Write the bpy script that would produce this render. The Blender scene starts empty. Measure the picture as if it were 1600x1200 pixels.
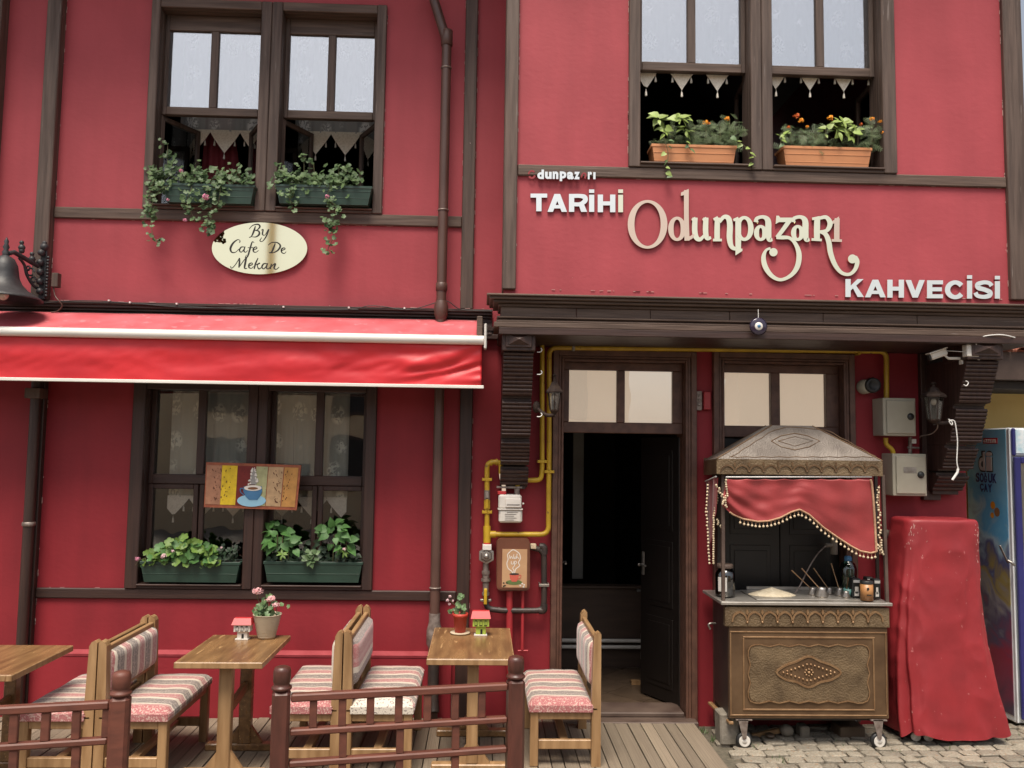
import bpy, bmesh, math, random
from mathutils import Vector, Matrix, Euler, noise

# ------------------------------------------------------------------ camera, light, exposure
SC = bpy.context.scene
COL = SC.collection
F, TILT, YAW, ROLL = 1300.0, math.atan(100/1300), .035, .0145
CAM = Vector((0, -6.13, 2.0))
RM = (Matrix.Rotation(-YAW, 3, 'Z') @ Matrix.Rotation(math.pi/2+TILT, 3, 'X') @ Matrix.Rotation(ROLL, 3, 'Z'))
cd = bpy.data.cameras.new('camera'); cd.sensor_width = 36; cd.lens = F/1600*36
cd.clip_start = .05; cd.clip_end = 500
cam = bpy.data.objects.new('camera', cd); COL.objects.link(cam)
cam.matrix_world = Matrix.Translation(CAM) @ RM.to_4x4()
SC.camera = cam

SUN_EL, SUN_AZ = math.radians(66), math.radians(194)     # azimuth measured from +Y towards +X
w = bpy.data.worlds.new('World'); SC.world = w; w.use_nodes = True
nt = w.node_tree; bg = nt.nodes['Background']
sky = nt.nodes.new('ShaderNodeTexSky'); sky.sky_type = 'NISHITA'; sky.sun_disc = False
sky.sun_elevation = SUN_EL; sky.sun_rotation = SUN_AZ
sky.air_density = 1.0; sky.dust_density = 4.0; sky.ozone_density = .6
hs_ = nt.nodes.new('ShaderNodeHueSaturation'); hs_.inputs['Saturation'].default_value = .45      # thin overcast takes most of the blue out
nt.links.new(sky.outputs[0], hs_.inputs['Color']); nt.links.new(hs_.outputs[0], bg.inputs[0]); bg.inputs[1].default_value = .10
sd = bpy.data.lights.new('sun', 'SUN'); sd.energy = 2.6; sd.angle = math.radians(26); sd.color = (1, .90, .76)
so = bpy.data.objects.new('sun', sd); COL.objects.link(so)
sdir = Vector((math.sin(SUN_AZ)*math.cos(SUN_EL), math.cos(SUN_AZ)*math.cos(SUN_EL), math.sin(SUN_EL)))
so.rotation_euler = sdir.to_track_quat('Z', 'Y').to_euler(); so.location = (6, 8, 14)
SC.view_settings.view_transform = 'Standard'; SC.view_settings.look = 'None'
SC.view_settings.exposure = .78; SC.view_settings.gamma = 1; SC.view_settings.use_curve_mapping = False
SC.render.engine = 'CYCLES'
SC.cycles.use_denoising = True
SC.cycles.max_bounces = 8; SC.cycles.diffuse_bounces = 4; SC.cycles.transparent_max_bounces = 16
SC.cycles.caustics_reflective = False; SC.cycles.caustics_refractive = False
random.seed(7)
R = random.uniform

# ------------------------------------------------------------------ measuring helpers (photo coordinates -> metres on a plane)
def at(px, py, Y=0.):
    d = RM @ Vector(((px-800)/F, -(py-600)/F, -1)); k = (Y-CAM.y)/d.y
    return CAM + d*k
def AX(px, py, Y=0.): return at(px, py, Y).x
def AZ(px, py, Y=0.): return at(px, py, Y).z
def atz(px, py, Z=0.):
    d = RM @ Vector(((px-800)/F, -(py-600)/F, -1)); k = (Z-CAM.z)/d.z
    return CAM + d*k

# ------------------------------------------------------------------ materials
MATS = {}
def mat(name, c1, c2=None, ns=4., st=(1, 1, 1), rough=.6, metal=0., bump=0., bs=60., bst=None, lo=.35, hi=.65,
        c3=None, s3=30., t3=.7, rnd=0., spec=.5, coat=0., det=6., coord='Object', sheen=0., rvar=0.):
    m = bpy.data.materials.new(name); m.use_nodes = True; n = m.node_tree.nodes; l = m.node_tree.links
    b = n['Principled BSDF']; b.inputs['Roughness'].default_value = rough; b.inputs['Metallic'].default_value = metal
    b.inputs['Specular IOR Level'].default_value = spec; b.inputs['Coat Weight'].default_value = coat
    b.inputs['Sheen Weight'].default_value = sheen
    tc = n.new('ShaderNodeTexCoord'); mp = n.new('ShaderNodeMapping'); mp.inputs['Scale'].default_value = st
    l.new(tc.outputs[coord], mp.inputs[0])
    if rnd:
        oi = n.new('ShaderNodeObjectInfo'); ad = n.new('ShaderNodeVectorMath'); ad.operation = 'ADD'
        mu = n.new('ShaderNodeMath'); mu.operation = 'MULTIPLY'; mu.inputs[1].default_value = 37.
        l.new(oi.outputs['Random'], mu.inputs[0]); l.new(tc.outputs[coord], ad.inputs[0]); l.new(mu.outputs[0], ad.inputs[1])
        l.new(ad.outputs[0], mp.inputs[0])
    c2 = c2 or tuple(x*.8 for x in c1)
    nz = n.new('ShaderNodeTexNoise'); nz.inputs['Scale'].default_value = ns; nz.inputs['Detail'].default_value = det
    l.new(mp.outputs[0], nz.inputs['Vector'])
    rp = n.new('ShaderNodeValToRGB'); rp.color_ramp.elements[0].position = lo; rp.color_ramp.elements[1].position = hi
    rp.color_ramp.elements[0].color = (*c1, 1); rp.color_ramp.elements[1].color = (*c2, 1)
    l.new(nz.outputs['Fac'], rp.inputs[0]); out = rp.outputs[0]
    if c3:
        n3 = n.new('ShaderNodeTexNoise'); n3.inputs['Scale'].default_value = s3; n3.inputs['Detail'].default_value = 4
        l.new(mp.outputs[0], n3.inputs['Vector'])
        r3 = n.new('ShaderNodeValToRGB'); r3.color_ramp.elements[0].position = t3; r3.color_ramp.elements[1].position = t3+.05
        l.new(n3.outputs['Fac'], r3.inputs[0]); mx = n.new('ShaderNodeMix'); mx.data_type = 'RGBA'
        l.new(r3.outputs[0], mx.inputs[0]); l.new(out, mx.inputs[6]); mx.inputs[7].default_value = (*c3, 1); out = mx.outputs[2]
    if rnd:
        hs = n.new('ShaderNodeHueSaturation'); mr = n.new('ShaderNodeMapRange')
        mr.inputs[3].default_value = 1-rnd; mr.inputs[4].default_value = 1+rnd
        l.new(oi.outputs['Random'], mr.inputs[0]); l.new(mr.outputs[0], hs.inputs['Value']); l.new(out, hs.inputs['Color']); out = hs.outputs[0]
    l.new(out, b.inputs['Base Color'])
    if rvar:
        rr = n.new('ShaderNodeMapRange'); rr.inputs[3].default_value = rough-rvar; rr.inputs[4].default_value = rough+rvar
        l.new(nz.outputs['Fac'], rr.inputs[0]); l.new(rr.outputs[0], b.inputs['Roughness'])
    if bump:
        nb = n.new('ShaderNodeTexNoise'); nb.inputs['Scale'].default_value = bs; nb.inputs['Detail'].default_value = 5
        if bst:
            m2 = n.new('ShaderNodeMapping'); m2.inputs['Scale'].default_value = bst; l.new(tc.outputs[coord], m2.inputs[0]); l.new(m2.outputs[0], nb.inputs['Vector'])
        else: l.new(mp.outputs[0], nb.inputs['Vector'])
        bp = n.new('ShaderNodeBump'); bp.inputs['Strength'].default_value = min(1., bump); bp.inputs['Distance'].default_value = .004*max(1, bump)
        l.new(nb.outputs['Fac'], bp.inputs['Height']); l.new(bp.outputs[0], b.inputs['Normal'])
    MATS[name] = m
    return m

M_wall = mat('hazed_red_plaster', (.385, .062, .076), (.335, .052, .064), ns=2.2, rough=.66, bump=.35, bs=22, bst=(1, 1, 1.4), det=8, spec=.35)  # upstairs copy of the red, paled: lens haze is put into the colour
M_wall2 = mat('shaded_red_plaster', (.285, .022, .031), (.235, .018, .026), ns=2.2, rough=.62, bump=.35, bs=22, bst=(1, 1, 1.4), det=8, spec=.35)  # deeper copy of the same red for the shaded ground floor
M_ledge = mat('faded_red_plaster', (.31, .040, .050), (.25, .022, .030), ns=9, rough=.7, bump=.5, bs=40)
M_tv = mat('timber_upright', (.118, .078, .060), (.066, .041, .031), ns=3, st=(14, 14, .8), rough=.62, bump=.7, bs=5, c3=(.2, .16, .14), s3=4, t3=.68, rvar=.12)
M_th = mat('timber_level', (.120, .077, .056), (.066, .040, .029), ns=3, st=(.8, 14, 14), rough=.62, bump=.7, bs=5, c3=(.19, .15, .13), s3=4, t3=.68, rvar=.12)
M_dv = mat('shaded_timber_upright', (.05, .024, .018), (.03, .014, .011), ns=3, st=(14, 14, .8), rough=.5, bump=.5, bs=5, rvar=.1)  # same timber as upstairs, with the ground-floor shade put into the colour
M_dh = mat('shaded_timber_level', (.052, .025, .019), (.03, .014, .011), ns=3, st=(.8, 14, 14), rough=.5, bump=.5, bs=5, rvar=.1)  # level-grain twin, shade mixed into the colour as well
M_door = mat('brown_door_paint', (.13, .062, .042), (.08, .037, .026), ns=3, st=(5, 10, 5), rough=.45, bump=.3, bs=8, rvar=.1)
M_pipe = mat('brown_plastic_pipe', (.115, .06, .046), (.085, .042, .032), ns=6, st=(1, 1, .5), rough=.42, c3=(.25, .2, .17), s3=40, t3=.72)
M_awn = mat('red_awning_vinyl', (.62, .028, .035), (.50, .02, .028), ns=3, rough=.44, bump=.15, bs=25, spec=.45, rvar=.06)
M_awntop = mat('faded_awning_top', (.60, .14, .16), (.5, .09, .105), ns=5, rough=.5, bump=.2, bs=30, c3=(.6, .2, .22), s3=14, t3=.62)
M_white = mat('white_coated_metal', (.78, .76, .71), (.66, .63, .58), ns=8, rough=.35, st=(.2, 1, 1))
M_iron = mat('black_cast_iron', (.035, .035, .038), (.02, .02, .022), ns=20, rough=.5, bump=.3, bs=80)
M_lant = mat('brown_lantern_metal', (.045, .028, .02), (.022, .014, .012), ns=20, spec=.2, rough=.7, bump=.2, bs=80)
M_yel = mat('yellow_gas_pipe', (.56, .36, .022), (.42, .25, .018), ns=9, rough=.42, c3=(.22, .13, .03), s3=26, t3=.66, bump=.15, bs=60)
M_blkp = mat('black_gas_pipe', (.028, .022, .02), (.05, .032, .026), ns=20, rough=.45, c3=(.25, .2, .18), s3=40, t3=.70, bump=.3, bs=70)
M_steel = mat('dull_steel', (.42, .39, .36), (.28, .25, .22), ns=20, rough=.38, metal=.8)
M_zinc = mat('stained_zinc', (.30, .25, .22), (.16, .12, .10), ns=30, rough=.5, metal=.4, bump=.3, bs=80)
M_meter = mat('white_meter', (.72, .68, .62), (.62, .58, .52), ns=6, rough=.4)
M_grey = mat('cream_grey_steel_box', (.40, .37, .29), (.34, .31, .24), ns=5, rough=.5, c3=(.2, .1, .05), s3=18, t3=.76)
M_blk = mat('black_plastic', (.02, .02, .02), rough=.4)
M_lead = mat('weathered_lead', (.11, .075, .058), (.06, .036, .028), ns=6, rough=.6)
M_terra = mat('terracotta_plastic', (.55, .24, .105), (.49, .20, .085), ns=4, rough=.5)
M_green = mat('dark_green_plastic', (.028, .062, .045), (.018, .042, .03), ns=6, rough=.42, c3=(.2, .22, .16), s3=26, t3=.74, st=(.5, 1, 1))
M_soil = mat('soil', (.035, .022, .015), (.015, .01, .008), ns=30, rough=.95, bump=1, bs=40)
def leafmat(name, c1, c2):
    m = mat(name, c1, c2, ns=14, rough=.5, rnd=.18, spec=.4); b = m.node_tree.nodes['Principled BSDF']
    b.inputs['Subsurface Weight'].default_value = .0; return m
M_ger = leafmat('geranium_leaf', (.13, .20, .08), (.065, .12, .048))
M_ger2 = leafmat('pale_geranium_leaf', (.17, .27, .05), (.09, .17, .035))
M_heart = leafmat('heart_leaf', (.08, .19, .045), (.045, .12, .03))
M_dkleaf = leafmat('dark_leaf', (.03, .06, .03), (.02, .035, .018))
M_lime = leafmat('lime_leaf', (.28, .36, .09), (.17, .25, .06))
M_mari = leafmat('marigold_leaf', (.14, .19, .08), (.08, .12, .05))
M_stem = mat('stem', (.12, .12, .05), (.09, .07, .04), rough=.7)
M_or = mat('orange_petal', (.85, .42, .02), (.85, .25, .01), ns=60, rough=.7)
M_rd = mat('red_orange_petal', (.6, .08, .02), (.7, .2, .02), ns=60, rough=.7)
M_pk = mat('pink_petal', (.66, .22, .36), (.75, .36, .46), ns=60, rough=.7)
M_lpk = mat('pale_pink_petal', (.78, .36, .38), (.8, .55, .55), ns=60, rough=.7)
M_wpk = mat('whitish_petal', (.8, .62, .62), (.8, .5, .55), ns=60, rough=.7)
M_pine = mat('varnished_pine', (.37, .225, .11), (.24, .135, .06), ns=2.5, st=(10, 10, 1.2), rough=.4, bump=.25, bs=6, rnd=.1, c3=(.16, .07, .025), s3=3.5, t3=.7)
M_piney = mat('varnished_pine_long', (.36, .22, .108), (.23, .13, .058), ns=2.5, st=(10, 1.2, 10), rough=.4, bump=.25, bs=6, rnd=.1, c3=(.16, .07, .025), s3=3.5, t3=.7)
M_tab = mat('worn_table_varnish', (.26, .145, .062), (.145, .075, .032), ns=3, st=(9, 1.1, 9), rough=.3, bump=.3, bs=8, c3=(.42, .26, .12), s3=5, t3=.64, rvar=.1)
M_fence = mat('red_brown_stain', (.15, .048, .030), (.095, .031, .020), ns=4, st=(1.5, 6, 6), rough=.55, bump=.2, bs=10, rnd=.05)
M_post = mat('dark_red_post', (.10, .032, .022), (.06, .02, .014), ns=4, st=(6, 6, 1.5), rough=.4, bump=.2, bs=10)
M_deck = mat('weathered_deck', (.27, .215, .155), (.17, .13, .093), ns=3, st=(14, 1., 14), rough=.8, bump=.7, bs=6, rnd=.22, c3=(.1, .075, .055), s3=4, t3=.66)
M_cob = mat('cobble_stone', (.29, .255, .20), (.18, .155, .12), ns=9, rough=.75, bump=1, bs=26, rnd=.25, c3=(.24, .15, .09), s3=6, t3=.62)
M_sand = mat('gritty_sand_joint', (.13, .11, .08), (.075, .065, .045), ns=30, rough=.95, bump=1, bs=90)
M_asph = mat('street_paving', (.22, .20, .17), (.17, .15, .13), ns=5, rough=.85, bump=1, bs=30)
M_conc = mat('concrete', (.25, .22, .18), (.16, .14, .11), ns=9, rough=.85, bump=1, bs=50)
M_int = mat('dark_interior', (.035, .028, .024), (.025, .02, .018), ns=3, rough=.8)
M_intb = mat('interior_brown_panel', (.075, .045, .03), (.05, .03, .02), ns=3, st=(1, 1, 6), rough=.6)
M_intg = mat('interior_grey_door', (.16, .155, .14), (.12, .115, .105), ns=3, rough=.6)
M_tile = mat('interior_floor_tile', (.10, .068, .045), (.07, .046, .03), ns=5, rough=.35, rnd=.12)
M_cream = mat('cream_self_glow', (.66, .50, .37), (.60, .43, .31), ns=2.5, rough=.55)
M_velv = mat('red_velvet', (.30, .026, .028), (.23, .018, .02), ns=5, rough=.6, sheen=.25, bump=.2, bs=90)
M_trim = mat('beige_braid', (.48, .30, .18), (.36, .2, .12), ns=60, rough=.8, bump=.5, bs=150)
M_lining = mat('pale_cooler_lining', (.7, .68, .6), rough=.5)
M_pom = mat('cream_pompom', (.66, .55, .38), (.55, .42, .28), ns=60, rough=.9)
M_cover = mat('red_vinyl_cover', (.30, .023, .029), (.235, .018, .023), ns=3, rough=.5, bump=.6, bs=7, c3=(.42, .12, .12), s3=21, t3=.69, st=(1.6, 1.6, 1.3), det=10, rvar=.12)
M_cblk = mat('black_cart_side', (.025, .02, .017), (.04, .03, .025), ns=6, rough=.5)
M_top = mat('steel_counter', (.50, .47, .43), (.38, .35, .31), ns=8, rough=.35, metal=.7)
M_paleye = mat('beige_sand_heap', (.62, .54, .40), (.52, .44, .31), ns=30, rough=.95, bump=.8, bs=120)
M_blue = mat('dark_blue_frame', (.03, .03, .16), rough=.35)
M_fr = mat('cooler_blue_print', (.10, .42, .74), (.05, .30, .66), ns=2.4, rough=.3, c3=(.35, .68, .85), s3=3.5, t3=.58)
M_frw = mat('cooler_white', (.75, .78, .8), rough=.3)
M_bub = mat('cooler_ice_print', (.45, .66, .75), (.8, .86, .88), ns=22, rough=.3)
M_ywall = mat('ochre_plaster', (.80, .58, .22), (.74, .52, .18), ns=3, rough=.8)
M_cwall = mat('cream_plaster_opposite', (.72, .56, .36), (.66, .5, .32), ns=1, rough=.85)
M_rtile = mat('clay_roof_tile', (.46, .17, .11), (.5, .26, .2), ns=8, rough=.8, rnd=.2)
M_lime2 = mat('lime_green_paint', (.40, .52, .08), rough=.5)
M_wp = mat('white_paint', (.74, .70, .64), rough=.5)
M_rp = mat('bright_red_paint', (.56, .035, .04), rough=.45)
M_rpot = mat('red_clay_pot', (.46, .05, .03), (.38, .04, .025), ns=10, rough=.5)
M_cpot = mat('cream_ribbed_pot', (.52, .44, .32), (.46, .38, .27), ns=10, rough=.5)
M_bulb = mat('bulb_glass', (.75, .62, .52), rough=.15)
M_eye = mat('dark_blue_glass', (.03, .02, .045), rough=.12, coat=.5)
M_sky = mat('light_blue_paint', (.28, .52, .68), rough=.5)
M_cblue = mat('cup_blue_paint', (.06, .18, .35), (.04, .14, .28), ns=12, rough=.5)
M_tan = mat('tan_tin', (.40, .19, .07), (.34, .15, .05), ns=12, rough=.4)
M_teal = mat('teal_cup', (.18, .42, .38), rough=.35)
M_cord = mat('white_cord', (.75, .73, .7), rough=.5)
M_browncase = mat('brown_gas_case', (.17, .062, .033), (.13, .045, .024), ns=6, rough=.45, bump=.2, bs=40)
M_redpipe = mat('red_painted_conduit', (.38, .03, .036), (.32, .024, .03), ns=6, rough=.45)
M_cloth2 = mat('dark_red_drape', (.16, .012, .02), (.1, .01, .015), ns=3, rough=.8)

def metal_mat(name, col, rough, bump=0, bs=30, mixw=1.0):
    m = mat(name, col, tuple(x*.94 for x in col), ns=3, rough=rough, metal=mixw, bump=bump, bs=bs); return m
M_brass = metal_mat('polished_brass', (.95, .86, .58), .05)
M_lett = metal_mat('polished_pale_brass', (1., .91, .64), .06, .4, 3)
M_lettw = metal_mat('polished_white_brass', (1., .96, .86), .12)
M_lettc = metal_mat('warm_reflection_brass', (.92, .66, .48), .10, .5, 3)  # copper tint paints in the reflection of a warm wall
M_ink = mat('engraved_black', (.02, .018, .015), rough=.6)

def bronze(name, c1, c2, vs=70., strength=1., mt=.45):
    m = mat(name, c1, c2, ns=7, rough=.46, metal=mt, rvar=.12)
    n = m.node_tree.nodes; l = m.node_tree.links; b = n['Principled BSDF']
    tc = n.new('ShaderNodeTexCoord'); v = n.new('ShaderNodeTexVoronoi'); v.inputs['Scale'].default_value = vs
    l.new(tc.outputs['Object'], v.inputs['Vector']); bp = n.new('ShaderNodeBump'); bp.inputs['Strength'].default_value = strength; bp.inputs['Distance'].default_value = .004
    l.new(v.outputs['Distance'], bp.inputs['Height']); l.new(bp.outputs[0], b.inputs['Normal']); return m
M_brz = bronze('hammered_bronze', (.235, .165, .095), (.12, .08, .045), 85., .7)
M_brzs = mat('smooth_bronze', (.19, .115, .062), (.12, .07, .038), ns=6, rough=.42, metal=.5, bump=.2, bs=30)
M_brzt = bronze('hammered_tin_roof', (.20, .17, .145), (.12, .098, .082), 105., .6, .15)
M_brzl = mat('raised_bronze', (.34, .21, .11), (.25, .14, .07), ns=20, rough=.4, metal=.5)

def glass(name, refl, tint=(1, 1, 1), rough=.0, wav=.0):
    m = bpy.data.materials.new(name); m.use_nodes = True; n = m.node_tree.nodes; l = m.node_tree.links
    n.remove(n['Principled BSDF']); o = n['Material Output']
    t = n.new('ShaderNodeBsdfTransparent'); t.inputs[0].default_value = (*tint, 1)
    g = n.new('ShaderNodeBsdfGlossy'); g.inputs['Roughness'].default_value = rough; g.inputs[0].default_value = (1, 1, 1, 1)
    fr = n.new('ShaderNodeFresnel'); fr.inputs[0].default_value = 1.5
    ad = n.new('ShaderNodeMath'); ad.operation = 'ADD'; ad.use_clamp = True; ad.inputs[1].default_value = refl
    mx = n.new('ShaderNodeMixShader'); l.new(fr.outputs[0], ad.inputs[0]); l.new(ad.outputs[0], mx.inputs[0]); l.new(t.outputs[0], mx.inputs[1]); l.new(g.outputs[0], mx.inputs[2])
    if wav:
        tc = n.new('ShaderNodeTexCoord'); nz = n.new('ShaderNodeTexNoise'); nz.inputs['Scale'].default_value = 2.5; l.new(tc.outputs['Object'], nz.inputs['Vector'])
        bp = n.new('ShaderNodeBump'); bp.inputs['Strength'].default_value = wav; bp.inputs['Distance'].default_value = .02
        l.new(nz.outputs['Fac'], bp.inputs['Height']); l.new(bp.outputs[0], g.inputs['Normal'])
    l.new(mx.outputs[0], o.inputs[0]); return m
M_gup = glass('upper_window_glass', .36, wav=.06)
M_glow = glass('lower_window_glass', .07, wav=.10)
M_gtr = glass('transom_glass', .10, wav=.05)
M_glan = glass('lantern_glass', .06, tint=(.85, .82, .76), rough=.1)
M_gbot = glass('bottle_glass', .05, tint=(.35, .6, .55))
M_gjar = glass('jar_glass', .08, tint=(.35, .33, .3))

def lace(name, base, col=(.8, .78, .72)):
    m = bpy.data.materials.new(name); m.use_nodes = True; n = m.node_tree.nodes; l = m.node_tree.links
    b = n['Principled BSDF']; b.inputs['Base Color'].default_value = (*col, 1); b.inputs['Roughness'].default_value = .9
    b.inputs['Specular IOR Level'].default_value = .1
    o = n['Material Output']; t = n.new('ShaderNodeBsdfTransparent'); mx = n.new('ShaderNodeMixShader')
    tc = n.new('ShaderNodeTexCoord'); mp = n.new('ShaderNodeMapping'); mp.inputs['Scale'].default_value = (1.15, .001, .85); l.new(tc.outputs['Object'], mp.inputs[0])
    v = n.new('ShaderNodeTexVoronoi'); v.inputs['Scale'].default_value = 5.6; v.inputs['Randomness'].default_value = .45; l.new(mp.outputs[0], v.inputs['Vector'])
    r1 = n.new('ShaderNodeValToRGB'); r1.color_ramp.elements[0].position = .28; r1.color_ramp.elements[0].color = (1, 1, 1, 1); r1.color_ramp.elements[1].position = .40; r1.color_ramp.elements[1].color = (0, 0, 0, 1)
    l.new(v.outputs['Distance'], r1.inputs[0])
    nz = n.new('ShaderNodeTexNoise'); nz.inputs['Scale'].default_value = 26; nz.inputs['Detail'].default_value = 1.2; nz.inputs['Distortion'].default_value = 1.5; l.new(mp.outputs[0], nz.inputs['Vector'])
    r2 = n.new('ShaderNodeValToRGB'); r2.color_ramp.elements[0].position = .46; r2.color_ramp.elements[1].position = .50; l.new(nz.outputs['Fac'], r2.inputs[0])
    mu = n.new('ShaderNodeMath'); mu.operation = 'MULTIPLY'; l.new(r1.outputs[0], mu.inputs[0]); l.new(r2.outputs[0], mu.inputs[1])
    ma = n.new('ShaderNodeMath'); ma.operation = 'MULTIPLY_ADD'; ma.inputs[1].default_value = .92-base; ma.inputs[2].default_value = base; ma.use_clamp = True
    l.new(mu.outputs[0], ma.inputs[0]); l.new(ma.outputs[0], mx.inputs[0]); l.new(t.outputs[0], mx.inputs[1]); l.new(b.outputs[0], mx.inputs[2]); l.new(mx.outputs[0], o.inputs[0])
    return m
M_lace = lace('sheer_rose_lace', .42, (.86, .86, .84))
M_lace2 = lace('thin_rose_lace', .50, (.92, .92, .78))
M_crochet = mat('crochet_edge', (.86, .80, .68), (.74, .68, .56), ns=110, rough=.9, lo=.45, hi=.62, bump=.6, bs=120)
M_tass = mat('cream_tassel', (.75, .70, .6), rough=.9)

def kilim(name, axis, freq, phase=0., stops=None, edge=None):
    m = bpy.data.materials.new(name); m.use_nodes = True; n = m.node_tree.nodes; l = m.node_tree.links
    b = n['Principled BSDF']; b.inputs['Roughness'].default_value = .92; b.inputs['Sheen Weight'].default_value = .3
    tc = n.new('ShaderNodeTexCoord'); sp = n.new('ShaderNodeSeparateXYZ'); l.new(tc.outputs['Object'], sp.inputs[0])
    nw = n.new('ShaderNodeTexNoise'); nw.inputs['Scale'].default_value = 6; l.new(tc.outputs['Object'], nw.inputs['Vector'])
    wa = n.new('ShaderNodeMath'); wa.operation = 'MULTIPLY_ADD'; wa.inputs[1].default_value = .02; l.new(nw.outputs['Fac'], wa.inputs[0]); l.new(sp.outputs[axis], wa.inputs[2])
    ma = n.new('ShaderNodeMath'); ma.operation = 'MULTIPLY_ADD'; ma.inputs[1].default_value = freq; ma.inputs[2].default_value = phase; l.new(wa.outputs[0], ma.inputs[0])
    fr = n.new('ShaderNodeMath'); fr.operation = 'FRACT'; l.new(ma.outputs[0], fr.inputs[0])
    rp = n.new('ShaderNodeValToRGB'); rp.color_ramp.interpolation = 'CONSTANT'
    cream, rose, grey, pale = (.56, .49, .40), (.36, .13, .13), (.17, .14, .125), (.42, .24, .22)
    S = stops or [(0, cream), (.08, rose), (.17, pale), (.22, rose), (.33, pale), (.37, rose), (.42, cream), (.5, grey), (.62, (.27, .225, .2)), (.68, grey), (.8, (.24, .2, .18)), (.84, grey), (.92, cream)]
    e = rp.color_ramp.elements; e[0].position = 0; e[0].color = (*S[0][1], 1); e[1].position = S[1][0]; e[1].color = (*S[1][1], 1)
    for p, c in S[2:]:
        q = e.new(p); q.color = (*c, 1)
    l.new(fr.outputs[0], rp.inputs[0])
    nz = n.new('ShaderNodeTexNoise'); nz.inputs['Scale'].default_value = 95; nz.inputs['Detail'].default_value = 2; l.new(tc.outputs['Object'], nz.inputs['Vector'])
    r2 = n.new('ShaderNodeValToRGB'); r2.color_ramp.elements[0].position = .50; r2.color_ramp.elements[1].position = .62; l.new(nz.outputs['Fac'], r2.inputs[0])
    m3 = n.new('ShaderNodeMath'); m3.operation = 'MULTIPLY'; m3.inputs[1].default_value = .38; l.new(r2.outputs[0], m3.inputs[0])
    mx = n.new('ShaderNodeMix'); mx.data_type = 'RGBA'; mx.inputs[7].default_value = (.6, .5, .42, 1); l.new(m3.outputs[0], mx.inputs[0]); l.new(rp.outputs[0], mx.inputs[6])
    l.new(mx.outputs[2], b.inputs['Base Color'])
    bp = n.new('ShaderNodeBump'); bp.inputs['Strength'].default_value = .5; bp.inputs['Distance'].default_value = .003; l.new(nz.outputs['Fac'], bp.inputs['Height']); l.new(bp.outputs[0], b.inputs['Normal'])
    return m
M_kil = kilim('kilim_stripes', 1, 5.2)
M_kilz = kilim('kilim_level_stripes', 2, 3.6, .30, [(0, (.2, .16, .15)), (.30, (.2, .16, .15)), (.40, (.62, .55, .46)), (.52, (.45, .17, .17)), (.62, (.5, .25, .24)), (.7, (.45, .17, .17))])
M_kile = mat('kilim_edge_band', (.36, .13, .13), (.50, .33, .29), ns=110, rough=.92, lo=.52, hi=.6, det=1, bump=.5, bs=120)
M_kilw = mat('kilim_white_band', (.60, .54, .46), (.22, .18, .17), ns=85, rough=.92, lo=.58, hi=.62, det=1, bump=.5, bs=120)

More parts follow.
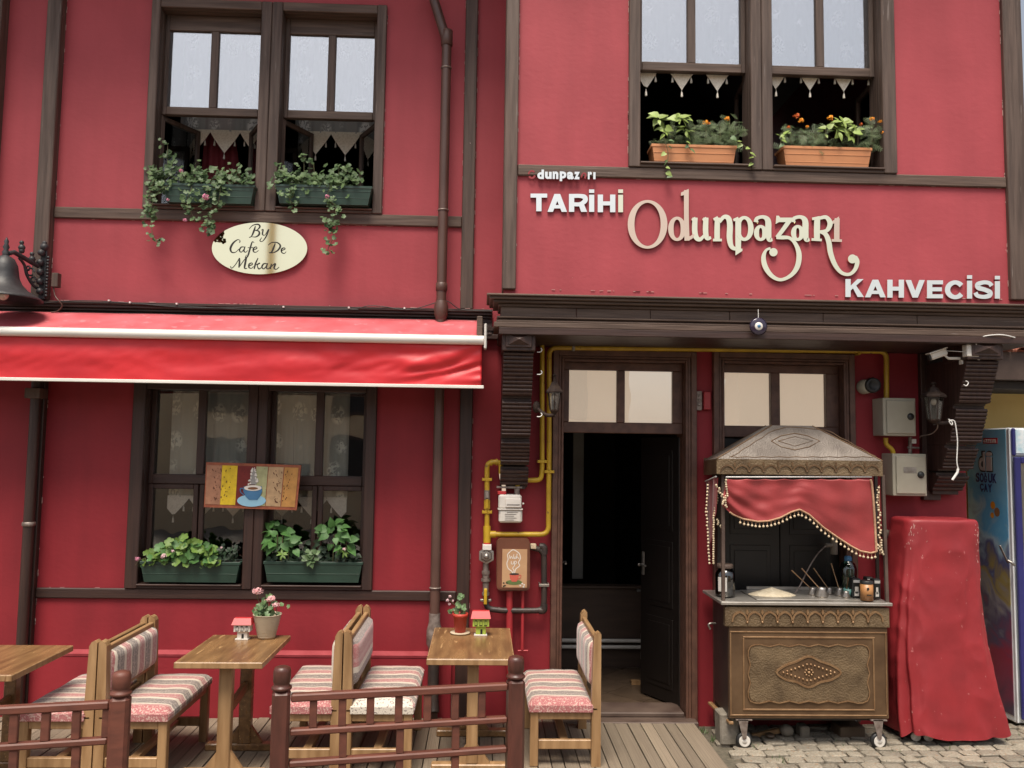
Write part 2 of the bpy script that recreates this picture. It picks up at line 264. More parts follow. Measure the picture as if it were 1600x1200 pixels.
# ------------------------------------------------------------------ mesh building
class MB:
    def __init__(s): s.v = []; s.f = []; s.mi = []; s.sm = []; s.m = 0; s.M = None
    def add(s, vs, fs, smooth=False):
        o = len(s.v)
        for p in vs:
            p = Vector(p); s.v.append(tuple(s.M @ p) if s.M is not None else tuple(p))
        for f in fs: s.f.append([o+i for i in f]); s.mi.append(s.m); s.sm.append(smooth)
        return s
    def box(s, x0, x1, y0, y1, z0, z1, ch=.004, jit=0):
        if x0 > x1: x0, x1 = x1, x0
        if y0 > y1: y0, y1 = y1, y0
        if z0 > z1: z0, z1 = z1, z0
        lo = (x0, y0, z0); hi = (x1, y1, z1); ch = min(ch, .45*min(hi[i]-lo[i] for i in range(3)))
        if ch <= 0:
            vs = [(x, y, z) for x in (x0, x1) for y in (y0, y1) for z in (z0, z1)]
            return s.add(vs, [(0, 1, 3, 2), (4, 6, 7, 5), (0, 4, 5, 1), (2, 3, 7, 6), (0, 2, 6, 4), (1, 5, 7, 3)])
        vs = []; ix = {}
        for cx in (0, 1):
            for cy in (0, 1):
                for cz in (0, 1):
                    c = (cx, cy, cz); j = [R(-jit, jit) for _ in range(3)] if jit else (0, 0, 0)
                    for a in range(3):
                        p = [(lo[i] if c[i] == 0 else hi[i]) + (0 if i == a else (ch if c[i] == 0 else -ch)) + j[i] for i in range(3)]
                        ix[(c, a)] = len(vs); vs.append(p)
        fs = []
        for a in range(3):
            b, c2 = [i for i in range(3) if i != a]
            for sg in (0, 1):
                q = []
                for (u, v) in ((0, 0), (1, 0), (1, 1), (0, 1)):
                    c = [0, 0, 0]; c[a] = sg; c[b] = u; c[c2] = v; q.append(ix[(tuple(c), a)])
                fs.append(q)
        for e in range(3):
            a, b = [i for i in range(3) if i != e]
            for u in (0, 1):
                for v in (0, 1):
                    c = [0, 0, 0]; c[a] = u; c[b] = v; d = list(c); d[e] = 1; c, d = tuple(c), tuple(d)
                    fs.append([ix[(c, a)], ix[(d, a)], ix[(d, b)], ix[(c, b)]])
        for c in {k[0] for k in ix}: fs.append([ix[(c, 0)], ix[(c, 1)], ix[(c, 2)]])
        return s.add(vs, fs)
    def bar(s, p0, p1, w, h, ch=.004, up=(0, 0, 1)):
        p0, p1 = Vector(p0), Vector(p1); d = p1-p0; L = d.length; z = d.normalized(); u = Vector(up)
        if abs(z.dot(u)) > .98: u = Vector((0, 1, 0))
        x = u.cross(z).normalized(); y = z.cross(x); m = Matrix((x, y, z)).transposed().to_4x4(); m.translation = p0
        o = s.M; s.M = (o @ m) if o is not None else m; s.box(-w/2, w/2, -h/2, h/2, 0, L, ch); s.M = o; return s
    def tube(s, pts, r, n=8, smooth=True, caps=True):
        pts = [Vector(p) for p in pts]; rr = r if isinstance(r, (list, tuple)) else [r]*len(pts)
        vs = []; fs = []; t0 = (pts[1]-pts[0]).normalized(); u = t0.orthogonal().normalized()
        for i, p in enumerate(pts):
            t = (pts[min(i+1, len(pts)-1)]-pts[max(i-1, 0)])
            t = t.normalized() if t.length > 1e-9 else t0
            u = (u - t*u.dot(t)); u = u.normalized() if u.length > 1e-6 else t.orthogonal().normalized(); w_ = t.cross(u)
            for k in range(n):
                a = 2*math.pi*k/n; vs.append(p + (u*math.cos(a)+w_*math.sin(a))*rr[i])
        for i in range(len(pts)-1):
            for k in range(n): fs.append((i*n+k, i*n+(k+1) % n, (i+1)*n+(k+1) % n, (i+1)*n+k))
        s.add(vs, fs, smooth)
        if caps:
            s.add([vs[k] for k in range(n)], [list(range(n))]); s.add([vs[(len(pts)-1)*n+k] for k in range(n)], [list(range(n))])
        return s
    def lathe(s, prof, o=(0, 0, 0), n=20, smooth=True, sq=1.0, axis='Z'):
        vs = []; fs = []; o = Vector(o)
        for r, z in prof:
            for k in range(n):
                a = 2*math.pi*(k+.5)/n; q = (r*math.cos(a)*sq, r*math.sin(a), z)
                if axis == 'Y': q = (q[0], q[2], q[1])
                if axis == 'X': q = (q[2], q[0], q[1])
                vs.append(o+Vector(q))
        for i in range(len(prof)-1):
            for k in range(n): fs.append((i*n+k, i*n+(k+1) % n, (i+1)*n+(k+1) % n, (i+1)*n+k))
        s.add(vs, fs, smooth)
        for i in (0, len(prof)-1):
            if prof[i][0] > 1e-4: s.add(vs[i*n:(i+1)*n], [list(range(n))])
        return s
    def ball(s, c, r, n=8, sz=1.):
        k = n//2
        return s.lathe([(max(1e-5, r*math.sin(math.pi*i/k)), r*sz*-math.cos(math.pi*i/k)) for i in range(k+1)], c, n)
    def prism(s, pts, y0, y1):      # outline in the XZ plane, from y0 to y1
        n = len(pts); vs = [(x, y0, z) for x, z in pts]+[(x, y1, z) for x, z in pts]
        return s.add(vs, [list(range(n)), list(range(n, 2*n))]+[(i, (i+1) % n, n+(i+1) % n, n+i) for i in range(n)])
    def prismx(s, pts, x0, x1):     # outline in the YZ plane
        n = len(pts); vs = [(x0, y, z) for y, z in pts]+[(x1, y, z) for y, z in pts]
        return s.add(vs, [list(range(n)), list(range(n, 2*n))]+[(i, (i+1) % n, n+(i+1) % n, n+i) for i in range(n)])
    def prismz(s, pts, z0, z1):
        n = len(pts); vs = [(x, y, z0) for x, y in pts]+[(x, y, z1) for x, y in pts]
        return s.add(vs, [list(range(n)), list(range(n, 2*n))]+[(i, (i+1) % n, n+(i+1) % n, n+i) for i in range(n)])
    def hexa(s, a, b):              # two quads
        return s.add(list(a)+list(b), [(0, 1, 2, 3), (4, 5, 6, 7)]+[(i, (i+1) % 4, 4+(i+1) % 4, 4+i) for i in range(4)])
    def sheet(s, fn, nu, nv, th=0., smooth=True):
        g = [[Vector(fn(i/nu, j/nv)) for j in range(nv+1)] for i in range(nu+1)]
        vs = [p for row in g for p in row]; W = nv+1
        fs = [(i*W+j, (i+1)*W+j, (i+1)*W+j+1, i*W+j+1) for i in range(nu) for j in range(nv)]
        if not th: return s.add(vs, fs, smooth)
        N = []
        for i in range(nu+1):
            for j in range(nv+1):
                du = g[min(i+1, nu)][j]-g[max(i-1, 0)][j]; dv = g[i][min(j+1, nv)]-g[i][max(j-1, 0)]
                nn = du.cross(dv); N.append(nn.normalized() if nn.length > 1e-12 else Vector((0, 1, 0)))
        v2 = [vs[k]+N[k]*th for k in range(len(vs))]; o = len(vs)
        f2 = [tuple(o+k for k in f) for f in fs]
        e = []
        for i in range(nu): e += [(i*W, (i+1)*W, o+(i+1)*W, o+i*W), (i*W+nv, (i+1)*W+nv, o+(i+1)*W+nv, o+i*W+nv)]
        for j in range(nv): e += [(j, j+1, o+j+1, o+j), (nu*W+j, nu*W+j+1, o+nu*W+j+1, o+nu*W+j)]
        return s.add(vs+v2, fs+f2+e, smooth)
    def stroke(s, pts, Y, d, closed=False, sub=6):
        # pts: (px, py, width px) in photo units on the plane Y; a flat band d thick with tapering width
        P = [Vector((a, b, c)) for a, b, c in pts]; out = []
        n = len(P)
        if n == 2 and not closed: out = P
        else:
            rng = range(n if closed else n-1)
            for i in rng:
                p0, p1, p2, p3 = (P[(i-1) % n], P[i], P[(i+1) % n], P[(i+2) % n]) if closed else (P[max(i-1, 0)], P[i], P[i+1], P[min(i+2, n-1)])
                for k in range(sub):
                    t = k/sub
                    out.append(.5*((2*p1)+(-p0+p2)*t+(2*p0-5*p1+4*p2-p3)*t*t+(-p0+3*p1-3*p2+p3)*t**3))
            if not closed: out.append(P[-1])
        Lf, Rt = [], []
        m = len(out)
        for i, p in enumerate(out):
            a = out[(i-1) % m] if closed else out[max(i-1, 0)]; b = out[(i+1) % m] if closed else out[min(i+1, m-1)]
            t = Vector((b.x-a.x, b.y-a.y)); t = t.normalized() if t.length > 1e-6 else Vector((1, 0)); q = Vector((-t.y, t.x))*max(.05, p.z)/2
            A = at(p.x+q.x, p.y+q.y, Y); B = at(p.x-q.x, p.y-q.y, Y); Lf.append(A); Rt.append(B)
        D = Vector((0, d, 0)); vs = []
        for a, b in zip(Lf, Rt): vs += [a, b, b+D, a+D]
        fs = []
        for i in range(m if closed else m-1):
            o = 4*i; q = 4*((i+1) % m)
            fs += [(o, q, q+1, o+1), (o+1, q+1, q+2, o+2), (o+2, q+2, q+3, o+3), (o+3, q+3, q, o)]
        if not closed: fs += [(0, 1, 2, 3), (4*m-4, 4*m-3, 4*m-2, 4*m-1)]
        return s.add(vs, fs)
    def blob(s, cx, cy, rx, ry, Y, d, n=18, a0=0.):       # filled ellipse in photo units
        pts = [at(cx+rx*math.cos(a0+2*math.pi*i/n), cy+ry*math.sin(a0+2*math.pi*i/n), Y) for i in range(n)]
        return s.prism([(p.x, p.z) for p in pts], Y, Y+d)
    def poly(s, pxs, Y, d):
        pts = [at(a, b, Y) for a, b in pxs]; return s.prism([(p.x, p.z) for p in pts], Y, Y+d)
    def prect(s, x0, y0, x1, y1, Yf, Yb, ch=.003):        # rectangle measured in the photo, front at Yf
        X0 = AX(x0, (y0+y1)/2, Yf); X1 = AX(x1, (y0+y1)/2, Yf); Z1 = AZ((x0+x1)/2, y0, Yf); Z0 = AZ((x0+x1)/2, y1, Yf)
        return s.box(X0, X1, Yf, Yb, Z0, Z1, ch)
    def mesh(s, name, mats, off=None):
        me = bpy.data.meshes.new(name)
        vs = s.v if off is None else [tuple(off @ Vector(p)) for p in s.v]
        me.from_pydata(vs, [], s.f)
        for m in (mats if isinstance(mats, (list, tuple)) else [mats]): me.materials.append(m)
        me.polygons.foreach_set('material_index', s.mi); me.polygons.foreach_set('use_smooth', s.sm)
        bm = bmesh.new(); bm.from_mesh(me); bmesh.ops.recalc_face_normals(bm, faces=bm.faces); bm.to_mesh(me); bm.free()
        me.update(); return me
def root_of(o):
    while o.parent: o = o.parent
    return o
def rmat(o):
    r = root_of(o); return Matrix.LocRotScale(r.location, r.rotation_euler, r.scale)
def part(name, mb, mats, parent, world=True, label=None, kind=None):
    off = rmat(parent).inverted() if world else None
    o = bpy.data.objects.new(name, mb.mesh(name, mats, off)); COL.objects.link(o); o.parent = parent
    if label: o['label'] = label
    if kind: o['kind'] = kind
    return o
def inst(name, me, parent, loc, rot=(0, 0, 0), sc=(1, 1, 1), world=True):
    o = bpy.data.objects.new(name, me); COL.objects.link(o); o.parent = parent
    m = Matrix.LocRotScale(Vector(loc), Euler(rot), Vector(sc))
    if world and parent is not None: m = rmat(parent).inverted() @ m
    o.matrix_basis = m; return o
def thing(name, label, cat, loc=(0, 0, 0), rz=0., group=None, kind=None):
    o = bpy.data.objects.new(name, None); COL.objects.link(o); o.location = loc; o.rotation_euler = (0, 0, rz)
    o.empty_display_size = .1
    if label: o['label'] = label
    if cat: o['category'] = cat
    if group: o['group'] = group
    if kind: o['kind'] = kind
    return o
def single(name, mb, mats, label, cat, loc=None, group=None, kind=None):
    if loc is None:
        loc = (sum(p[0] for p in mb.v)/len(mb.v), sum(p[1] for p in mb.v)/len(mb.v), min(p[2] for p in mb.v))
    o = bpy.data.objects.new(name, mb.mesh(name, mats, Matrix.Translation(-Vector(loc)))); COL.objects.link(o); o.location = loc
    if label: o['label'] = label
    if cat: o['category'] = cat
    if group: o['group'] = group
    if kind: o['kind'] = kind
    return o
def struct(name, mb, mats): return single(name, mb, mats, None, None, (0, 0, 0), kind='structure')
def smoothpath(pts, sub=5):
    P = [Vector(p) for p in pts]; n = len(P); out = []
    for i in range(n-1):
        p0, p1, p2, p3 = P[max(i-1, 0)], P[i], P[i+1], P[min(i+2, n-1)]
        for k in range(sub):
            t = k/sub; out.append(.5*((2*p1)+(-p0+p2)*t+(2*p0-5*p1+4*p2-p3)*t*t+(-p0+3*p1-3*p2+p3)*t**3))
    out.append(P[-1]); return out
def pipepath(pts, r=.05, sub=4):     # straight runs joined by rounded elbows
    P = [Vector(p) for p in pts]; out = [P[0]]
    for i in range(1, len(P)-1):
        a = (P[i-1]-P[i]); b = (P[i+1]-P[i]); rr = min(r, a.length*.45, b.length*.45); A = P[i]+a.normalized()*rr; B = P[i]+b.normalized()*rr
        for k in range(sub+1):
            t = k/sub; out.append(A*(1-t)**2+P[i]*2*t*(1-t)+B*t*t)
    out.append(P[-1]); return out
_gl = {}
def glyph(ch, off=.02):
    k = (ch, off)
    if k not in _gl:
        c = bpy.data.curves.new('g', 'FONT'); c.body = ch; c.extrude = .05; c.offset = off; c.resolution_u = 4
        o = bpy.data.objects.new('g', c); COL.objects.link(o); bpy.context.view_layer.update()
        dg = bpy.context.evaluated_depsgraph_get(); me = bpy.data.meshes.new_from_object(o.evaluated_get(dg))
        _gl[k] = ([v.co.copy() for v in me.vertices], [list(p.vertices) for p in me.polygons])
        bpy.data.objects.remove(o); bpy.data.meshes.remove(me); bpy.data.curves.remove(c)
    return _gl[k]
def add_glyph(mb, ch, P0, P1, Y, d, off=.02):
    # glyph scaled into the box lower-left P0=(x,z) .. upper-right P1, front at Y, d thick
    vs, fs = glyph(ch, off); xs = [v.x for v in vs]; ys = [v.y for v in vs]; x0, x1, y0, y1 = min(xs), max(xs), min(ys), max(ys)
    mb.add([(P0[0]+(v.x-x0)/(x1-x0)*(P1[0]-P0[0]), Y+d*(1 if v.z < 0 else 0), P0[1]+(v.y-y0)/(y1-y0)*(P1[1]-P0[1])) for v in vs], fs)
def px_glyph(mb, ch, x0, y0, x1, y1, Y, d, off=.02):
    a = at(x0, y1, Y); b = at(x1, y0, Y); add_glyph(mb, ch, (a.x, a.z), (b.x, b.z), Y, d, off)

bl = M_cream.node_tree.nodes['Principled BSDF']; bl.inputs['Emission Color'].default_value = (1, .80, .60, 1); bl.inputs['Emission Strength'].default_value = .30   # self-glow replaces the lit room behind the transoms; no lamp is built

def streaks(m, amt=.16):
    n = m.node_tree.nodes; l = m.node_tree.links; b = n['Principled BSDF']; src = b.inputs['Base Color'].links[0].from_socket
    tc = n.new('ShaderNodeTexCoord'); mp = n.new('ShaderNodeMapping'); mp.inputs['Scale'].default_value = (5, 5, .5); l.new(tc.outputs['Object'], mp.inputs[0])
    nz = n.new('ShaderNodeTexNoise'); nz.inputs['Scale'].default_value = 1.6; nz.inputs['Detail'].default_value = 5; l.new(mp.outputs[0], nz.inputs['Vector'])
    mr = n.new('ShaderNodeMapRange'); mr.inputs[1].default_value = .35; mr.inputs[2].default_value = .7; mr.inputs[3].default_value = 1+amt*.35; mr.inputs[4].default_value = 1-amt; l.new(nz.outputs['Fac'], mr.inputs[0])
    h = n.new('ShaderNodeHueSaturation'); l.new(mr.outputs[0], h.inputs['Value']); l.new(src, h.inputs['Color'])
    n2 = n.new('ShaderNodeTexNoise'); n2.inputs['Scale'].default_value = 38; n2.inputs['Detail'].default_value = 3; l.new(tc.outputs['Object'], n2.inputs['Vector'])
    r2 = n.new('ShaderNodeValToRGB'); r2.color_ramp.elements[0].position = .775; r2.color_ramp.elements[1].position = .80; l.new(n2.outputs['Fac'], r2.inputs[0])
    mx = n.new('ShaderNodeMix'); mx.data_type = 'RGBA'; l.new(r2.outputs[0], mx.inputs[0]); l.new(h.outputs[0], mx.inputs[6]); mx.inputs[7].default_value = (.62, .42, .38, 1)
    l.new(mx.outputs[2], b.inputs['Base Color'])
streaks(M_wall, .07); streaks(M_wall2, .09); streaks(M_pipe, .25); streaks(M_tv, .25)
# ------------------------------------------------------------------ ground
m = MB(); m.box(-60, 60, -60, 40, -.3, 0, 0)
street = struct('street', m, M_asph)
m = MB(); m.box(1.535, 5.2, -2.4, .2, .0005, .014, 0)
part('joint_sand', m, M_sand, street, kind='stuff')
cob = []
for k in range(5):
    m = MB(); m.box(-.5, .5, -.5, .5, -.5, .5, .13, .05); cob.append(m.mesh('cobble_stone', M_cob))
rs = random.Random(3); nst = 0
for j in range(12):
    y = -1.22+j*.106; x = 1.60+rs.uniform(0, .06)+(.06 if j % 2 else 0)
    while x < 4.35:
        wd = rs.uniform(.10, .155)
        if x+wd > 1.62:
            inst('cobble_stone', cob[rs.randrange(5)], street, (x+wd/2, y+rs.uniform(-.008, .008)+.012*math.sin(x*2.3), .012+rs.uniform(-.004, .006)),
                 (rs.uniform(-.05, .05), rs.uniform(-.05, .05), rs.uniform(-.09, .09)), (wd-.012, .092+rs.uniform(-.008, .006), .055)); nst += 1
        x += wd
# grass tufts between the stones and at the wall foot
m = MB()
for cx, cy, n, s in ((1.64, -.33, 46, .035), (1.60, -.15, 22, .03), (1.93, -.72, 26, .03), (1.88, -.5, 16, .03), (2.5, -.45, 10, .05), (3.1, -.5, 14, .1), (2.75, -.62, 12, .08), (3.85, -.35, 16, .12), (1.78, -.95, 12, .05)):
    for _ in range(n):
        x = cx+rs.gauss(0, s); y = cy+rs.gauss(0, s); h = rs.uniform(.012, .05); a = rs.uniform(0, 6.28); dx, dy = math.cos(a)*.003, math.sin(a)*.003
        lx, ly = rs.uniform(-.018, .018), rs.uniform(-.018, .018)
        m.add([(x-dx, y-dy, .02), (x+dx, y+dy, .02), (x+lx, y+ly, .025+h)], [(0, 1, 2)])
single('grass_tufts', m, leafmat('grass_blade', (.10, .17, .05), (.06, .11, .035)), 'small green grass tufts growing between the cobbles by the cart wheel', 'grass', kind='stuff')

# wooden deck
m = MB(); m.box(-4.5, 1.50, -2.72, -.06, .005, .045, 0)
deck = struct('wooden_deck', m, M_soil)
pl = []
for k in range(3):
    m = MB(); m.box(-.5, .5, -.5, .5, -.5, .5, .03); pl.append(m.mesh('plank', M_deck))
x = -4.5; i = 0
while x < 1.50:
    wd = rs.uniform(.076, .098)
    if x+wd > 1.44: wd = 1.535-x
    cut = rs.choice((-1.9, -1.55, -2.1, -1.75, -2.3))
    for (a, b) in ((-2.75, cut-.003), (cut, -.035+rs.uniform(-.02, .0))):
        inst('plank', pl[i % 3], deck, (x+wd/2, (a+b)/2, .066+rs.uniform(-.0025, .0025)), (0, rs.uniform(-.012, .012), rs.uniform(-.002, .002)), (wd-.007, b-a, .028)); i += 1
    x += wd

# ------------------------------------------------------------------ the cafe building
B = thing('cafe_building', 'red timber framed cafe house with jettied upper floor and brown posts', 'building', (0, 0, 0))
def bpart(n, mb, ms, parent=None, **k): return part(n, mb, ms, parent or B, **k)
LW = (-2.50, -.795, .985, 2.42); UW = (-2.50, -.805, 3.75, 5.30); JW = (.99, 2.80, 3.93, 5.75)
D1 = (.583, 1.512, .08, 2.66); D2 = (1.774, 2.700, .08, 2.66)
m = MB()
def wallpiece(x0, x1, z0, z1, y0=0, y1=.25): m.box(x0, x1, y0, y1, z0, z1, 0)
wallpiece(-4.6, LW[0], -.1, 2.9); wallpiece(LW[0], LW[1], -.1, LW[2]); wallpiece(LW[0], LW[1], LW[3], 2.9)
wallpiece(LW[1], D1[0], -.1, 2.9); wallpiece(D1[0], D1[1], D1[3], 2.9); wallpiece(D1[0], D1[1], -.1, D1[2]-.02)
wallpiece(D1[1], D2[0], -.1, 2.9); wallpiece(D2[0], D2[1], D2[3], 2.9); wallpiece(D2[0], D2[1], -.1, D2[2]); wallpiece(D2[1], 3.62, -.1, 2.9)
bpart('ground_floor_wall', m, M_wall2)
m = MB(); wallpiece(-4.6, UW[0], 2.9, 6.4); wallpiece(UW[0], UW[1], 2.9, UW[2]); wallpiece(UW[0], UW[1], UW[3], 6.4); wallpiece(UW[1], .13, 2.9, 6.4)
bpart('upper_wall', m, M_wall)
m = MB()
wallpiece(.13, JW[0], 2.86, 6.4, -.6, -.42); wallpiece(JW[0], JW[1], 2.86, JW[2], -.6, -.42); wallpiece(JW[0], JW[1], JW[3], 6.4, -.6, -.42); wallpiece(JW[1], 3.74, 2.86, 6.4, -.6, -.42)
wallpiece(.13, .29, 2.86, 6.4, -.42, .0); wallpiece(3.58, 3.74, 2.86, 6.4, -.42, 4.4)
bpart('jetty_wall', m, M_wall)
m = MB(); m.box(-4.6, -4.35, .25, 4.4, -.1, 6.4, 0); m.box(3.37, 3.62, .25, 4.4, -.1, 2.84, 0); m.box(-4.35, 3.37, 4.2, 4.4, -.1, 6.4, 0)
m.box(-4.35, 3.37, .25, 4.2, 2.7, 2.84, 0); m.box(-4.35, 3.58, .0, 4.2, 6.2, 6.35, 0); m.box(.29, 3.58, -.42, 0, 6.2, 6.35, 0)
m.box(-.35, -.2, .25, 4.2, -.1, 2.7, 0); m.box(-.35, -.2, .25, 4.2, 2.84, 6.2, 0); m.box(1.66, 1.76, .25, 4.2, -.1, 2.7, 0)
m.box(-4.35, 3.37, .25, 4.2, -.1, .06, 0)
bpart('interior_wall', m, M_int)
m = MB(); m.prismx([(-1.05, 6.42), (2.0, 7.6), (5.0, 6.42), (5.0, 6.36), (-1.05, 6.36)], -4.9, 4.1); bpart('roof', m, M_rtile)
m = MB(); m.box(.10, 3.76, -.66, -.002, 2.752, 2.80, .004); bpart('soffit', m, M_dh)

# plinth with faded ledge
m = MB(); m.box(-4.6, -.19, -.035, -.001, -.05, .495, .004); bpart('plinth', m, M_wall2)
m = MB(); m.prismx([(-.038, .4952), (-.040, .512), (-.002, .535), (-.002, .4952)], -4.6, -.19); bpart('plinth_ledge', m, M_ledge)

# timbers
def tim(x0, x1, z0, z1, y0, y1=.01, up=True, dark=False, name=None, lab=None):
    mm = MB(); mm.box(x0, x1, y0, y1, z0, z1, .006)
    bpart(name or ('timber_post' if up else 'timber_beam'), mm, (M_dv if up else M_dh) if dark else (M_tv if up else M_th), label=lab)
tim(-3.95, -3.59, 2.9, 6.35, -.10); tim(-3.275, -3.170, 3.02, 6.35, -.075)
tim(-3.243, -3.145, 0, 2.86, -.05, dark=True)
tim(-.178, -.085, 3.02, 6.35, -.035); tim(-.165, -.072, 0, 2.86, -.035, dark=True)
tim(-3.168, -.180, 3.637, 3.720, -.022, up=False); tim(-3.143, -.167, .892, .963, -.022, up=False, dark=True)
tim(.118, .208, 3.06, 6.35, -.635, -.40); tim(3.600, 3.735, 3.06, 6.35, -.635, -.40)
tim(.210, 3.598, 3.846, 3.921, -.622, -.59, up=False)
# mouldings on the left wing
def mould(x0, x1, steps, y0, name='cornice', mt=None, parent=None):
    mm = MB()
    for z0, z1, p in steps: mm.box(x0, x1, y0-p, y0+.005, z0+.0005, z1-.0005, .003)
    return bpart(name, mm, mt or M_th, parent)
mould(-4.6, .06, [(2.990, 3.012, .085), (2.970, 2.990, .07), (2.95, 2.97, .045), (2.915, 2.95, .025), (2.84, 2.915, .045), (2.826, 2.84, .06)], 0, mt=M_dh)
mould(-.15, .12, [(AZ(775, 519), AZ(775, 512), .05), (AZ(775, 524), AZ(775, 519), .035), (AZ(775, 531), AZ(775, 524), .055)], 0, mt=M_dh)
# cornice of the jetty: moulding courses and frieze boards
cz = lambda y: AZ(800, y, -.68)
m = MB()
for ya, yb, p in ((459.5, 463, .11), (463, 467.5, .09), (467.5, 472, .065), (472, 477, .03)):
    m.box(.125-p, 3.74+p, -.6-p, -.3, cz(yb)+.0004, cz(ya)-.0004, .004)
for ya, yb, p in ((492, 495.5, .04), (495.5, 498.5, .022), (498.5, 502, .045), (502, 510.5, .06)):
    m.box(.125-p, 3.74+p, -.6-p, -.3, cz(yb)+.0004, cz(ya)-.0004, .004)
co = bpart('cornice', m, M_th)
xs = [.112, .62, 1.12, 1.66, 2.3, 2.95, 3.756]
for a, b in zip(xs, xs[1:]):
    m = MB(); m.box(a, b-.003, -.616-R(0, .003), -.55, cz(492)+.001, cz(477)-.001, .003); part('frieze_board', m, M_th, co)
m = MB(); m.box(.112, .2, -.54, -.05, cz(492)+.001, cz(477)-.001, .003); part('frieze_board', m, M_th, co)

# brackets under the jetty
def bracket(x0, x1):
    m = MB(); z1, z0 = AZ(815, 514, -.62), AZ(815, 548, -.62)
    m.box(x0-.012, x1+.012, -.615, -.30, z0, z1, .006)
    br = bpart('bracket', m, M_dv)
    q = MB(); d = .028; cx, czz = (x0+x1)/2, (z0+z1)/2
    q.box(x0+.012, x1-.012, -.628, -.617, z0+.022, z1-.022, .005)
    q.add([(x0+d, -.629, z0+.038), (x1-d, -.629, z0+.038), (x1-d, -.629, z1-.038), (x0+d, -.629, z1-.038), (cx, -.66, czz)], [(0, 1, 4), (1, 2, 4), (2, 3, 4), (3, 0, 4)])
    part('pyramid_boss', q, M_dv, br)
    for ya, yb, Ya, Yb in ((550, 619, -.57, -.46), (627, 682, -.43, -.345), (690, 724, -.31, -.235), (734, 759, -.19, -.09)):
        za, zb = AZ(815, ya, Ya), AZ(815, yb, Yb); n = max(3, round((za-zb)/.0265)); P = [(-.0, za+.02)]
        P.append((Ya+.03, za+.02)); P.append((Ya+.03, za))
        for i in range(n):
            for k in range(5):
                t = (i+k/5)/n; s = t*t*(3-2*t)*.9+.05*math.sin(t*3.1); y = Ya+(Yb-Ya)*s - .011*math.sin(math.pi*k/5)**.6
                if t > .93: y += (t-.93)*.25
                P.append((y, za+(zb-za)*t))
        P.append((Yb+.045, zb)); P.append((Yb+.05, zb-.012)); P.append((0, zb-.012))
        q = MB(); q.prismx(P, x0, x1); part('ribbed_scroll', q, M_dv, br)
    m = MB(); m.box(x0+.015, x1-.015, -.08, -.001, AZ(815, 764, -.05), AZ(815, 520, -.05), .003); part('back_board', m, M_dv, br)
bracket(.135, .335); bracket(3.305, 3.530)
m = MB(); m.box(3.27, 3.40, -.05, -.001, AZ(1480, 782, -.05), 2.75, .004); bpart('timber_post', m, M_dv)

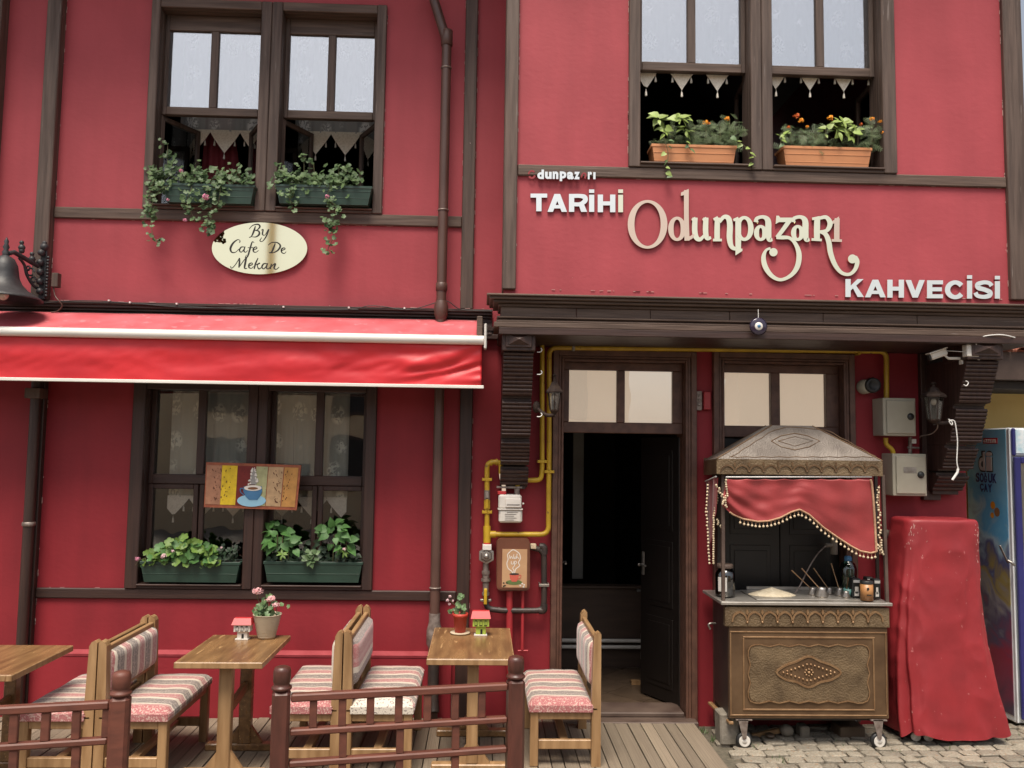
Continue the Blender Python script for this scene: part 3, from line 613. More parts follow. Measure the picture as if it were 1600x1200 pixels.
# ------------------------------------------------------------------ windows
def frame_mb(x0, x1, z0, z1, y0, y1, w, ws=None, ch=.004):
    mm = MB(); mm.box(x0, x0+w, y0, y1, z0, z1, ch); mm.box(x1-w, x1, y0, y1, z0, z1, ch)
    mm.box(x0+w, x1-w, y0+.001, y1-.001, z1-w, z1, ch); mm.box(x0+w, x1-w, y0+.001, y1-.001, z0, z0+(ws or w), ch); return mm
def window(o, units, Y, zp1, zp0, zb, mtv, mth, gl, mode, tw=.07):
    X0, X1, Z0, Z1 = o; yf = Y-.032
    mm = MB()
    mm.m = 0
    mm.box(X0, units[0][0], yf, Y+.03, Z0, Z1, .005); mm.box(units[1][1], X1, yf, Y+.03, Z0, Z1, .005)
    xc = (units[0][1]+units[1][0])/2
    mm.box(units[0][1], xc-.0015, yf+.001, Y+.03, Z0, Z1-.002, .005); mm.box(xc+.0015, units[1][0], yf+.001, Y+.03, Z0, Z1-.002, .005)
    mm.m = 1
    for a, b in units:
        mm.box(a, b, yf+.003, Y+.03, Z1-tw, Z1-.001, .005); mm.box(a, b, yf+.003, Y+.03, Z0, Z0+.022, .004)
        mm.box(a, b, yf-.015, Y+.06, Z0+.022, Z0+.034, .003)
        mm.m = 0
        mm.box(a-.012, a, Y+.03, Y+.17, Z0, Z1-tw, .001); mm.box(b, b+.012, Y+.03, Y+.17, Z0, Z1-tw, .001)
        mm.m = 1; mm.box(a, b, Y+.03, Y+.17, Z1-tw, Z1-tw+.012, .001); mm.box(a, b, Y+.06, Y+.17, Z0+.01, Z0+.03, .001)
    mm.m = 0; mm.box(units[0][1]+.012, units[1][0]-.012, Y+.031, Y+.18, Z0, Z1-tw, 0)
    W = bpart('window', mm, [mtv, mth])
    for a, b in units:
        st = .032; mu = .058; c = (a+b)/2
        s = MB(); s.m = 0; s.box(a, a+st, Y+.085, Y+.13, zb, Z1-tw, .004); s.box(b-st, b, Y+.085, Y+.13, zb, Z1-tw, .004); s.box(c-mu/2, c+mu/2, Y+.086, Y+.129, zp0, zp1, .004)
        s.m = 1; s.box(a+st, b-st, Y+.084, Y+.131, zp1, Z1-tw, .004); s.box(a+st, b-st, Y+.083, Y+.132, zb, zp0, .004)
        part('sash', s, [mtv, mth], W)
        for u, v in ((a+st, c-mu/2), (c+mu/2, b-st)):
            g = MB(); g.box(u, v, Y+.105, Y+.109, zp0, zp1, 0); part('pane', g, gl, W)
        H = (c-a)
        for sd_, hx in ((1, a), (-1, b)):
            if mode == 'closed': ang = 0
            elif mode == 'open': ang = math.radians(60)
            else: ang = math.radians(95)
            L = H-.004; z0, z1 = Z0+.034, zb-.002; fw = .036
            def tr(mb):
                ca, sa = math.cos(ang), math.sin(ang)
                mb.v = [(hx+sd_*(p[0]*ca-p[1]*sa), Y+.09+p[0]*sa+p[1]*ca, p[2]) for p in mb.v]; return mb
            cs = frame_mb(0, L, z0, z1, 0, .035, fw, .05)
            part('casement', tr(cs), mtv, W)
            g = MB(); g.box(fw, L-fw, .014, .018, z0+.05, z1-fw, 0); part('pane', tr(g), gl if mode == 'closed' else M_gtr, W)
    return W
uU = [(-2.465, -1.714), (-1.556, -.846)]
window((-2.53, -.775, 3.722, 5.335), uU, 0, AZ(300,50,.105), AZ(300,169,.105), AZ(300,181,.10), M_tv, M_th, M_gup, 'open')
uL = [(-2.435, -1.700), (-1.560, -.848)]
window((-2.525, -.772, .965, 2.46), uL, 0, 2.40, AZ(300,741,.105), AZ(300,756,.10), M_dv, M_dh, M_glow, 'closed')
uJ = [(1.045, 1.812), (1.962, 2.735)]
window((.967, 2.828, 3.9225, 5.80), uJ, -.6, 5.62, AZ(1040,99,-.495), AZ(1040,112,-.5), M_tv, M_th, M_gup, 'wide')

# ------------------------------------------------------------------ doors
M_dk = mat('near_black_door', (.010, .007, .006), (.007, .005, .004), ns=3, st=(5, 10, 5), rough=.4)
def doorway(o, ztr, zrail0, zrail1, panes, cover_l):
    X0, X1, Z1 = o; mm = MB(); Z0 = .06
    for k, (wd, y) in enumerate(((.042, -.055), (.022, -.042), (.018, -.048))):
        off = (0, .042, .064)[k]
        for sx in (0, 1):
            a = X0+off if sx == 0 else X1-off-wd; mm.box(a, a+wd, y, .02, Z0, Z1-off, .004)
        mm.m = 1; mm.box(X0+off+wd, X1-off-wd, y+.0005, .02, Z1-off-wd, Z1-off-.0005, .004); mm.m = 0
    a, b = X0+.082, X1-.082
    mm.box(a-.012, a, .02, .24, Z0, Z1-.08, .001); mm.box(b, b+.012, .02, .24, Z0, Z1-.08, .001); mm.m = 1; mm.box(a, b, .02, .24, Z1-.08, Z1-.07, .001)
    fr = bpart('door_frame', mm, [M_door, M_door])
    s = MB(); s.box(a, b, .045, .115, zrail0, zrail1, .005); s.box(a, b, .05, .11, ztr, Z1-.08, .004)
    px = [a]+[q for p in panes for q in p]+[b]
    for u, v in zip(px[::2], px[1::2]): s.box(u, v, .048, .112, zrail1, ztr, .004)
    part('transom', s, M_door, fr)
    for u, v in panes:
        g = MB(); g.box(u, v, .072, .076, zrail1, ztr, 0); part('pane', g, M_gtr, fr)
        g = MB(); g.box(u+.001, v-.001, .094, .10, zrail1, ztr, 0); part('glow_board', g, M_cream, fr)  # no real blind: added glowing board in place of the lit room
    return fr, a, b
X = lambda px, py=620: AX(px, py, .06)
fr1, a1, b1 = doorway((.515, 1.58, 2.73), AZ(960, 579, .06), AZ(960, 677, .06), AZ(960, 660, .06), [(X(889), X(964)), (X(976), X(1051))], 0)
fr2, a2, b2 = doorway((1.706, 2.768, 2.735), AZ(1210, 583, .06), AZ(1210, 684, .06), AZ(1210, 666, .06), [(X(1130), X(1204)), (X(1218), X(1290))], 0)
def leaf_door(L, z0, z1, hx, hy, ang, flip, mt, hd=True):
    mm = MB(); mm.box(0, L, 0, .04, z0, z1, .004)
    for (c, d) in ((z0+.10, z0+.62), (z0+.70, z0+1.20), (z0+1.28, z1-.10)):
        for y in (-.006, .041): mm.box(.07, L-.07, y, y+.005, c, d, .002); mm.box(.1, L-.1, y-(.005 if y < 0 else -.005), y+(.0 if y < 0 else .01), c+.04, d-.04, .002)
    ca, sa = math.cos(ang), math.sin(ang)
    T = lambda mb: setattr(mb, 'v', [(hx+flip*(p[0]*ca-p[1]*sa), hy+p[0]*sa+p[1]*ca, p[2]) for p in mb.v]) or mb
    d = bpart('door', T(mm), mt)
    if not hd: return d
    h = MB(); h.box(L-.055, L-.025, -.012, -.006, 1.02, 1.2, .002); h.tube([(L-.04, -.01, 1.1), (L-.04, -.05, 1.1), (L-.12, -.052, 1.1)], .008); h.ball((L-.04, -.05, 1.1), .013)
    part('handle', T(h), M_steel, d); return d
leaf_door(.44, .105, AZ(960, 679, .06)-.012, b1-.004, .14, math.radians(60), -1, M_dk)
leaf_door(.44, .105, AZ(960, 679, .06)-.012, a1+.004, .16, math.radians(86), 1, M_dv)
leaf_door((b2-a2)/2-.003, .105, AZ(1210, 684, .06)-.003, a2+.001, .08, 0, 1, M_dk, False)
leaf_door((b2-a2)/2-.003, .105, AZ(1210, 684, .06)-.003, b2-.001, .08, 0, -1, M_dk, False)
m = MB(); m.box(.53, 1.565, -.14, .24, .03, .085, .006); m.box(.60, 1.49, -.03, .22, .0855, .118, .006); bpart('threshold', m, M_lead)
# corridor behind the open door
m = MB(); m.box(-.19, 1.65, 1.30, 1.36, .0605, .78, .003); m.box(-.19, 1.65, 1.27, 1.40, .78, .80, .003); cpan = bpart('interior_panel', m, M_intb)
for z in (AZ(940, 1001, 1.25), AZ(940, 1011, 1.25)):
    m = MB(); m.tube([(-.1, 1.25, z), (AX(1003, 1003, 1.25), 1.25, z)], .017); part('heating_pipe', m, M_wp, cpan)
m = MB(); xx = AX(1003, 1003, 1.25); m.tube([(xx, 1.25, AZ(1003, 1030, 1.25)), (xx, 1.25, AZ(1003, 990, 1.25))], .012); part('heating_pipe', m, M_wp, cpan)
m = MB(); m.box(AX(895, 760, 1.6), AX(912, 760, 1.6), 1.6, 1.64, .81, 2.6, .002); m.box(AX(995, 960, 1.1), AX(1004, 960, 1.1), 1.1, 1.14, .8, AZ(1000, 925, 1.1), .002); bpart('interior_door', m, M_intg)
m = MB(); m.box(-.5, .5, -.5, .5, -.5, .5, .02); tme = m.mesh('floor_tile', M_tile)
for i in range(-3, 4):
    for j in range(-3, 4):
        cx = 1.02+(i-j)*.233; cy = .78+(i+j)*.233
        if .25 < cx < 1.7 and .3 < cy < 1.3: inst('floor_tile', tme, B, (cx, cy, .083), (0, 0, math.radians(45)), (.326, .326, .02))
# warm daylight reaches in from the doorway only; plain dark boards behind
# lace curtains
def curtain(a, b, y, z1, zb, tri, pitch, lab, grp, mt=M_lace, ph=0., tf=1., tip=None):
    t = thing('lace_curtain', lab, 'curtain', ((a+b)/2, y, z1), group=grp)
    mm = MB(); n = max(8, int((b-a)/.03))
    mm.sheet(lambda u, v: (a+(b-a)*u, y+.012*math.sin(u*31+ph)+.006*math.sin(u*77), z1+(zb-z1)*v), n*2, 6); part('lace_panel', mm, mt, t)
    e = MB(); tt = MB(); x = (a+ph*.02-pitch*.3) if tip is None else tip-pitch/2-pitch*math.ceil((tip-pitch/2-a)/pitch); yy = y-.014
    while x < b-.01:
        x0, x1 = max(a, x), min(b, x+pitch)
        if x1-x0 > .03:
            f = lambda q: zb-.008-tri*max(0, 1-abs((q-(x+pitch/2))/(pitch/2*tf)))**.9
            qs = [x0+(x1-x0)*k/8 for k in range(9)]
            e.prism([(q, f(q)) for q in qs]+[(x1, zb+.012), (x0, zb+.012)], yy, yy+.003)
            for fr_ in ((.16, .5, .84) if tf == 1 else (.5-.4*tf, .5, .5+.4*tf)):
                q = x+pitch*fr_
                if a < q < b:
                    zz = f(q); tt.tube([(q, yy, zz), (q+R(-.002, .002), yy, zz-.012), (q, yy, zz-.02), (q, yy, zz-.05)], [.002, .002, .006, .009], 6)
        x += pitch
    part('crochet_edging', e, M_crochet, t); part('tassel', tt, M_tass, t, kind='stuff'); return t
G = 'lace curtains behind the windows'
curtain(uU[0][0]+.01, uU[0][1]-.01, .44, 5.35, AZ(340, 206, .44), .17, .236, 'lace curtain in the left half of the upper left window, beside red drape', G, ph=.4, tip=AX(305, 230, .44))
curtain(uU[1][0]+.01, uU[1][1]-.01, .44, 5.35, AZ(520, 209, .44), .17, .236, 'lace curtain in the right half of the upper left window', G, ph=2., tip=AX(494, 230, .44))
curtain(uJ[0][0]+.01, uJ[0][1]-.01, -.44, 5.7, AZ(1080, 112, -.44), .135, .255, 'white rose lace curtain in the left half of the overhanging upper window', G, ph=.6, tf=.66)
curtain(uJ[1][0]+.01, uJ[1][1]-.01, -.44, 5.7, AZ(1280, 113, -.44), .135, .245, 'white rose lace curtain in the right half of the overhanging upper window', G, ph=1.4, tf=.66)
curtain(uL[0][0]+.10, uL[0][1]-.01, .22, 2.40, 1.60, .13, .22, 'lace curtain in the left half of the ground floor window', G, M_lace2, ph=.2)
curtain(uL[1][0]+.01, uL[1][1]-.16, .22, 2.40, 1.60, .13, .22, 'lace curtain in the right half of the ground floor window above heart leaf plants', G, M_lace2, ph=1.)
mm = MB(); mm.sheet(lambda u, v: (-2.25+.16*u+.22*v*(u-.2)-.02, .52+.02*math.sin(u*20), 4.9-1.1*v), 16, 8)
single('red_drape', mm, M_cloth2, 'dark red drape inside the upper left window, behind lace', 'drape')

m = MB(); rf_ = random.Random(5)
for x, za_, zb_2, y in ((-3.277, 3.05, 5.4, -.002), (-3.168, 3.05, 5.4, -.002), (-.18, 3.05, 5.4, -.002), (-.083, 3.05, 5.4, -.002), (-2.532, 3.75, 5.3, -.002), (-.773, 3.75, 5.3, -.002), (.2095, 3.1, 5.3, -.602), (3.598, 3.1, 5.3, -.602), (.965, 3.95, 5.3, -.602), (2.83, 3.95, 5.3, -.602), (-3.143, .2, 2.3, -.002), (-.0705, .7, 2.3, -.002)):
    for _ in range(16):
        z = rf_.uniform(za_, zb_2); m.box(x-.002, x+.002+rf_.uniform(0, .002), y-.001, y+.001, z, z+rf_.uniform(.004, .045), 0)
for z, xa__, xb__, y in ((3.7215, -3.16, -2.54, -.002), (3.7215, -.76, -.19, -.002), (3.6355, -3.16, -.19, -.002), (.9645, -3.13, -.8, -.002), (3.922, .22, .95, -.602), (3.845, .22, 3.59, -.602), (3.0135, -3.1, .0, -.088), (3.0665, .2, 3.6, -.604)):
    for _ in range(22):
        x = rf_.uniform(xa__, xb__); m.box(x, x+rf_.uniform(.006, .05), y-.001, y+.001, z-.0015, z+.002, 0)
part('paint_flakes', m, mat('pale_filler', (.52, .36, .32), (.42, .2, .19), ns=40, rough=.9), B, kind='stuff')
# ------------------------------------------------------------------ neighbours
N = thing('neighbour_house', 'ochre yellow low house with clay tile eave at far right beyond the cooler', 'building', (5, .5, 0))
m = MB(); m.box(3.80, 9, .54, .8, 0, 2.9, 0); part('wall', m, M_ywall, N)
m = MB(); m.box(3.80, 9, .051, .539, AZ(1585, 612, .3), AZ(1585, 600, .3), .004); part('eave_board', m, M_int, N)
m = MB(); m.box(3.80, 9, -.02, .05, AZ(1585, 594, 0), AZ(1585, 550, 0), .004); part('fascia', m, M_lead, N)
z0 = AZ(1585, 545, 0); m = MB(); m.hexa([(3.80, 0, z0-.03), (9, 0, z0-.03), (9, 2.4, z0+.62), (3.80, 2.4, z0+.62)], [(3.80, 0, z0-.01), (9, 0, z0-.01), (9, 2.4, z0+.64), (3.80, 2.4, z0+.64)]); part('roof', m, M_rtile, N)
m = MB(); n_ = 8; m.sheet(lambda u, v: (.085*math.cos(math.pi*u)*(1-.12*v), -.2+.4*v, .05*math.sin(math.pi*u)*(1-.12*v)), 8, 1, .012); tl = m.mesh('roof_tile', M_rtile)
for j in range(6):
    for i in range(14):
        inst('roof_tile', tl, N, (3.89+i*.175, .12+j*.33, z0+.02+j*.089), (math.radians(15), 0, R(-.02, .02)))
O = thing('opposite_house', 'cream plastered house across the street, seen mirrored in the glass', 'building', (0, -13.5, 0))
m = MB(); m.box(-15, 3.5, -14, -13.5, 0, 4.4, 0); m.box(6, 16, -14, -13, 0, 4.0, 0); part('wall', m, M_cwall, O)
m = MB(); m.prismx([(-13.0, 4.4), (-17, 5.2), (-17, 4.4)], -15.4, 3.9); m.prismx([(-12.5, 4.0), (-16.5, 4.9), (-16.5, 4.0)], 5.7, 16.4); part('roof', m, M_rtile, O)
for x in (-12, -9, -6, -3, 0, 2):
    for z in (1.0, 2.7):
        m = MB(); m.box(x-.5, x+.5, -13.52, -13.46, z, z+1.2, .01); w_ = part('window', m, M_tv, O)
        m = MB(); m.box(x-.42, x+.42, -13.455, -13.45, z+.08, z+1.12, 0); part('pane', m, M_blk, w_)

m = MB(); m.tube([(-4.72, -12.2, 0), (-4.72, -12.2, 9.5)], .085, 12); m.bar((-5.4, -12.2, 8.9), (-4.0, -12.2, 8.9), .1, .1); single('utility_pole', m, M_ywall, 'tan wooden pole across the street, mirrored in the oval brass sign', 'pole')
# ------------------------------------------------------------------ downpipes, wires
def collar(mb, x, y, z, r, h=.03): mb.lathe([(r*.9, z), (r, z+.004), (r, z+h-.004), (r*.9, z+h)], (x, y, 0), 16)
xp = AX(693, 300, -.12); z_top = AZ(698, 72, -.12)
t = thing('downpipe', 'tall brown rainwater downpipe on the red wall left of the overhang', 'downpipe', (xp, -.11, 0), group=None)
m = MB(); m.tube([(xp, -.11, .05), (xp, -.11, z_top)], .036, 16); part('pipe', m, M_pipe, t)
m = MB(); a = at(697, 62, -.11); b = at(672, -20, -.11); m.tube([(xp, -.11, z_top-.02), a, (b.x, -.11, b.z)], .036, 14); part('pipe', m, M_pipe, t)
for py, r, h in ((72, .044, .12), (108, .043, .012), (455, .043, .06), (330, .043, .012), (920, .043, .012)):
    m = MB(); collar(m, xp, -.11, AZ(695, py, -.11), r, h); part('collar' if h > .02 else 'clamp', m, M_pipe if h > .02 else M_zinc, t)
m = MB(); z = AZ(692, 500, -.11); m.lathe([(.036, z), (.052, z+.04), (.052, z+.10), (.04, z+.14)], (xp, -.11, 0), 16); part('collar', m, M_pipe, t)
m = MB(); z = AZ(685, 985, -.11); m.lathe([(.038, z-.18), (.04, z-.12), (.055, z-.09), (.055, z), (.04, z+.06), (.04, z+.12)], (xp, -.11, 0), 16); part('bottom_coupling', m, M_zinc, t)
m = MB(); m.tube([(xp, -.11, z-.12), (xp, -.11, z-.45), (xp+.01, -.16, z-.55)], .04, 12); part('pipe', m, M_blkp, t)
xq = AX(46, 760, -.12)
t = thing('downpipe', 'brown downpipe beside the dark post at far left under the awning', 'downpipe', (xq, -.1, 0))
m = MB(); m.tube([(xq, -.10, .05), (xq, -.10, 2.42)], .036, 14); part('pipe', m, M_dv, t)
m = MB(); collar(m, xq, -.10, AZ(45, 822, -.1), .044, .03); part('collar', m, M_zinc, t)
m = MB(); m.prect(38, 606, 62, 622, -.16, -.05); part('bracket', m, M_tv, t)
m = MB(); Y = -.095
P = [at(*p, Y) for p in ((0, 471), (60, 474), (110, 470), (150, 470), (170, 471), (230, 476), (300, 481), (380, 481), (450, 482), (545, 483), (575, 478), (600, 479), (640, 484), (688, 471), (702, 472), (722, 484), (770, 486))]
m.tube(smoothpath(P), .0035, 5)
P2 = [at(*p, Y) for p in ((98, 472), (180, 473), (280, 478), (400, 484), (560, 484))]; m.tube(smoothpath(P2), .003, 5)
single('wall_cable', m, M_blk, 'thin black cables stapled along the top of the brown cornice', 'cable')
m = MB()
for px_, py_ in ((170, 470), (203, 473), (276, 475), (443, 480), (545, 481), (632, 482)):
    m.box(AX(px_, py_, -.10)-.006, AX(px_, py_, -.10)+.006, -.105, -.08, AZ(px_, py_, -.10)-.004, AZ(px_, py_, -.10)+.008, .001)
single('cable_clip', m, M_cord, 'tiny white clips holding the cables along the cornice', 'cable clip', kind='stuff')
t = thing('junction_box', 'small brown junction box with loose cable on the upper left post', 'box', at(86, 438, -.1))
m = MB(); m.prect(80, 426, 90, 448, -.13, -.076); part('case', m, M_tv, t)
m = MB(); m.tube(smoothpath([at(83, 446, -.11), at(86, 462, -.12), at(92, 470, -.13), at(97, 478, -.12), at(90, 486, -.11), at(80, 488, -.11)]), .005, 6); part('cable', m, M_pipe, t)

# ------------------------------------------------------------------ awning
t = thing('awning', 'red vinyl awning with white bars, folded out over the left window', 'awning', (-2, -.3, 2.4))
XE = AX(756, 530, -.45); XL = -4.35
zb1, zb0 = AZ(750, 524, -.46), AZ(750, 540, -.46)
m = MB(); m.tube([(XL, -.47, (zb0+zb1)/2), (XE, -.47, (zb0+zb1)/2)], .032, 18); part('front_bar', m, M_white, t)
ZT, YT = AZ(400, 494, -.10), -.10
m = MB(); m.sheet(lambda u, v: (XL+(XE-.03-XL)*u, YT+(-.455-YT)*v, ZT+(zb1-.005-ZT)*v - .010*math.sin(math.pi*v) + .003*noise.noise((u*12, v*2, 1))), 110, 8, .003)
part('fabric_top', m, M_awntop, t)
zh = AZ(750, 605, -.455)
def val(u, v):
    x = XL+(XE-.012-XL)*u; z = zb0+.006+(zh-zb0-.004)*v
    n1 = noise.noise((x*1.7+v*.9, v*1.6, .3)); n2 = noise.noise((x*4.2-v*2.2, v*2.2+x*.7, 4.)); n3 = abs(noise.noise((x*7+v*3.5, v*3-x*2, 9.)))
    dr = math.sin(v*math.pi)**.7
    right = max(0, (u-.72)/.28)
    return (x, -.455+dr*(.018*n1+.005*n2)+right*dr*.013*math.sin((x*9+v*5.5))*(.5+v) - dr*.010*n3*(.3+right) + dr*.010*max(0, right)*math.sin((x*14+v*9)+2*n1*6), z)
m = MB(); m.sheet(val, 260, 26, .003); part('valance', m, M_awn, t)
m = MB(); m.box(XL, XE+.005, -.466, -.446, zh-.010, zh+.012, .003); part('hem_bar', m, M_white, t)
m = MB(); m.box(XE+.002, XE+.02, -.52, -.42, AZ(760, 546, -.47), AZ(760, 507, -.47), .006); part('end_plate', m, M_white, t)
m = MB(); m.box(XE-.05, XE-.01, -.44, -.02, ZT-.16, ZT-.02, .005); m.box(XL, XE-.012, -.10, -.05, ZT-.09, ZT-.015, .01); part('cassette', m, M_th, t)

# ------------------------------------------------------------------ bell lamp at left
Y = -.36
t = thing('bell_lamp', 'black cast iron bell shaped lamp on scrolled bracket at far left above the awning', 'lamp', (AX(68, 430, -.08), -.08, AZ(68, 475, -.08)))
c = at(7, 430, Y); m = MB(); pz = lambda y: AZ(7, y, Y); s = 1/222
m.lathe([(.012, pz(398)), (.055, pz(404)), (.078, pz(414)), (.085, pz(424)), (.092, pz(434)), (.11, pz(443)), (.15, pz(453)), (.21, pz(461)), (.245, pz(466)), (.245, pz(468)), (.20, pz(463)), (.10, pz(447)), (.07, pz(430)), (.01, pz(420))], (c.x, Y, 0), 32); part('bell_shade', m, M_iron, t)
m = MB(); m.lathe([(.02, pz(400)), (.024, pz(394)), (.014, pz(390)), (.022, pz(386)), (.012, pz(381)), (.016, pz(377)), (.006, pz(373)), (.004, pz(371))], (c.x, Y, 0), 12); part('finial', m, M_iron, t)
m = MB(); m.ball((c.x, Y, pz(461)), .034, 16, 1.1); m.lathe([(.02, pz(455)), (.02, pz(440))], (c.x, Y, 0), 12); part('bulb', m, M_bulb, t)
m = MB(); q = lambda a, b, k: tuple(at(a, b, Y+(-.09-Y)*k))
m.tube([q(13, 396, 0), q(22, 394, .15), q(60, 416, .9)], .017, 8); m.tube(smoothpath([q(30, 403, .3), q(38, 414, .5), q(42, 430, .6), q(52, 446, .8), q(62, 452, 1)]), .010, 8)
for px_, py_, k in ((34, 392, .4), (50, 410, .7)):
    for dy, r in ((0, .02), (-5, .024), (-10, .012), (-13, .016)): m.ball(q(px_, py_+dy, k), r, 8)
for px_, py_, k, r in ((48, 425, .7, .026), (52, 437, .8, .018), (44, 419, .6, .014)):
    m.tube([tuple(Vector(q(px_, py_, k))+Vector((r*math.cos(a), 0, r*math.sin(a)))) for a in [i*.6 for i in range(10)]], .007, 6)
part('bracket_arm', m, M_iron, t)
m = MB(); xa = AX(68, 430, -.09)
m.box(xa-.025, xa+.02, -.10, -.076, AZ(68, 468, -.09), AZ(68, 392, -.09), .004)
for i in range(13): m.ball((xa+.032, -.10, AZ(68, 402+i*5, -.1)), .011, 8)
for i in range(5): m.ball((xa-.01+R(-.01, .01), -.12, AZ(68, 396+i*15, -.1)), .026, 8)
m.ball((xa, -.1, AZ(68, 386, -.1)), .03, 8); m.ball((xa, -.1, AZ(68, 380, -.1)), .018, 8)
part('wall_plate', m, M_iron, t)

# ------------------------------------------------------------------ oval brass sign
Y = -.028
t = thing('oval_sign', 'oval polished brass sign with script lettering under the upper left window', 'sign', at(405, 429, Y))
m = MB(); m.blob(405.5, 388, 74.5, 40.5, Y, .012, 56, 0); part('plate', m, M_brass, t)
S = [  # By / Cafe De / Mekan, stroke by stroke
 [(399, 353, 1), (397, 360, 2.6), (393, 369, 1.6), (389, 371, .8)], [(389, 358, .7), (395, 352, 1.2), (403, 350.5, 2), (406, 354, 2.4), (402, 359, 1.2), (397, 360, .8)], [(398, 360, .8), (404, 361, 2), (405, 366, 2.6), (400, 370, 1.5), (394, 370, .8)],
 [(408, 360, .7), (411, 358.5, 1.6), (410, 366, 2), (414, 367, .8), (419, 359, 1.5)], [(420, 358, 1.8), (416, 369, 1.8), (410, 377, 1), (406, 376, 1.4), (409, 371, .6)],
 [(374, 379, 1.6), (375, 376, 1), (371, 374.5, 1.2), (364, 380, 2.4), (360, 388, 2.8), (362, 394, 2), (368, 394, 1), (373, 389, .7)],
 [(382, 386, 1), (377, 386, 1.6), (374, 391, 2), (377, 394, 1.2), (382, 388, .8)], [(383, 385, 1), (381, 392, 2), (384, 394, 1), (387, 391, .6)],
 [(397, 379, 1), (394, 378, 1.4), (391, 387, 2.2), (387, 400, 2), (383, 403, 1), (385, 398, .6)], [(387, 387, .8), (395, 386.5, 1)],
 [(395, 391, .7), (401, 388, 1.4), (400, 385.5, 1), (396, 388, 2), (396, 393, 1.8), (400, 394, .9), (404, 391, .6)],
 [(430, 380, 1), (427, 388, 2.4), (424, 394, 1.6), (420, 395, .8)], [(419, 383, .8), (424, 379, 1), (433, 379, 1.6), (438, 384, 2.4), (434, 391, 2), (426, 395, 1), (421, 394, .8)],
 [(439, 392, .7), (445, 389, 1.4), (444, 387, 1), (440, 389, 2), (440, 394, 1.8), (444, 396, .9), (447, 393, .6)],
 [(360, 416, 1.2), (362, 419, 1), (368, 413, .9), (374, 403, 1)], [(374, 403, 1.6), (374, 411, 2.4), (373, 418, 1.4)], [(373, 418, .8), (380, 408, .9), (385, 402, 1)], [(385, 402, 1.6), (383, 411, 2.6), (382, 419, 1.8), (386, 419, .8)],
 [(388, 416, .7), (394, 413, 1.4), (393, 410.5, 1), (389, 413, 2), (389, 418, 1.8), (393, 419, .9), (396, 416, .6)],
 [(403, 403, 1), (399, 412, 2), (397, 420, 1.6)], [(399, 414, .8), (406, 411, 1.6), (402, 414, 1), (404, 420, 1.8), (408, 418, .7)],
 [(417, 412, 1), (412, 412, 1.6), (409, 417, 2), (412, 420, 1.2), (417, 414, .8)], [(418, 411, 1), (416, 418, 2), (419, 420, 1), (422, 417, .6)],
 [(424, 412, 1.2), (422, 420, 1.8)], [(423, 417, .8), (429, 412, 1.4), (430, 413, 2), (428, 419, 2), (432, 420.5, 1), (436, 417, .6)]]
m = MB()
for i, s_ in enumerate(S): m.stroke([(a, b, c*1.12) for a, b, c in s_], Y-.0012-i*.0001, .0011, sub=4)
part('lettering', m, M_ink, t)

# ------------------------------------------------------------------ raised lettering on the overhang
YJ = -.6; yl = -.622
t = thing('small_lettering', 'small raised letters dunpaz rı on the timber beam of the overhang', 'sign', at(880, 281, yl))
for ch, x0, y0, x1, y1 in (('d', 839.5, 265, 850, 279.5), ('u', 851.5, 268.5, 862, 279.5), ('n', 863.5, 268, 872.5, 279.5), ('p', 874.5, 268, 885, 283), ('a', 886, 268.5, 896.5, 280), ('z', 897, 268.5, 906, 280), ('r', 918.5, 268.5, 925, 280), ('ı', 927, 269, 930.5, 280)):
    m = MB()
    if ch == 'ı': m.prect(x0, y0, x1, y1, yl-.012, yl-.0005, 0)
    else: px_glyph(m, ch, x0, y0, x1, y1, yl-.012, .0115, .05)
    part('letter', m, M_lettw, t)
m = MB()
for a0, a1, ww in ((0.3, 2.6, 3), (3.2, 5.6, 2.5)):
    m.stroke([(831+5*math.cos(a0+(a1-a0)*k/6), 272.5+5.5*math.sin(a0+(a1-a0)*k/6), ww) for k in range(7)], yl-.002, .0018)
m.stroke([(908, 277, 3), (911, 271, 2), (915, 272, 3), (914, 279, 3)], yl-.0022, .0018)
part('glue_mark', m, M_ledge, t)
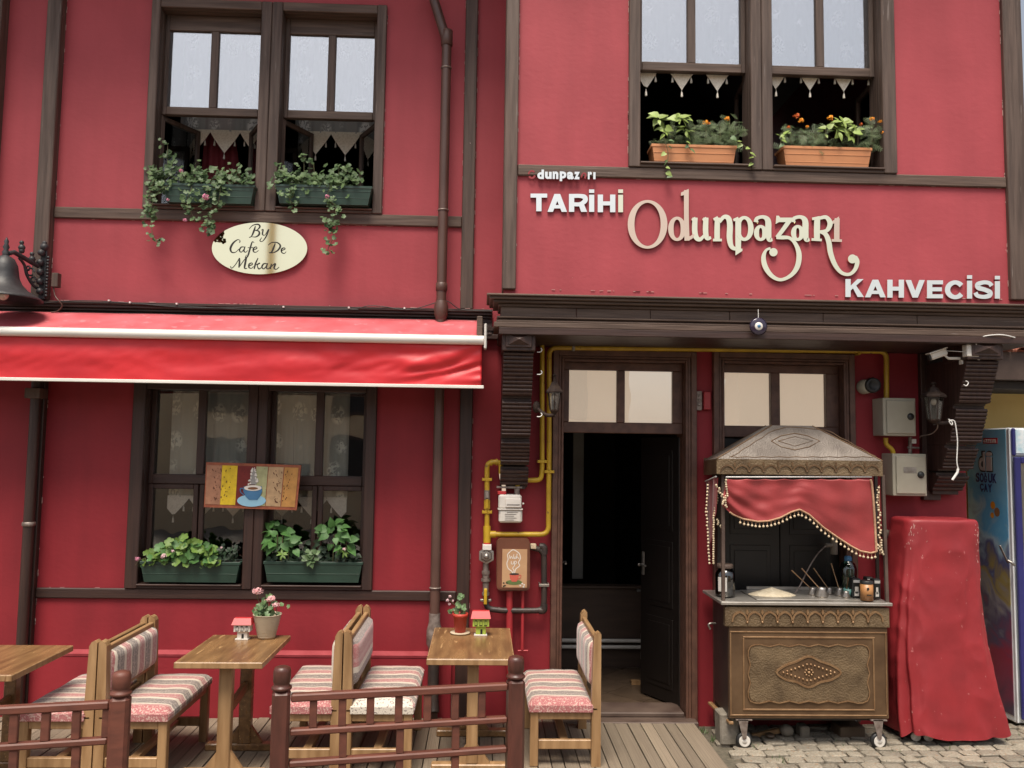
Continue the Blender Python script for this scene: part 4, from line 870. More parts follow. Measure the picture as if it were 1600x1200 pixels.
def capital(ch, x0, y0, x1, y1, Y, d):
    mm = MB(); W, H = x1-x0, y1-y0; n = [0]; v = 8.2; h = 6.2
    def Yn(): n[0] += 1; return Y-.0003*n[0]
    def P(*q): mm.poly([(x0+W*a, y0+H*b) for a, b in q], Yn(), d)
    a = v/W; b = h/H
    if ch == 'T': P((0, 0), (1, 0), (1, b), (0, b)); P((.5-a/2, 0), (.5+a/2, 0), (.5+a/2, 1), (.5-a/2, 1))
    elif ch == 'I': P((0, .235), (1, .235), (1, 1), (0, 1)); P((0, 0), (1, 0), (1, .155), (0, .155))
    elif ch == 'H': P((0, 0), (a, 0), (a, 1), (0, 1)); P((1-a, 0), (1, 0), (1, 1), (1-a, 1)); P((a*.9, .5-b/2), (1-a*.9, .5-b/2), (1-a*.9, .5+b/2), (a*.9, .5+b/2))
    elif ch == 'E':
        P((0, 0), (a, 0), (a, 1), (0, 1))
        for q in (0, .5-b/2, 1-b): P((a*.9, q), (1 if q != .5-b/2 else .93, q), (1 if q != .5-b/2 else .93, q+b), (a*.9, q+b))
    elif ch == 'A': P((.5-a*.55, 0), (.5+a*.55, 0), (a*1.02, 1), (0, 1)); P((.5-a*.55, 0), (.5+a*.55, 0), (1, 1), (1-a*1.02, 1)); P((.24, .62), (.76, .62), (.80, .62+b*.85), (.20, .62+b*.85))
    elif ch == 'V': P((0, 0), (a*1.05, 0), (.5+a*.5, 1), (.5-a*.5, 1)); P((1-a*1.05, 0), (1, 0), (.5+a*.5, 1), (.5-a*.5, 1))
    elif ch == 'K': P((0, 0), (a, 0), (a, 1), (0, 1)); P((1-a*1.25, 0), (.98, 0), (a*.9, .66), (a*.9, .40)); P((.36, .42), (.52, .28), (1, 1), (1-a*1.2, 1))
    elif ch == 'R': P((0, 0), (a, 0), (a, 1), (0, 1)); mm.stroke([(x0+v*.8, y0+h/2, h), (x0+W*.6, y0+h/2, h), (x0+W*.86, y0+H*.18, v*.9), (x0+W*.88, y0+H*.38, v*.9), (x0+W*.62, y0+H*.57, h), (x0+v*.8, y0+H*.575, h)], Yn(), d); P((.52, .56), (.80, .52), (1, 1), (1-a*1.15, 1))
    elif ch == 'C':
        pts = []
        for k in range(19):
            an = math.radians(38+284*k/18); w_ = h+(v-h)*abs(math.cos(an)); pts.append((x0+W*.52+(W*.52-w_/2)*math.cos(an), y0+H/2+(H/2-w_/2)*math.sin(an), w_))
        mm.stroke(pts, Yn(), d, sub=2)
    elif ch == 'S': mm.stroke([(x0+W*.93, y0+H*.30, v*.85), (x0+W*.80, y0+H*.15, h), (x0+W*.5, y0+H*.11, h), (x0+W*.18, y0+H*.22, v*.9), (x0+W*.22, y0+H*.40, v*.9), (x0+W*.55, y0+H*.50, h*1.1), (x0+W*.84, y0+H*.64, v*.9), (x0+W*.80, y0+H*.82, v*.9), (x0+W*.5, y0+H*.89, h), (x0+W*.17, y0+H*.83, h), (x0+W*.06, y0+H*.66, v*.85)], Yn(), d, sub=5)
    return mm
t = thing('tarihi_lettering', 'raised pale brass capitals TARİHİ left of the large script name', 'sign', at(900, 331, YJ))
for i, (ch, x0, y0, x1, y1) in enumerate((('T', 829, 302.5, 855, 330), ('A', 855.5, 303, 886, 331), ('R', 889, 303, 917.5, 331), ('I', 920.5, 296, 928.5, 331), ('H', 934, 304, 961.5, 331.5), ('I', 966, 296, 973.5, 331.5))):
    part('letter', capital(ch, x0, y0, x1, y1, YJ-.016, .0155), M_lettw if i < 5 else M_lett, t)
t = thing('kahvecisi_lettering', 'raised pale brass capitals KAHVECİSİ at lower right of the overhang', 'sign', at(1440, 466, YJ))
for ch, x0, y0, x1, y1 in (('K', 1321, 436, 1350, 464), ('A', 1351.5, 437, 1384, 464.5), ('H', 1386.5, 437, 1412.5, 465), ('V', 1415, 437.5, 1445, 465), ('E', 1448.5, 438, 1473.5, 466), ('C', 1476.5, 438, 1507.5, 467.5), ('I', 1511, 430, 1519, 466.5), ('S', 1522.5, 438, 1551.5, 467), ('I', 1554.5, 431, 1562.5, 466.5)):
    part('letter', capital(ch, x0, y0, x1, y1, YJ-.016, .0155), M_lettw, t)
# the large script name, letter by letter
t = thing('odunpazari_lettering', 'large brass script lettering Odunpazarı with swash tails on the overhang', 'sign', at(1150, 440, YJ))
yy = YJ-.019; dd = .0185
def ring(mb, cx, cy, rx, ry, wt, ws, Y=yy, a0=0, a1=None, n=28):
    cl = a1 is None; a1 = a1 or 2*math.pi; K = n if cl else n+1
    pts = []
    for k in range(K):
        a = a0+(a1-a0)*k/n; w_ = wt+(ws-wt)*abs(math.cos(a))**1.6
        pts.append((cx+(rx-w_/2)*math.cos(a), cy+(ry-w_/2)*math.sin(a), w_))
    mb.stroke(pts, Y, dd, closed=cl, sub=2)
e = .0004
m = MB(); ring(m, 1011.8, 350.5, 31, 38, 4.2, 10.5); part('letter', m, M_lettc, t)
m = MB(); ring(m, 1058, 357.5, 14, 19, 4.5, 8.5); m.stroke([(1072.5, 297, 7.5), (1072.5, 340, 7.5), (1073.5, 376, 8)], yy-e, dd); m.poly([(1064, 301), (1076, 295), (1076, 303), (1064, 306)], yy-2*e, dd); m.stroke([(1073, 373, 6), (1080, 371, 5), (1084, 366, 3)], yy-3*e, dd); part('letter', m, M_lettc, t)
m = MB(); m.stroke([(1086, 340, 8), (1085.5, 360, 8.5), (1088, 371, 8), (1094, 374, 6), (1100, 368, 4)], yy-e, dd); m.stroke([(1103, 340, 8), (1102.5, 362, 8.5), (1105, 372, 7), (1111, 371, 4)], yy-2*e, dd); m.stroke([(1081, 344, 4), (1087, 341, 5)], yy-3*e, dd); m.stroke([(1098, 344, 4), (1104, 341, 5)], yy-4*e, dd); part('letter', m, M_lett, t)
m = MB(); m.stroke([(1121, 340, 8), (1120.5, 360, 8.5), (1120.5, 376, 8.5)], yy-e, dd); m.stroke([(1114, 375, 4), (1128, 375, 4)], yy-2*e, dd); m.stroke([(1115, 343, 4), (1122, 340, 5)], yy-3*e, dd)
m.stroke([(1124, 347, 5), (1131, 339, 6), (1138, 341, 8), (1140.5, 352, 9), (1140, 372, 9), (1143, 385, 7), (1150, 389, 5), (1153, 386, 3)], yy-4*e, dd); part('letter', m, M_lett, t)
m = MB(); m.stroke([(1153.5, 341, 9), (1153.5, 370, 9), (1153.5, 391, 8.5)], yy-e, dd); m.poly([(1149.2, 388), (1160, 388.5), (1160, 392), (1149.2, 399)], yy-2*e, dd); ring(m, 1163, 357, 14.5, 19.5, 5, 8.5, yy-3*e, -2.4, 2.5); m.stroke([(1146, 344, 4), (1154, 341, 5)], yy-4*e, dd); part('letter', m, M_lett, t)
def small_a(cx, sc=1.):
    mm = MB(); ring(mm, cx-5.5, 364, 10.5, 12.5, 4.5, 8, yy-e); mm.stroke([(cx-13, 347, 7), (cx-11, 341, 5.5), (cx-1, 339, 5.5), (cx+6, 345, 9), (cx+6.5, 362, 9.5), (cx+8, 374, 7.5), (cx+13, 374, 4.5)], yy-2*e, dd); mm.ball(tuple(at(cx-11, 347, yy+.013)), .013, 8); return mm
part('letter', small_a(1194, 1.12), M_lett, t)
m = MB(); m.poly([(1213, 337), (1217, 337), (1219, 340), (1238, 340), (1237, 347), (1217, 347), (1212, 350)], yy-e, dd); m.stroke([(1234, 344, 7), (1224, 358, 6.5), (1214, 371, 6)], yy-2*e, dd)
m.stroke([(1213, 371.5, 4), (1222, 371, 6), (1234, 372, 5), (1243, 381, 6), (1248.5, 397, 8), (1246, 416, 8), (1236, 430, 6), (1220, 437, 5), (1206, 431, 6.5), (1196, 417, 8), (1193, 402, 7), (1197, 391, 4), (1204, 388, 4)], yy-3*e, dd); m.blob(1208.5, 394, 6.5, 6.5, yy-4*e, dd); part('letter', m, M_lett, t)
part('letter', small_a(1252, 1.12), M_lett, t)
m = MB(); m.stroke([(1277, 340, 9), (1276.5, 358, 9.5), (1276.5, 374, 9)], yy-e, dd); m.stroke([(1268, 374, 4), (1284, 375, 4)], yy-2*e, dd); m.stroke([(1269, 342, 4), (1281, 340, 5)], yy-3*e, dd)
m.stroke([(1280, 341, 5), (1291, 339.5, 6), (1297, 349, 8), (1292, 360, 6), (1281, 362, 4)], yy-4*e, dd)
m.stroke([(1282, 362, 5), (1290, 366, 7), (1295, 378, 8), (1298, 396, 8), (1305, 414, 7), (1315, 426, 5.5), (1327, 428.5, 5), (1336, 421, 6), (1339.5, 409, 7), (1336, 401, 6)], yy-5*e, dd); m.blob(1332, 404.5, 7, 7, yy-6*e, dd); part('letter', m, M_lett, t)
m = MB(); m.stroke([(1308, 341, 8), (1307.5, 358, 8.5), (1307.5, 375, 8.5)], yy-e, dd); m.stroke([(1299.5, 375.5, 4), (1315.5, 376, 4)], yy-2*e, dd); m.poly([(1300, 346), (1311, 338), (1311, 347), (1300, 350)], yy-3*e, dd); part('letter', m, M_lettc, t)

# ------------------------------------------------------------------ evil eye charm
Y = -.70; t = thing('evil_eye_charm', 'round dark blue glass evil eye charm hanging from the cornice', 'charm', at(1185, 523, Y))
c = at(1185, 510, Y)
m = MB(); m.lathe([(.0001, -.009), (.05, -.007), (.060, 0), (.05, .007), (.0001, .009)], c, 28, axis='Y'); part('glass_disc', m, M_eye, t)
m = MB(); m.lathe([(.0001, -.015), (.022, -.013), (.027, -.009)], c, 20, axis='Y'); part('white_ring', m, M_wp, t)
m = MB(); m.lathe([(.0001, -.019), (.009, -.017), (.012, -.014)], c, 14, axis='Y'); part('pupil', m, M_cblue, t)
m = MB(); m.tube([(c.x, Y, c.z+.058), (c.x, Y, c.z+.115)], .0025, 6); part('cord', m, M_cord, t)

# ------------------------------------------------------------------ gas installation
Y = -.075; r = .0185
g = lambda x, y, Y_=Y: at(x, y, Y_)
def clamp(mb, px_, py_, horiz=True, Y_=Y, mtY=0):
    c = at(px_, py_, Y_)
    if horiz: mb.box(c.x-.036, c.x+.036, Y_-.024, Y_-.016, c.z-.010, c.z+.010, .002); mb.box(c.x-.036, c.x-.026, Y_-.02, -.002, c.z-.01, c.z+.01, .002); mb.box(c.x+.026, c.x+.036, Y_-.02, -.002, c.z-.01, c.z+.01, .002)
    else: mb.box(c.x-.010, c.x+.010, Y_-.024, Y_-.016, c.z-.036, c.z+.036, .002); mb.box(c.x-.01, c.x+.01, Y_-.02, -.002, c.z-.036, c.z-.026, .002); mb.box(c.x-.01, c.x+.01, Y_-.02, -.002, c.z+.026, c.z+.036, .002)
t = thing('gas_pipe', 'yellow gas pipe running from the meter up and over both door frames', 'pipe', g(761, 860))
m = MB(); m.tube(pipepath([g(761, 862), g(761, 722), g(783, 722), g(783, 740)], .055, 6), [r]*100 if 0 else r, 12); part('pipe', m, M_yel, t)
m = MB(); m.tube(pipepath([g(763, 835), g(857, 835), g(858, 690), g(858, 543), (AX(1385, 549, Y), Y, AZ(1385, 549, Y)), g(1385, 626)], .06, 6), r, 12); part('pipe', m, M_yel, t)
m = MB(); m.tube(pipepath([g(808, 772), g(809, 751), g(845, 750), g(847, 735), g(847, 535)], .05, 6), r*.95, 12); part('pipe', m, M_yel, t)
m = MB(); m.tube(smoothpath([g(1384, 684, -.10), g(1385, 694, -.10), g(1394, 703, -.10), g(1397, 714, -.10)]), r*.9, 12); part('pipe', m, M_yel, t)
m = MB(); m.tube(smoothpath([g(783, 738), g(784, 748), g(787, 758), g(787, 770)]), .015, 10); part('hose', m, M_cream, t)
for (x, y, h) in ((761, 749, 1), (761, 800, 1), (847, 721, 1), (858, 737, 1), (896, 541, 0), (1341, 547, 0)):
    m = MB(); clamp(m, x, y, h); part('clamp', m, M_yel if x != 896 else M_steel, t)
m = MB()
for a, b, rr, nm in ((g(761, 822), g(761, 850), .027, 'tee_fitting'), (g(766, 835), g(775, 835), .025, 'collar'), (g(761, 782), g(761, 795), .023, 'collar'), (g(766.7, 723), g(769.3, 723), .025, 'collar'), (g(774.7, 722), g(777.3, 722), .025, 'collar')):
    m = MB(); m.tube([a, b], rr, 12); part(nm, m, M_yel, t)
m = MB(); c = g(761, 780); m.box(c.x-.012, c.x+.012, Y-.04, Y-.02, c.z+.01, c.z+.05, .002); m.tube([g(761, 766), g(761, 780)], .022, 10); part('valve_tag', m, M_zinc, t)
m = MB(); c = g(761, 786); m.box(c.x-.007, c.x+.007, Y-.045, Y-.022, c.z-.035, c.z+.03, .003); part('valve_handle', m, M_yel, t)
# meter
t = thing('gas_meter', 'white box shaped gas meter hanging between yellow pipes under the ribbed bracket', 'meter', g(797, 817))
m = MB(); m.prect(779, 773, 815, 795.5, -.15, -.03, .012); m.prect(779.5, 796.5, 816, 817, -.147, -.03, .012); m.prect(778, 795, 817, 797, -.155, -.02, .002); part('case', m, M_meter, t)
m = MB(); m.prect(790, 779, 814.5, 793, -.163, -.149, .004); part('dial_plate', m, M_wp, t)
m = MB(); m.prect(792, 788, 812, 789.6, -.1645, -.163, 0); m.prect(792, 800, 809, 800.8, -.149, -.147, 0)
for k in range(4): m.prect(789, 803+k*3, 807-(k % 2)*4, 803.8+k*3, -.149, -.147, 0)
part('print', m, M_steel, t)
m = MB(); m.prect(777.5, 767.5, 791, 773, -.13, -.05, .004); part('red_seal', m, M_rp, t)
m = MB(); m.prect(776, 760, 816, 763, -.10, -.02, .002); m.tube([g(808, 763, -.09), g(808, 774, -.09)], .02, 10); part('mount', m, M_zinc, t)
m = MB(); m.ball(g(817.5, 787, -.15), .008, 8); part('knob', m, M_wp, t)
# regulator and black pipe
t = thing('gas_regulator', 'hexagonal steel gas regulator and valve stack below the yellow tee', 'regulator', g(758, 945))
c = g(760, 868, -.09); m = MB(); m.lathe([(.0001, -.035), (.035, -.033), (.045, -.02), (.060, -.018), (.060, .018), (.045, .02)], c, 6, False, axis='Y'); m.lathe([(.0001, -.055), (.018, -.052), (.02, -.03)], c, 14, axis='Y'); part('regulator_body', m, M_steel, t)
m = MB(); m.prect(754, 851, 768, 860, -.125, -.06, .004); part('label_plate', m, M_wp, t)
m = MB(); m.tube([g(761, 848, -.085), g(761, 853, -.085)], .026, 12); part('red_collar', m, M_rp, t)
m = MB()
for y0, y1, rr in ((880, 892, .022), (892, 897, .030), (897, 904, .026), (904, 908, .034), (908, 914, .024), (914, 926, .022), (926, 930, .028)): m.tube([g(759, y0), g(759, y1)], rr, 12)
part('valve_body', m, M_zinc, t)
m = MB(); m.prect(756, 920, 761, 945, -.115, -.095, .004); part('valve_handle', m, M_yel, t)
m = MB()
for px_ in (752, 766): m.ball(g(px_, 938), .011, 8)
m.box(AX(752, 938, Y), AX(766, 938, Y), Y-.01, Y+.0, AZ(759, 940, Y), AZ(759, 936, Y), .002); part('clamp', m, M_steel, t)
t = thing('black_gas_pipe', 'scuffed black gas pipe looping round the brown case', 'pipe', g(810, 957))
m = MB(); m.tube(pipepath([g(759, 930), g(760, 951), g(785, 954), g(850, 954), g(850, 860), g(826, 854)], .06, 6), .021, 12); part('pipe', m, M_blkp, t)
m = MB()
for a, b in (((844, 950), (850, 944)), ((845, 859), (850, 866))): m.tube(pipepath([g(a[0]-2, 954 if a[1] > 900 else 854), g(850, 954 if a[1] > 900 else 854), g(850, 944 if a[1] > 900 else 866)], .05, 6), .026, 12)
part('elbow', m, M_blkp, t)
m = MB(); m.prect(829, 850, 838, 858, -.10, -.05, .004); part('coupling', m, M_pom, t)
m = MB(); clamp(m, 850, 914); part('clamp', m, M_steel, t)
# brown case with poster
t = thing('gas_case', 'brown rounded gas service case with coffee poster beside the door', 'box', g(802, 922))
def rrect(x0, y0, x1, y1, r_, Yf, n=5):
    P = []
    for cx, cy, a in ((x1-r_, y0+r_, -90), (x1-r_, y1-r_, 0), (x0+r_, y1-r_, 90), (x0+r_, y0+r_, 180)):
        for k in range(n+1):
            an = math.radians(a+90*k/n); P.append((cx+r_*math.cos(an), cy+r_*math.sin(an)))
    return P
m = MB(); m.poly(rrect(776, 841, 828, 923, 8, 0), -.13, .128); m.poly(rrect(778, 843, 826, 921, 7, 0), -.137, .0068); part('case', m, M_browncase, t)
m = MB(); m.prect(784.5, 858, 823.5, 918, -.141, -.1372, 0)
po = part('poster', m, mat('kraft_poster', (.50, .30, .16), (.44, .25, .13), ns=8, rough=.55), t)
Yp = -.142
m = MB(); K = [(797, 862), (802, 859), (808, 862), (812, 866), (813, 873), (810, 879), (812, 884), (806, 889), (804, 895), (802, 899), (800, 893), (794, 888), (792, 880), (794, 874), (793, 867)]
m.stroke([(a, b, 1.3) for a, b in K], Yp, .0008, closed=True, sub=3)
for k, s_ in enumerate(([(796, 867), (797, 873), (799, 869), (801, 873), (803, 866)], [(804, 870), (803, 873), (806, 872), (806, 869)], [(808, 865), (807, 873)], [(808, 870), (811, 873)], [(799, 877), (799, 881), (802, 881), (803, 877)], [(804, 885), (804, 877), (807, 878), (806, 881), (804, 881)], [(801, 897), (803, 891), (801, 888), (803, 885)])):
    m.stroke([(a, b, 1.) for a, b in s_], Yp-.0001*(k+1), .0008, sub=3)
part('steam_print', m, M_wp, po)
m = MB(); m.blob(803, 910, 13, 4, Yp, .0008); part('saucer_print', m, mat('olive_print', (.12, .17, .05), rough=.6), po)
m = MB(); m.poly([(796, 897), (811, 897), (810, 904), (807, 909), (800, 909), (797, 904)], Yp-.001, .0012); ring2 = [(811, 899, 1), (814, 899, 1), (813, 903, 1), (810, 905, 1)]; m.stroke(ring2, Yp-.0013, .001); part('cup_print', m, mat('coral_print', (.56, .11, .07), rough=.6), po)
m = MB(); m.blob(803.5, 897, 7.5, 1.6, Yp-.0014, .001)
for x, y in ((787, 911), (789, 915), (792, 911), (787, 916)): m.blob(x, y, 1.5, 1.2, Yp-.0005, .001, 8)
part('coffee_print', m, M_ink, po)
m = MB()
for x, y in ((813, 915), (816, 912), (819, 914), (818, 917)): m.blob(x, y, 1.5, 1.3, Yp-.0005, .001, 8)
part('flower_print', m, M_wp, po)
t = thing('red_conduit', 'pair of red painted pipes running down the wall below the brown case', 'pipe', g(805, 1040))
m = MB(); m.tube([g(796, 923), g(796, 1090)], .024, 12); part('pipe', m, M_redpipe, t)
m = MB(); m.tube([g(817, 923), g(816, 1015)], .012, 10); part('pipe', m, M_redpipe, t)
m = MB(); m.tube([g(809, 1017), g(825, 1017)], .008, 8); part('stub', m, M_redpipe, t)

# ------------------------------------------------------------------ lanterns
def lantern(px_, ytop, ycap, ybody0, ybody1, ytip, rc, Yc, arm, label, mt):
    c = at(px_, (ybody0+ybody1)/2, Yc); z = lambda y: AZ(px_, y, Yc); t = thing('wall_lantern', label, 'lantern', (c.x, Yc, z(ytip)), group='wall lanterns under the overhang')
    m = MB(); m.lathe([(rc*1.0, z(ybody0)), (rc*1.02, z(ybody0-2)), (rc*.9, z(ybody0-5)), (rc*.55, z(ycap+6)), (rc*.35, z(ycap)), (rc*.16, z(ycap-1)), (rc*.14, z(ytop+5)), (rc*.3, z(ytop+4)), (rc*.1, z(ytop+1)), (.002, z(ytop))], (c.x, Yc, 0), 6, False); part('cap', m, mt, t)
    m = MB(); m.lathe([(rc*.75, z(ybody0)), (rc*.5, z(ybody1))], (c.x, Yc, 0), 6, False); part('glass_body', m, M_glan, t)
    m = MB()
    for k in range(6):
        a = 2*math.pi*(k+.5)/6; m.tube([(c.x+rc*.76*math.cos(a), Yc+rc*.76*math.sin(a), z(ybody0)), (c.x+rc*.5*math.cos(a), Yc+rc*.5*math.sin(a), z(ybody1))], .004, 5)
    m.lathe([(rc*.52, z(ybody1)), (rc*.5, z(ybody1+2)), (rc*.2, z(ytip-4)), (rc*.08, z(ytip-3)), (rc*.15, z(ytip-1)), (.002, z(ytip))], (c.x, Yc, 0), 6, False); part('cage', m, mt, t)
    m = MB(); m.ball((c.x, Yc, z(ybody0+7)), rc*.24, 12, 1.25); part('bulb', m, M_wp, t)
    m = MB(); m.lathe([(rc*.2, z(ybody1)), (rc*.2, z(ybody0+14))], (c.x, Yc, 0), 10); part('bulb_socket', m, M_blk, t)
    m = MB(); m.tube(smoothpath([tuple(at(a, b, q_)) for a, b, q_ in arm]), .013, 8); a, b, q_ = arm[0]; cc = at(a, b, q_); m.ball(tuple(cc), .028, 10, 1.5); part('arm', m, mt, t)
    return t
lantern(866, 583, 597, 614, 640, 652, .062, -.50, [(838, 636, -.44), (846, 644, -.48), (856, 649, -.5), (866, 648, -.5)], 'brown hexagonal lantern with bulb on the ribbed bracket left of the door', M_lant)
lantern(1459, 596, 606, 621, 655, 665, .082, -.42, [(1492, 645, -.30), (1488, 656, -.36), (1475, 661, -.40), (1460, 660, -.42)], 'dark hexagonal lantern above the grey boxes at right', M_lant)
m = MB(); m.tube(smoothpath([at(1465, 662, -.40), at(1464, 670, -.38), at(1455, 678, -.3), at(1440, 681, -.2), at(1437, 684, -.15)]), .004, 6)
single('lantern_cable', m, M_zinc, 'grey cable looping down from the right lantern', 'cable')
m = MB(); m.tube(smoothpath([at(*p, -.50) for p in ((1482, 655), (1488, 660), (1487, 664), (1483, 658), (1490, 657), (1493, 664), (1496, 690), (1495, 720), (1497, 732))]), .004, 6); m.tube([at(1497, 732, -.5), at(1496, 738, -.5), at(1488, 750, -.5)], .0085, 8)
single('dangling_cord', m, M_cord, 'white knotted cord dangling in front of the right ribbed bracket', 'cord')
m = MB()
for px_, py_ in ((842, 547), (842, 582), (842, 648)):
    m.tube(smoothpath([at(px_-3, py_+3, -.55), at(px_+2, py_+3, -.55), at(px_+5, py_, -.55), at(px_+3, py_-3, -.55)]), .0035, 6)
single('cup_hook', m, M_cord, 'small white cup hooks up the edge of the left ribbed bracket', 'hook', kind='stuff')
m = MB()
for px_, py_ in ((1530, 557), (1510, 598)):
    m.tube(smoothpath([at(px_-4, py_+3, -.6), at(px_, py_+5, -.6), at(px_+3, py_, -.6), at(px_-1, py_-3, -.6)]), .0035, 6)
single('cup_hook', m, M_cord, 'small white cup hooks up the edge of the right ribbed bracket', 'hook', kind='stuff')
# camera
Y = -.52; t = thing('security_camera', 'cream bullet security camera on short arm at the right bracket', 'camera', at(1500, 568, Y))
m = MB(); m.bar(at(1452, 558, Y), at(1478, 549, Y), .05, .05, .01); part('camera_body', m, M_meter, t)
m = MB(); m.bar(at(1449, 553, Y-.01), at(1477, 543.5, Y-.01), .062, .008, .002); part('sun_hood', m, M_meter, t)
m = MB(); m.bar(at(1450.5, 559, Y), at(1454, 558, Y), .04, .04, .005); part('lens', m, M_blk, t)
m = MB(); m.bar(at(1481, 560, Y), at(1506, 560, Y), .018, .018, .003); m.prect(1503, 555, 1509, 569, Y-.02, Y+.02); m.tube([at(1476, 555, Y), at(1482, 560, Y)], .008, 6); part('arm', m, M_meter, t)
t = thing('camera_junction_box', 'small white cable box with white wire on the right bracket block', 'box', at(1520, 557, -.6))
m = MB(); m.prect(1511, 538, 1530, 557, -.62, -.56, .004); part('case', m, M_meter, t)
m = MB(); m.ball(at(1526, 546.5, -.62), .014, 10); part('plug', m, M_blk, t)
m = MB(); m.tube(smoothpath([at(1525, 539, -.63), at(1528, 530, -.64), at(1540, 525, -.66), at(1562, 523, -.67), at(1580, 526, -.67), at(1604, 534, -.6)]), .004, 6); m.tube([at(1478, 548, -.52), at(1511, 550, -.6)], .0025, 5); part('cable', m, M_cord, t)
# meter boxes
for k, (a, b, c_, d, lab, hx) in enumerate(((1380, 622, 1431, 681, 'upper cream steel electricity box with black latch, rust spot on its door', 1423), (1395, 709, 1448, 775, 'lower cream steel electricity box with slotted door, above the red cover', 1439))):
    t = thing('electric_box', lab, 'electric box', at((a+c_)/2, d, -.17), group='cream electricity boxes on the right wall')
    m = MB(); m.prect(a, b, c_, d, -.17, -.003, .004); part('case', m, M_grey, t)
    m = MB(); m.prect(a+6, b+4, c_-1.5, d-3.5, -.182, -.171, .003); dr = part('door', m, M_grey, t)
    m = MB(); m.lathe([(.0001, -.014), (.02, -.012), (.026, 0)], at(hx, b+29 if k == 0 else b+33, -.183), 14, axis='Y'); part('latch', m, M_blk, dr)
    if k: m = MB(); m.prect(1412, 730, 1432, 739, -.184, -.1825, .001); m.prect(1414, 735, 1430, 736.5, -.186, -.1842, 0); part('slot_plate', m, M_steel, dr)
t = thing('siren', 'round black and grey siren on the red wall above the boxes', 'siren', at(1358, 612, -.1))
m = MB(); c = at(1363, 602, -.10); m.lathe([(.0001, -.02), (.035, -.018), (.052, -.03), (.058, 0), (.05, .09)], c, 20, axis='Y'); part('horn', m, M_blk, t)
m = MB(); c = at(1354, 604, -.06); m.lathe([(.0001, -.04), (.05, -.038), (.055, .05)], c, 20, axis='Y'); part('back_ring', m, M_grey, t)
t = thing('alarm_push_box', 'small red and metal fitting between the two door frames', 'fitting', at(1097, 640, -.03))
m = MB(); m.prect(1100, 612, 1111, 640, -.05, -.002, .005); part('red_case', m, M_redpipe, t)
m = MB(); m.prect(1087, 611, 1097, 641, -.035, -.002, .002); part('metal_plate', m, M_zinc, t)
m = MB()
for k in range(3): m.ball(at(1092, 618+k*7, -.038), .008, 8)
part('screw', m, M_steel, t)
t = thing('gas_tap', 'small grey tap with white tag between the two electricity boxes', 'tap', at(1425, 705, -.06))
m = MB(); m.tube([at(1422, 683, -.06), at(1422, 709, -.06)], .014, 8); m.tube([at(1418, 699, -.07), at(1436, 700, -.07)], .008, 8); part('valve', m, M_zinc, t)
m = MB(); m.prect(1425, 686, 1432, 693, -.09, -.075, .002); part('tag', m, M_wp, t)

# ------------------------------------------------------------------ painted coffee panel
Y = -.07
t = thing('painted_panel', 'hanging painted wooden panel with blue coffee cup in front of the lower window', 'sign', at(393, 796, Y))
qx = lambda u, v: (318.5+3.5*(1-v)+u*(148-3.5*0)-(u*(1-v))*0.+u*(v*-3.5+.5), 792.5-(1-v)*70.5+u*4.8)
def quad(u0, v0, u1, v1): return [qx(u0, v0), qx(u1, v0), qx(u1, v1), qx(u0, v1)]
m = MB(); m.poly(quad(0, 0, 1, 1), Y, .016); part('board', m, mat('rusty_red_board', (.33, .10, .045), (.24, .06, .03), ns=30, rough=.6), t)
strips = [(.012, .170, (.40, .19, .11)), (.172, .335, (.72, .50, .02)), (.337, .53, (.17, .012, .010)), (.532, .655, (.42, .42, .22)), (.663, .82, (.50, .33, .18)), (.83, .975, (.52, .26, .07))]
for i, (u0, u1, c_) in enumerate(strips):
    m = MB(); m.poly(quad(u0, .06, u1, .93), Y-.003, .0029)
    part('painted_strip', m, mat('panel_paint_%d' % i, c_, tuple(x*.75 for x in c_), ns=22, rough=.65, c3=tuple(x*.5 for x in c_), s3=60, t3=.66), t)
m = MB(); rr_ = random.Random(4)
for base, w0 in ((.17, .14), (.82, .14)):
    for k in range(42):
        a = rr_.uniform(-1, 1); v = rr_.uniform(.12, .85); u = base+a*w0*(.35+.65*(1-v)); x, y = qx(u, v); ln = rr_.choice((1, 2, 3.5)); s_ = a*.8
        m.stroke([(x-s_*ln/2, y+ln/2, .5), (x, y, 1.3), (x+s_*ln/2, y-ln/2, .5)], Y-.0045-.00003*k, .0012, sub=2)
part('flower_stencil', m, mat('stencil_brown', (.10, .03, .015), rough=.7), t)
m = MB(); x, y = qx(.51, .82); m.blob(x-.5, y, 22.5, 9.5, Y-.0062, .0018, 28); part('saucer', m, M_sky, t)
m = MB(); m.poly([(381, 760), (409, 760), (409.5, 768), (406, 776), (402, 781), (389, 781), (384, 776), (380, 768)], Y-.009, .0025)
m.stroke([(381, 764, 1.4), (376, 763, 1.4), (376, 769, 1.4), (381, 773, 1.4)], Y-.0092, .0025); part('cup', m, M_cblue, t)
m = MB(); m.blob(395, 762.5, 13.8, 4.4, Y-.0108, .0015, 24); part('cup_rim', m, M_wp, t)
m = MB(); m.blob(395, 763, 8, 2., Y-.0122, .0012, 18); part('coffee', m, mat('coffee_brown', (.2, .08, .03), rough=.5), t)
m = MB()
for k in range(46):
    v = rr_.uniform(0, 1); wd = 6.5*(1-v)+2; y = 757-v*26; x = 396+rr_.choice((-1, 1))*wd*rr_.uniform(.55, 1)
    m.blob(x, y, rr_.uniform(.8, 1.6), rr_.uniform(.8, 1.6), Y-.0075-.00004*k, .002, 7)
part('steam', m, M_wp, t)
m = MB(); m.poly([(391, 757), (401, 757), (401, 745), (398, 733), (395, 733), (391, 745)], Y-.0065, .001); part('steam_shade', m, mat('grey_paint', (.3, .29, .28), rough=.7), t)
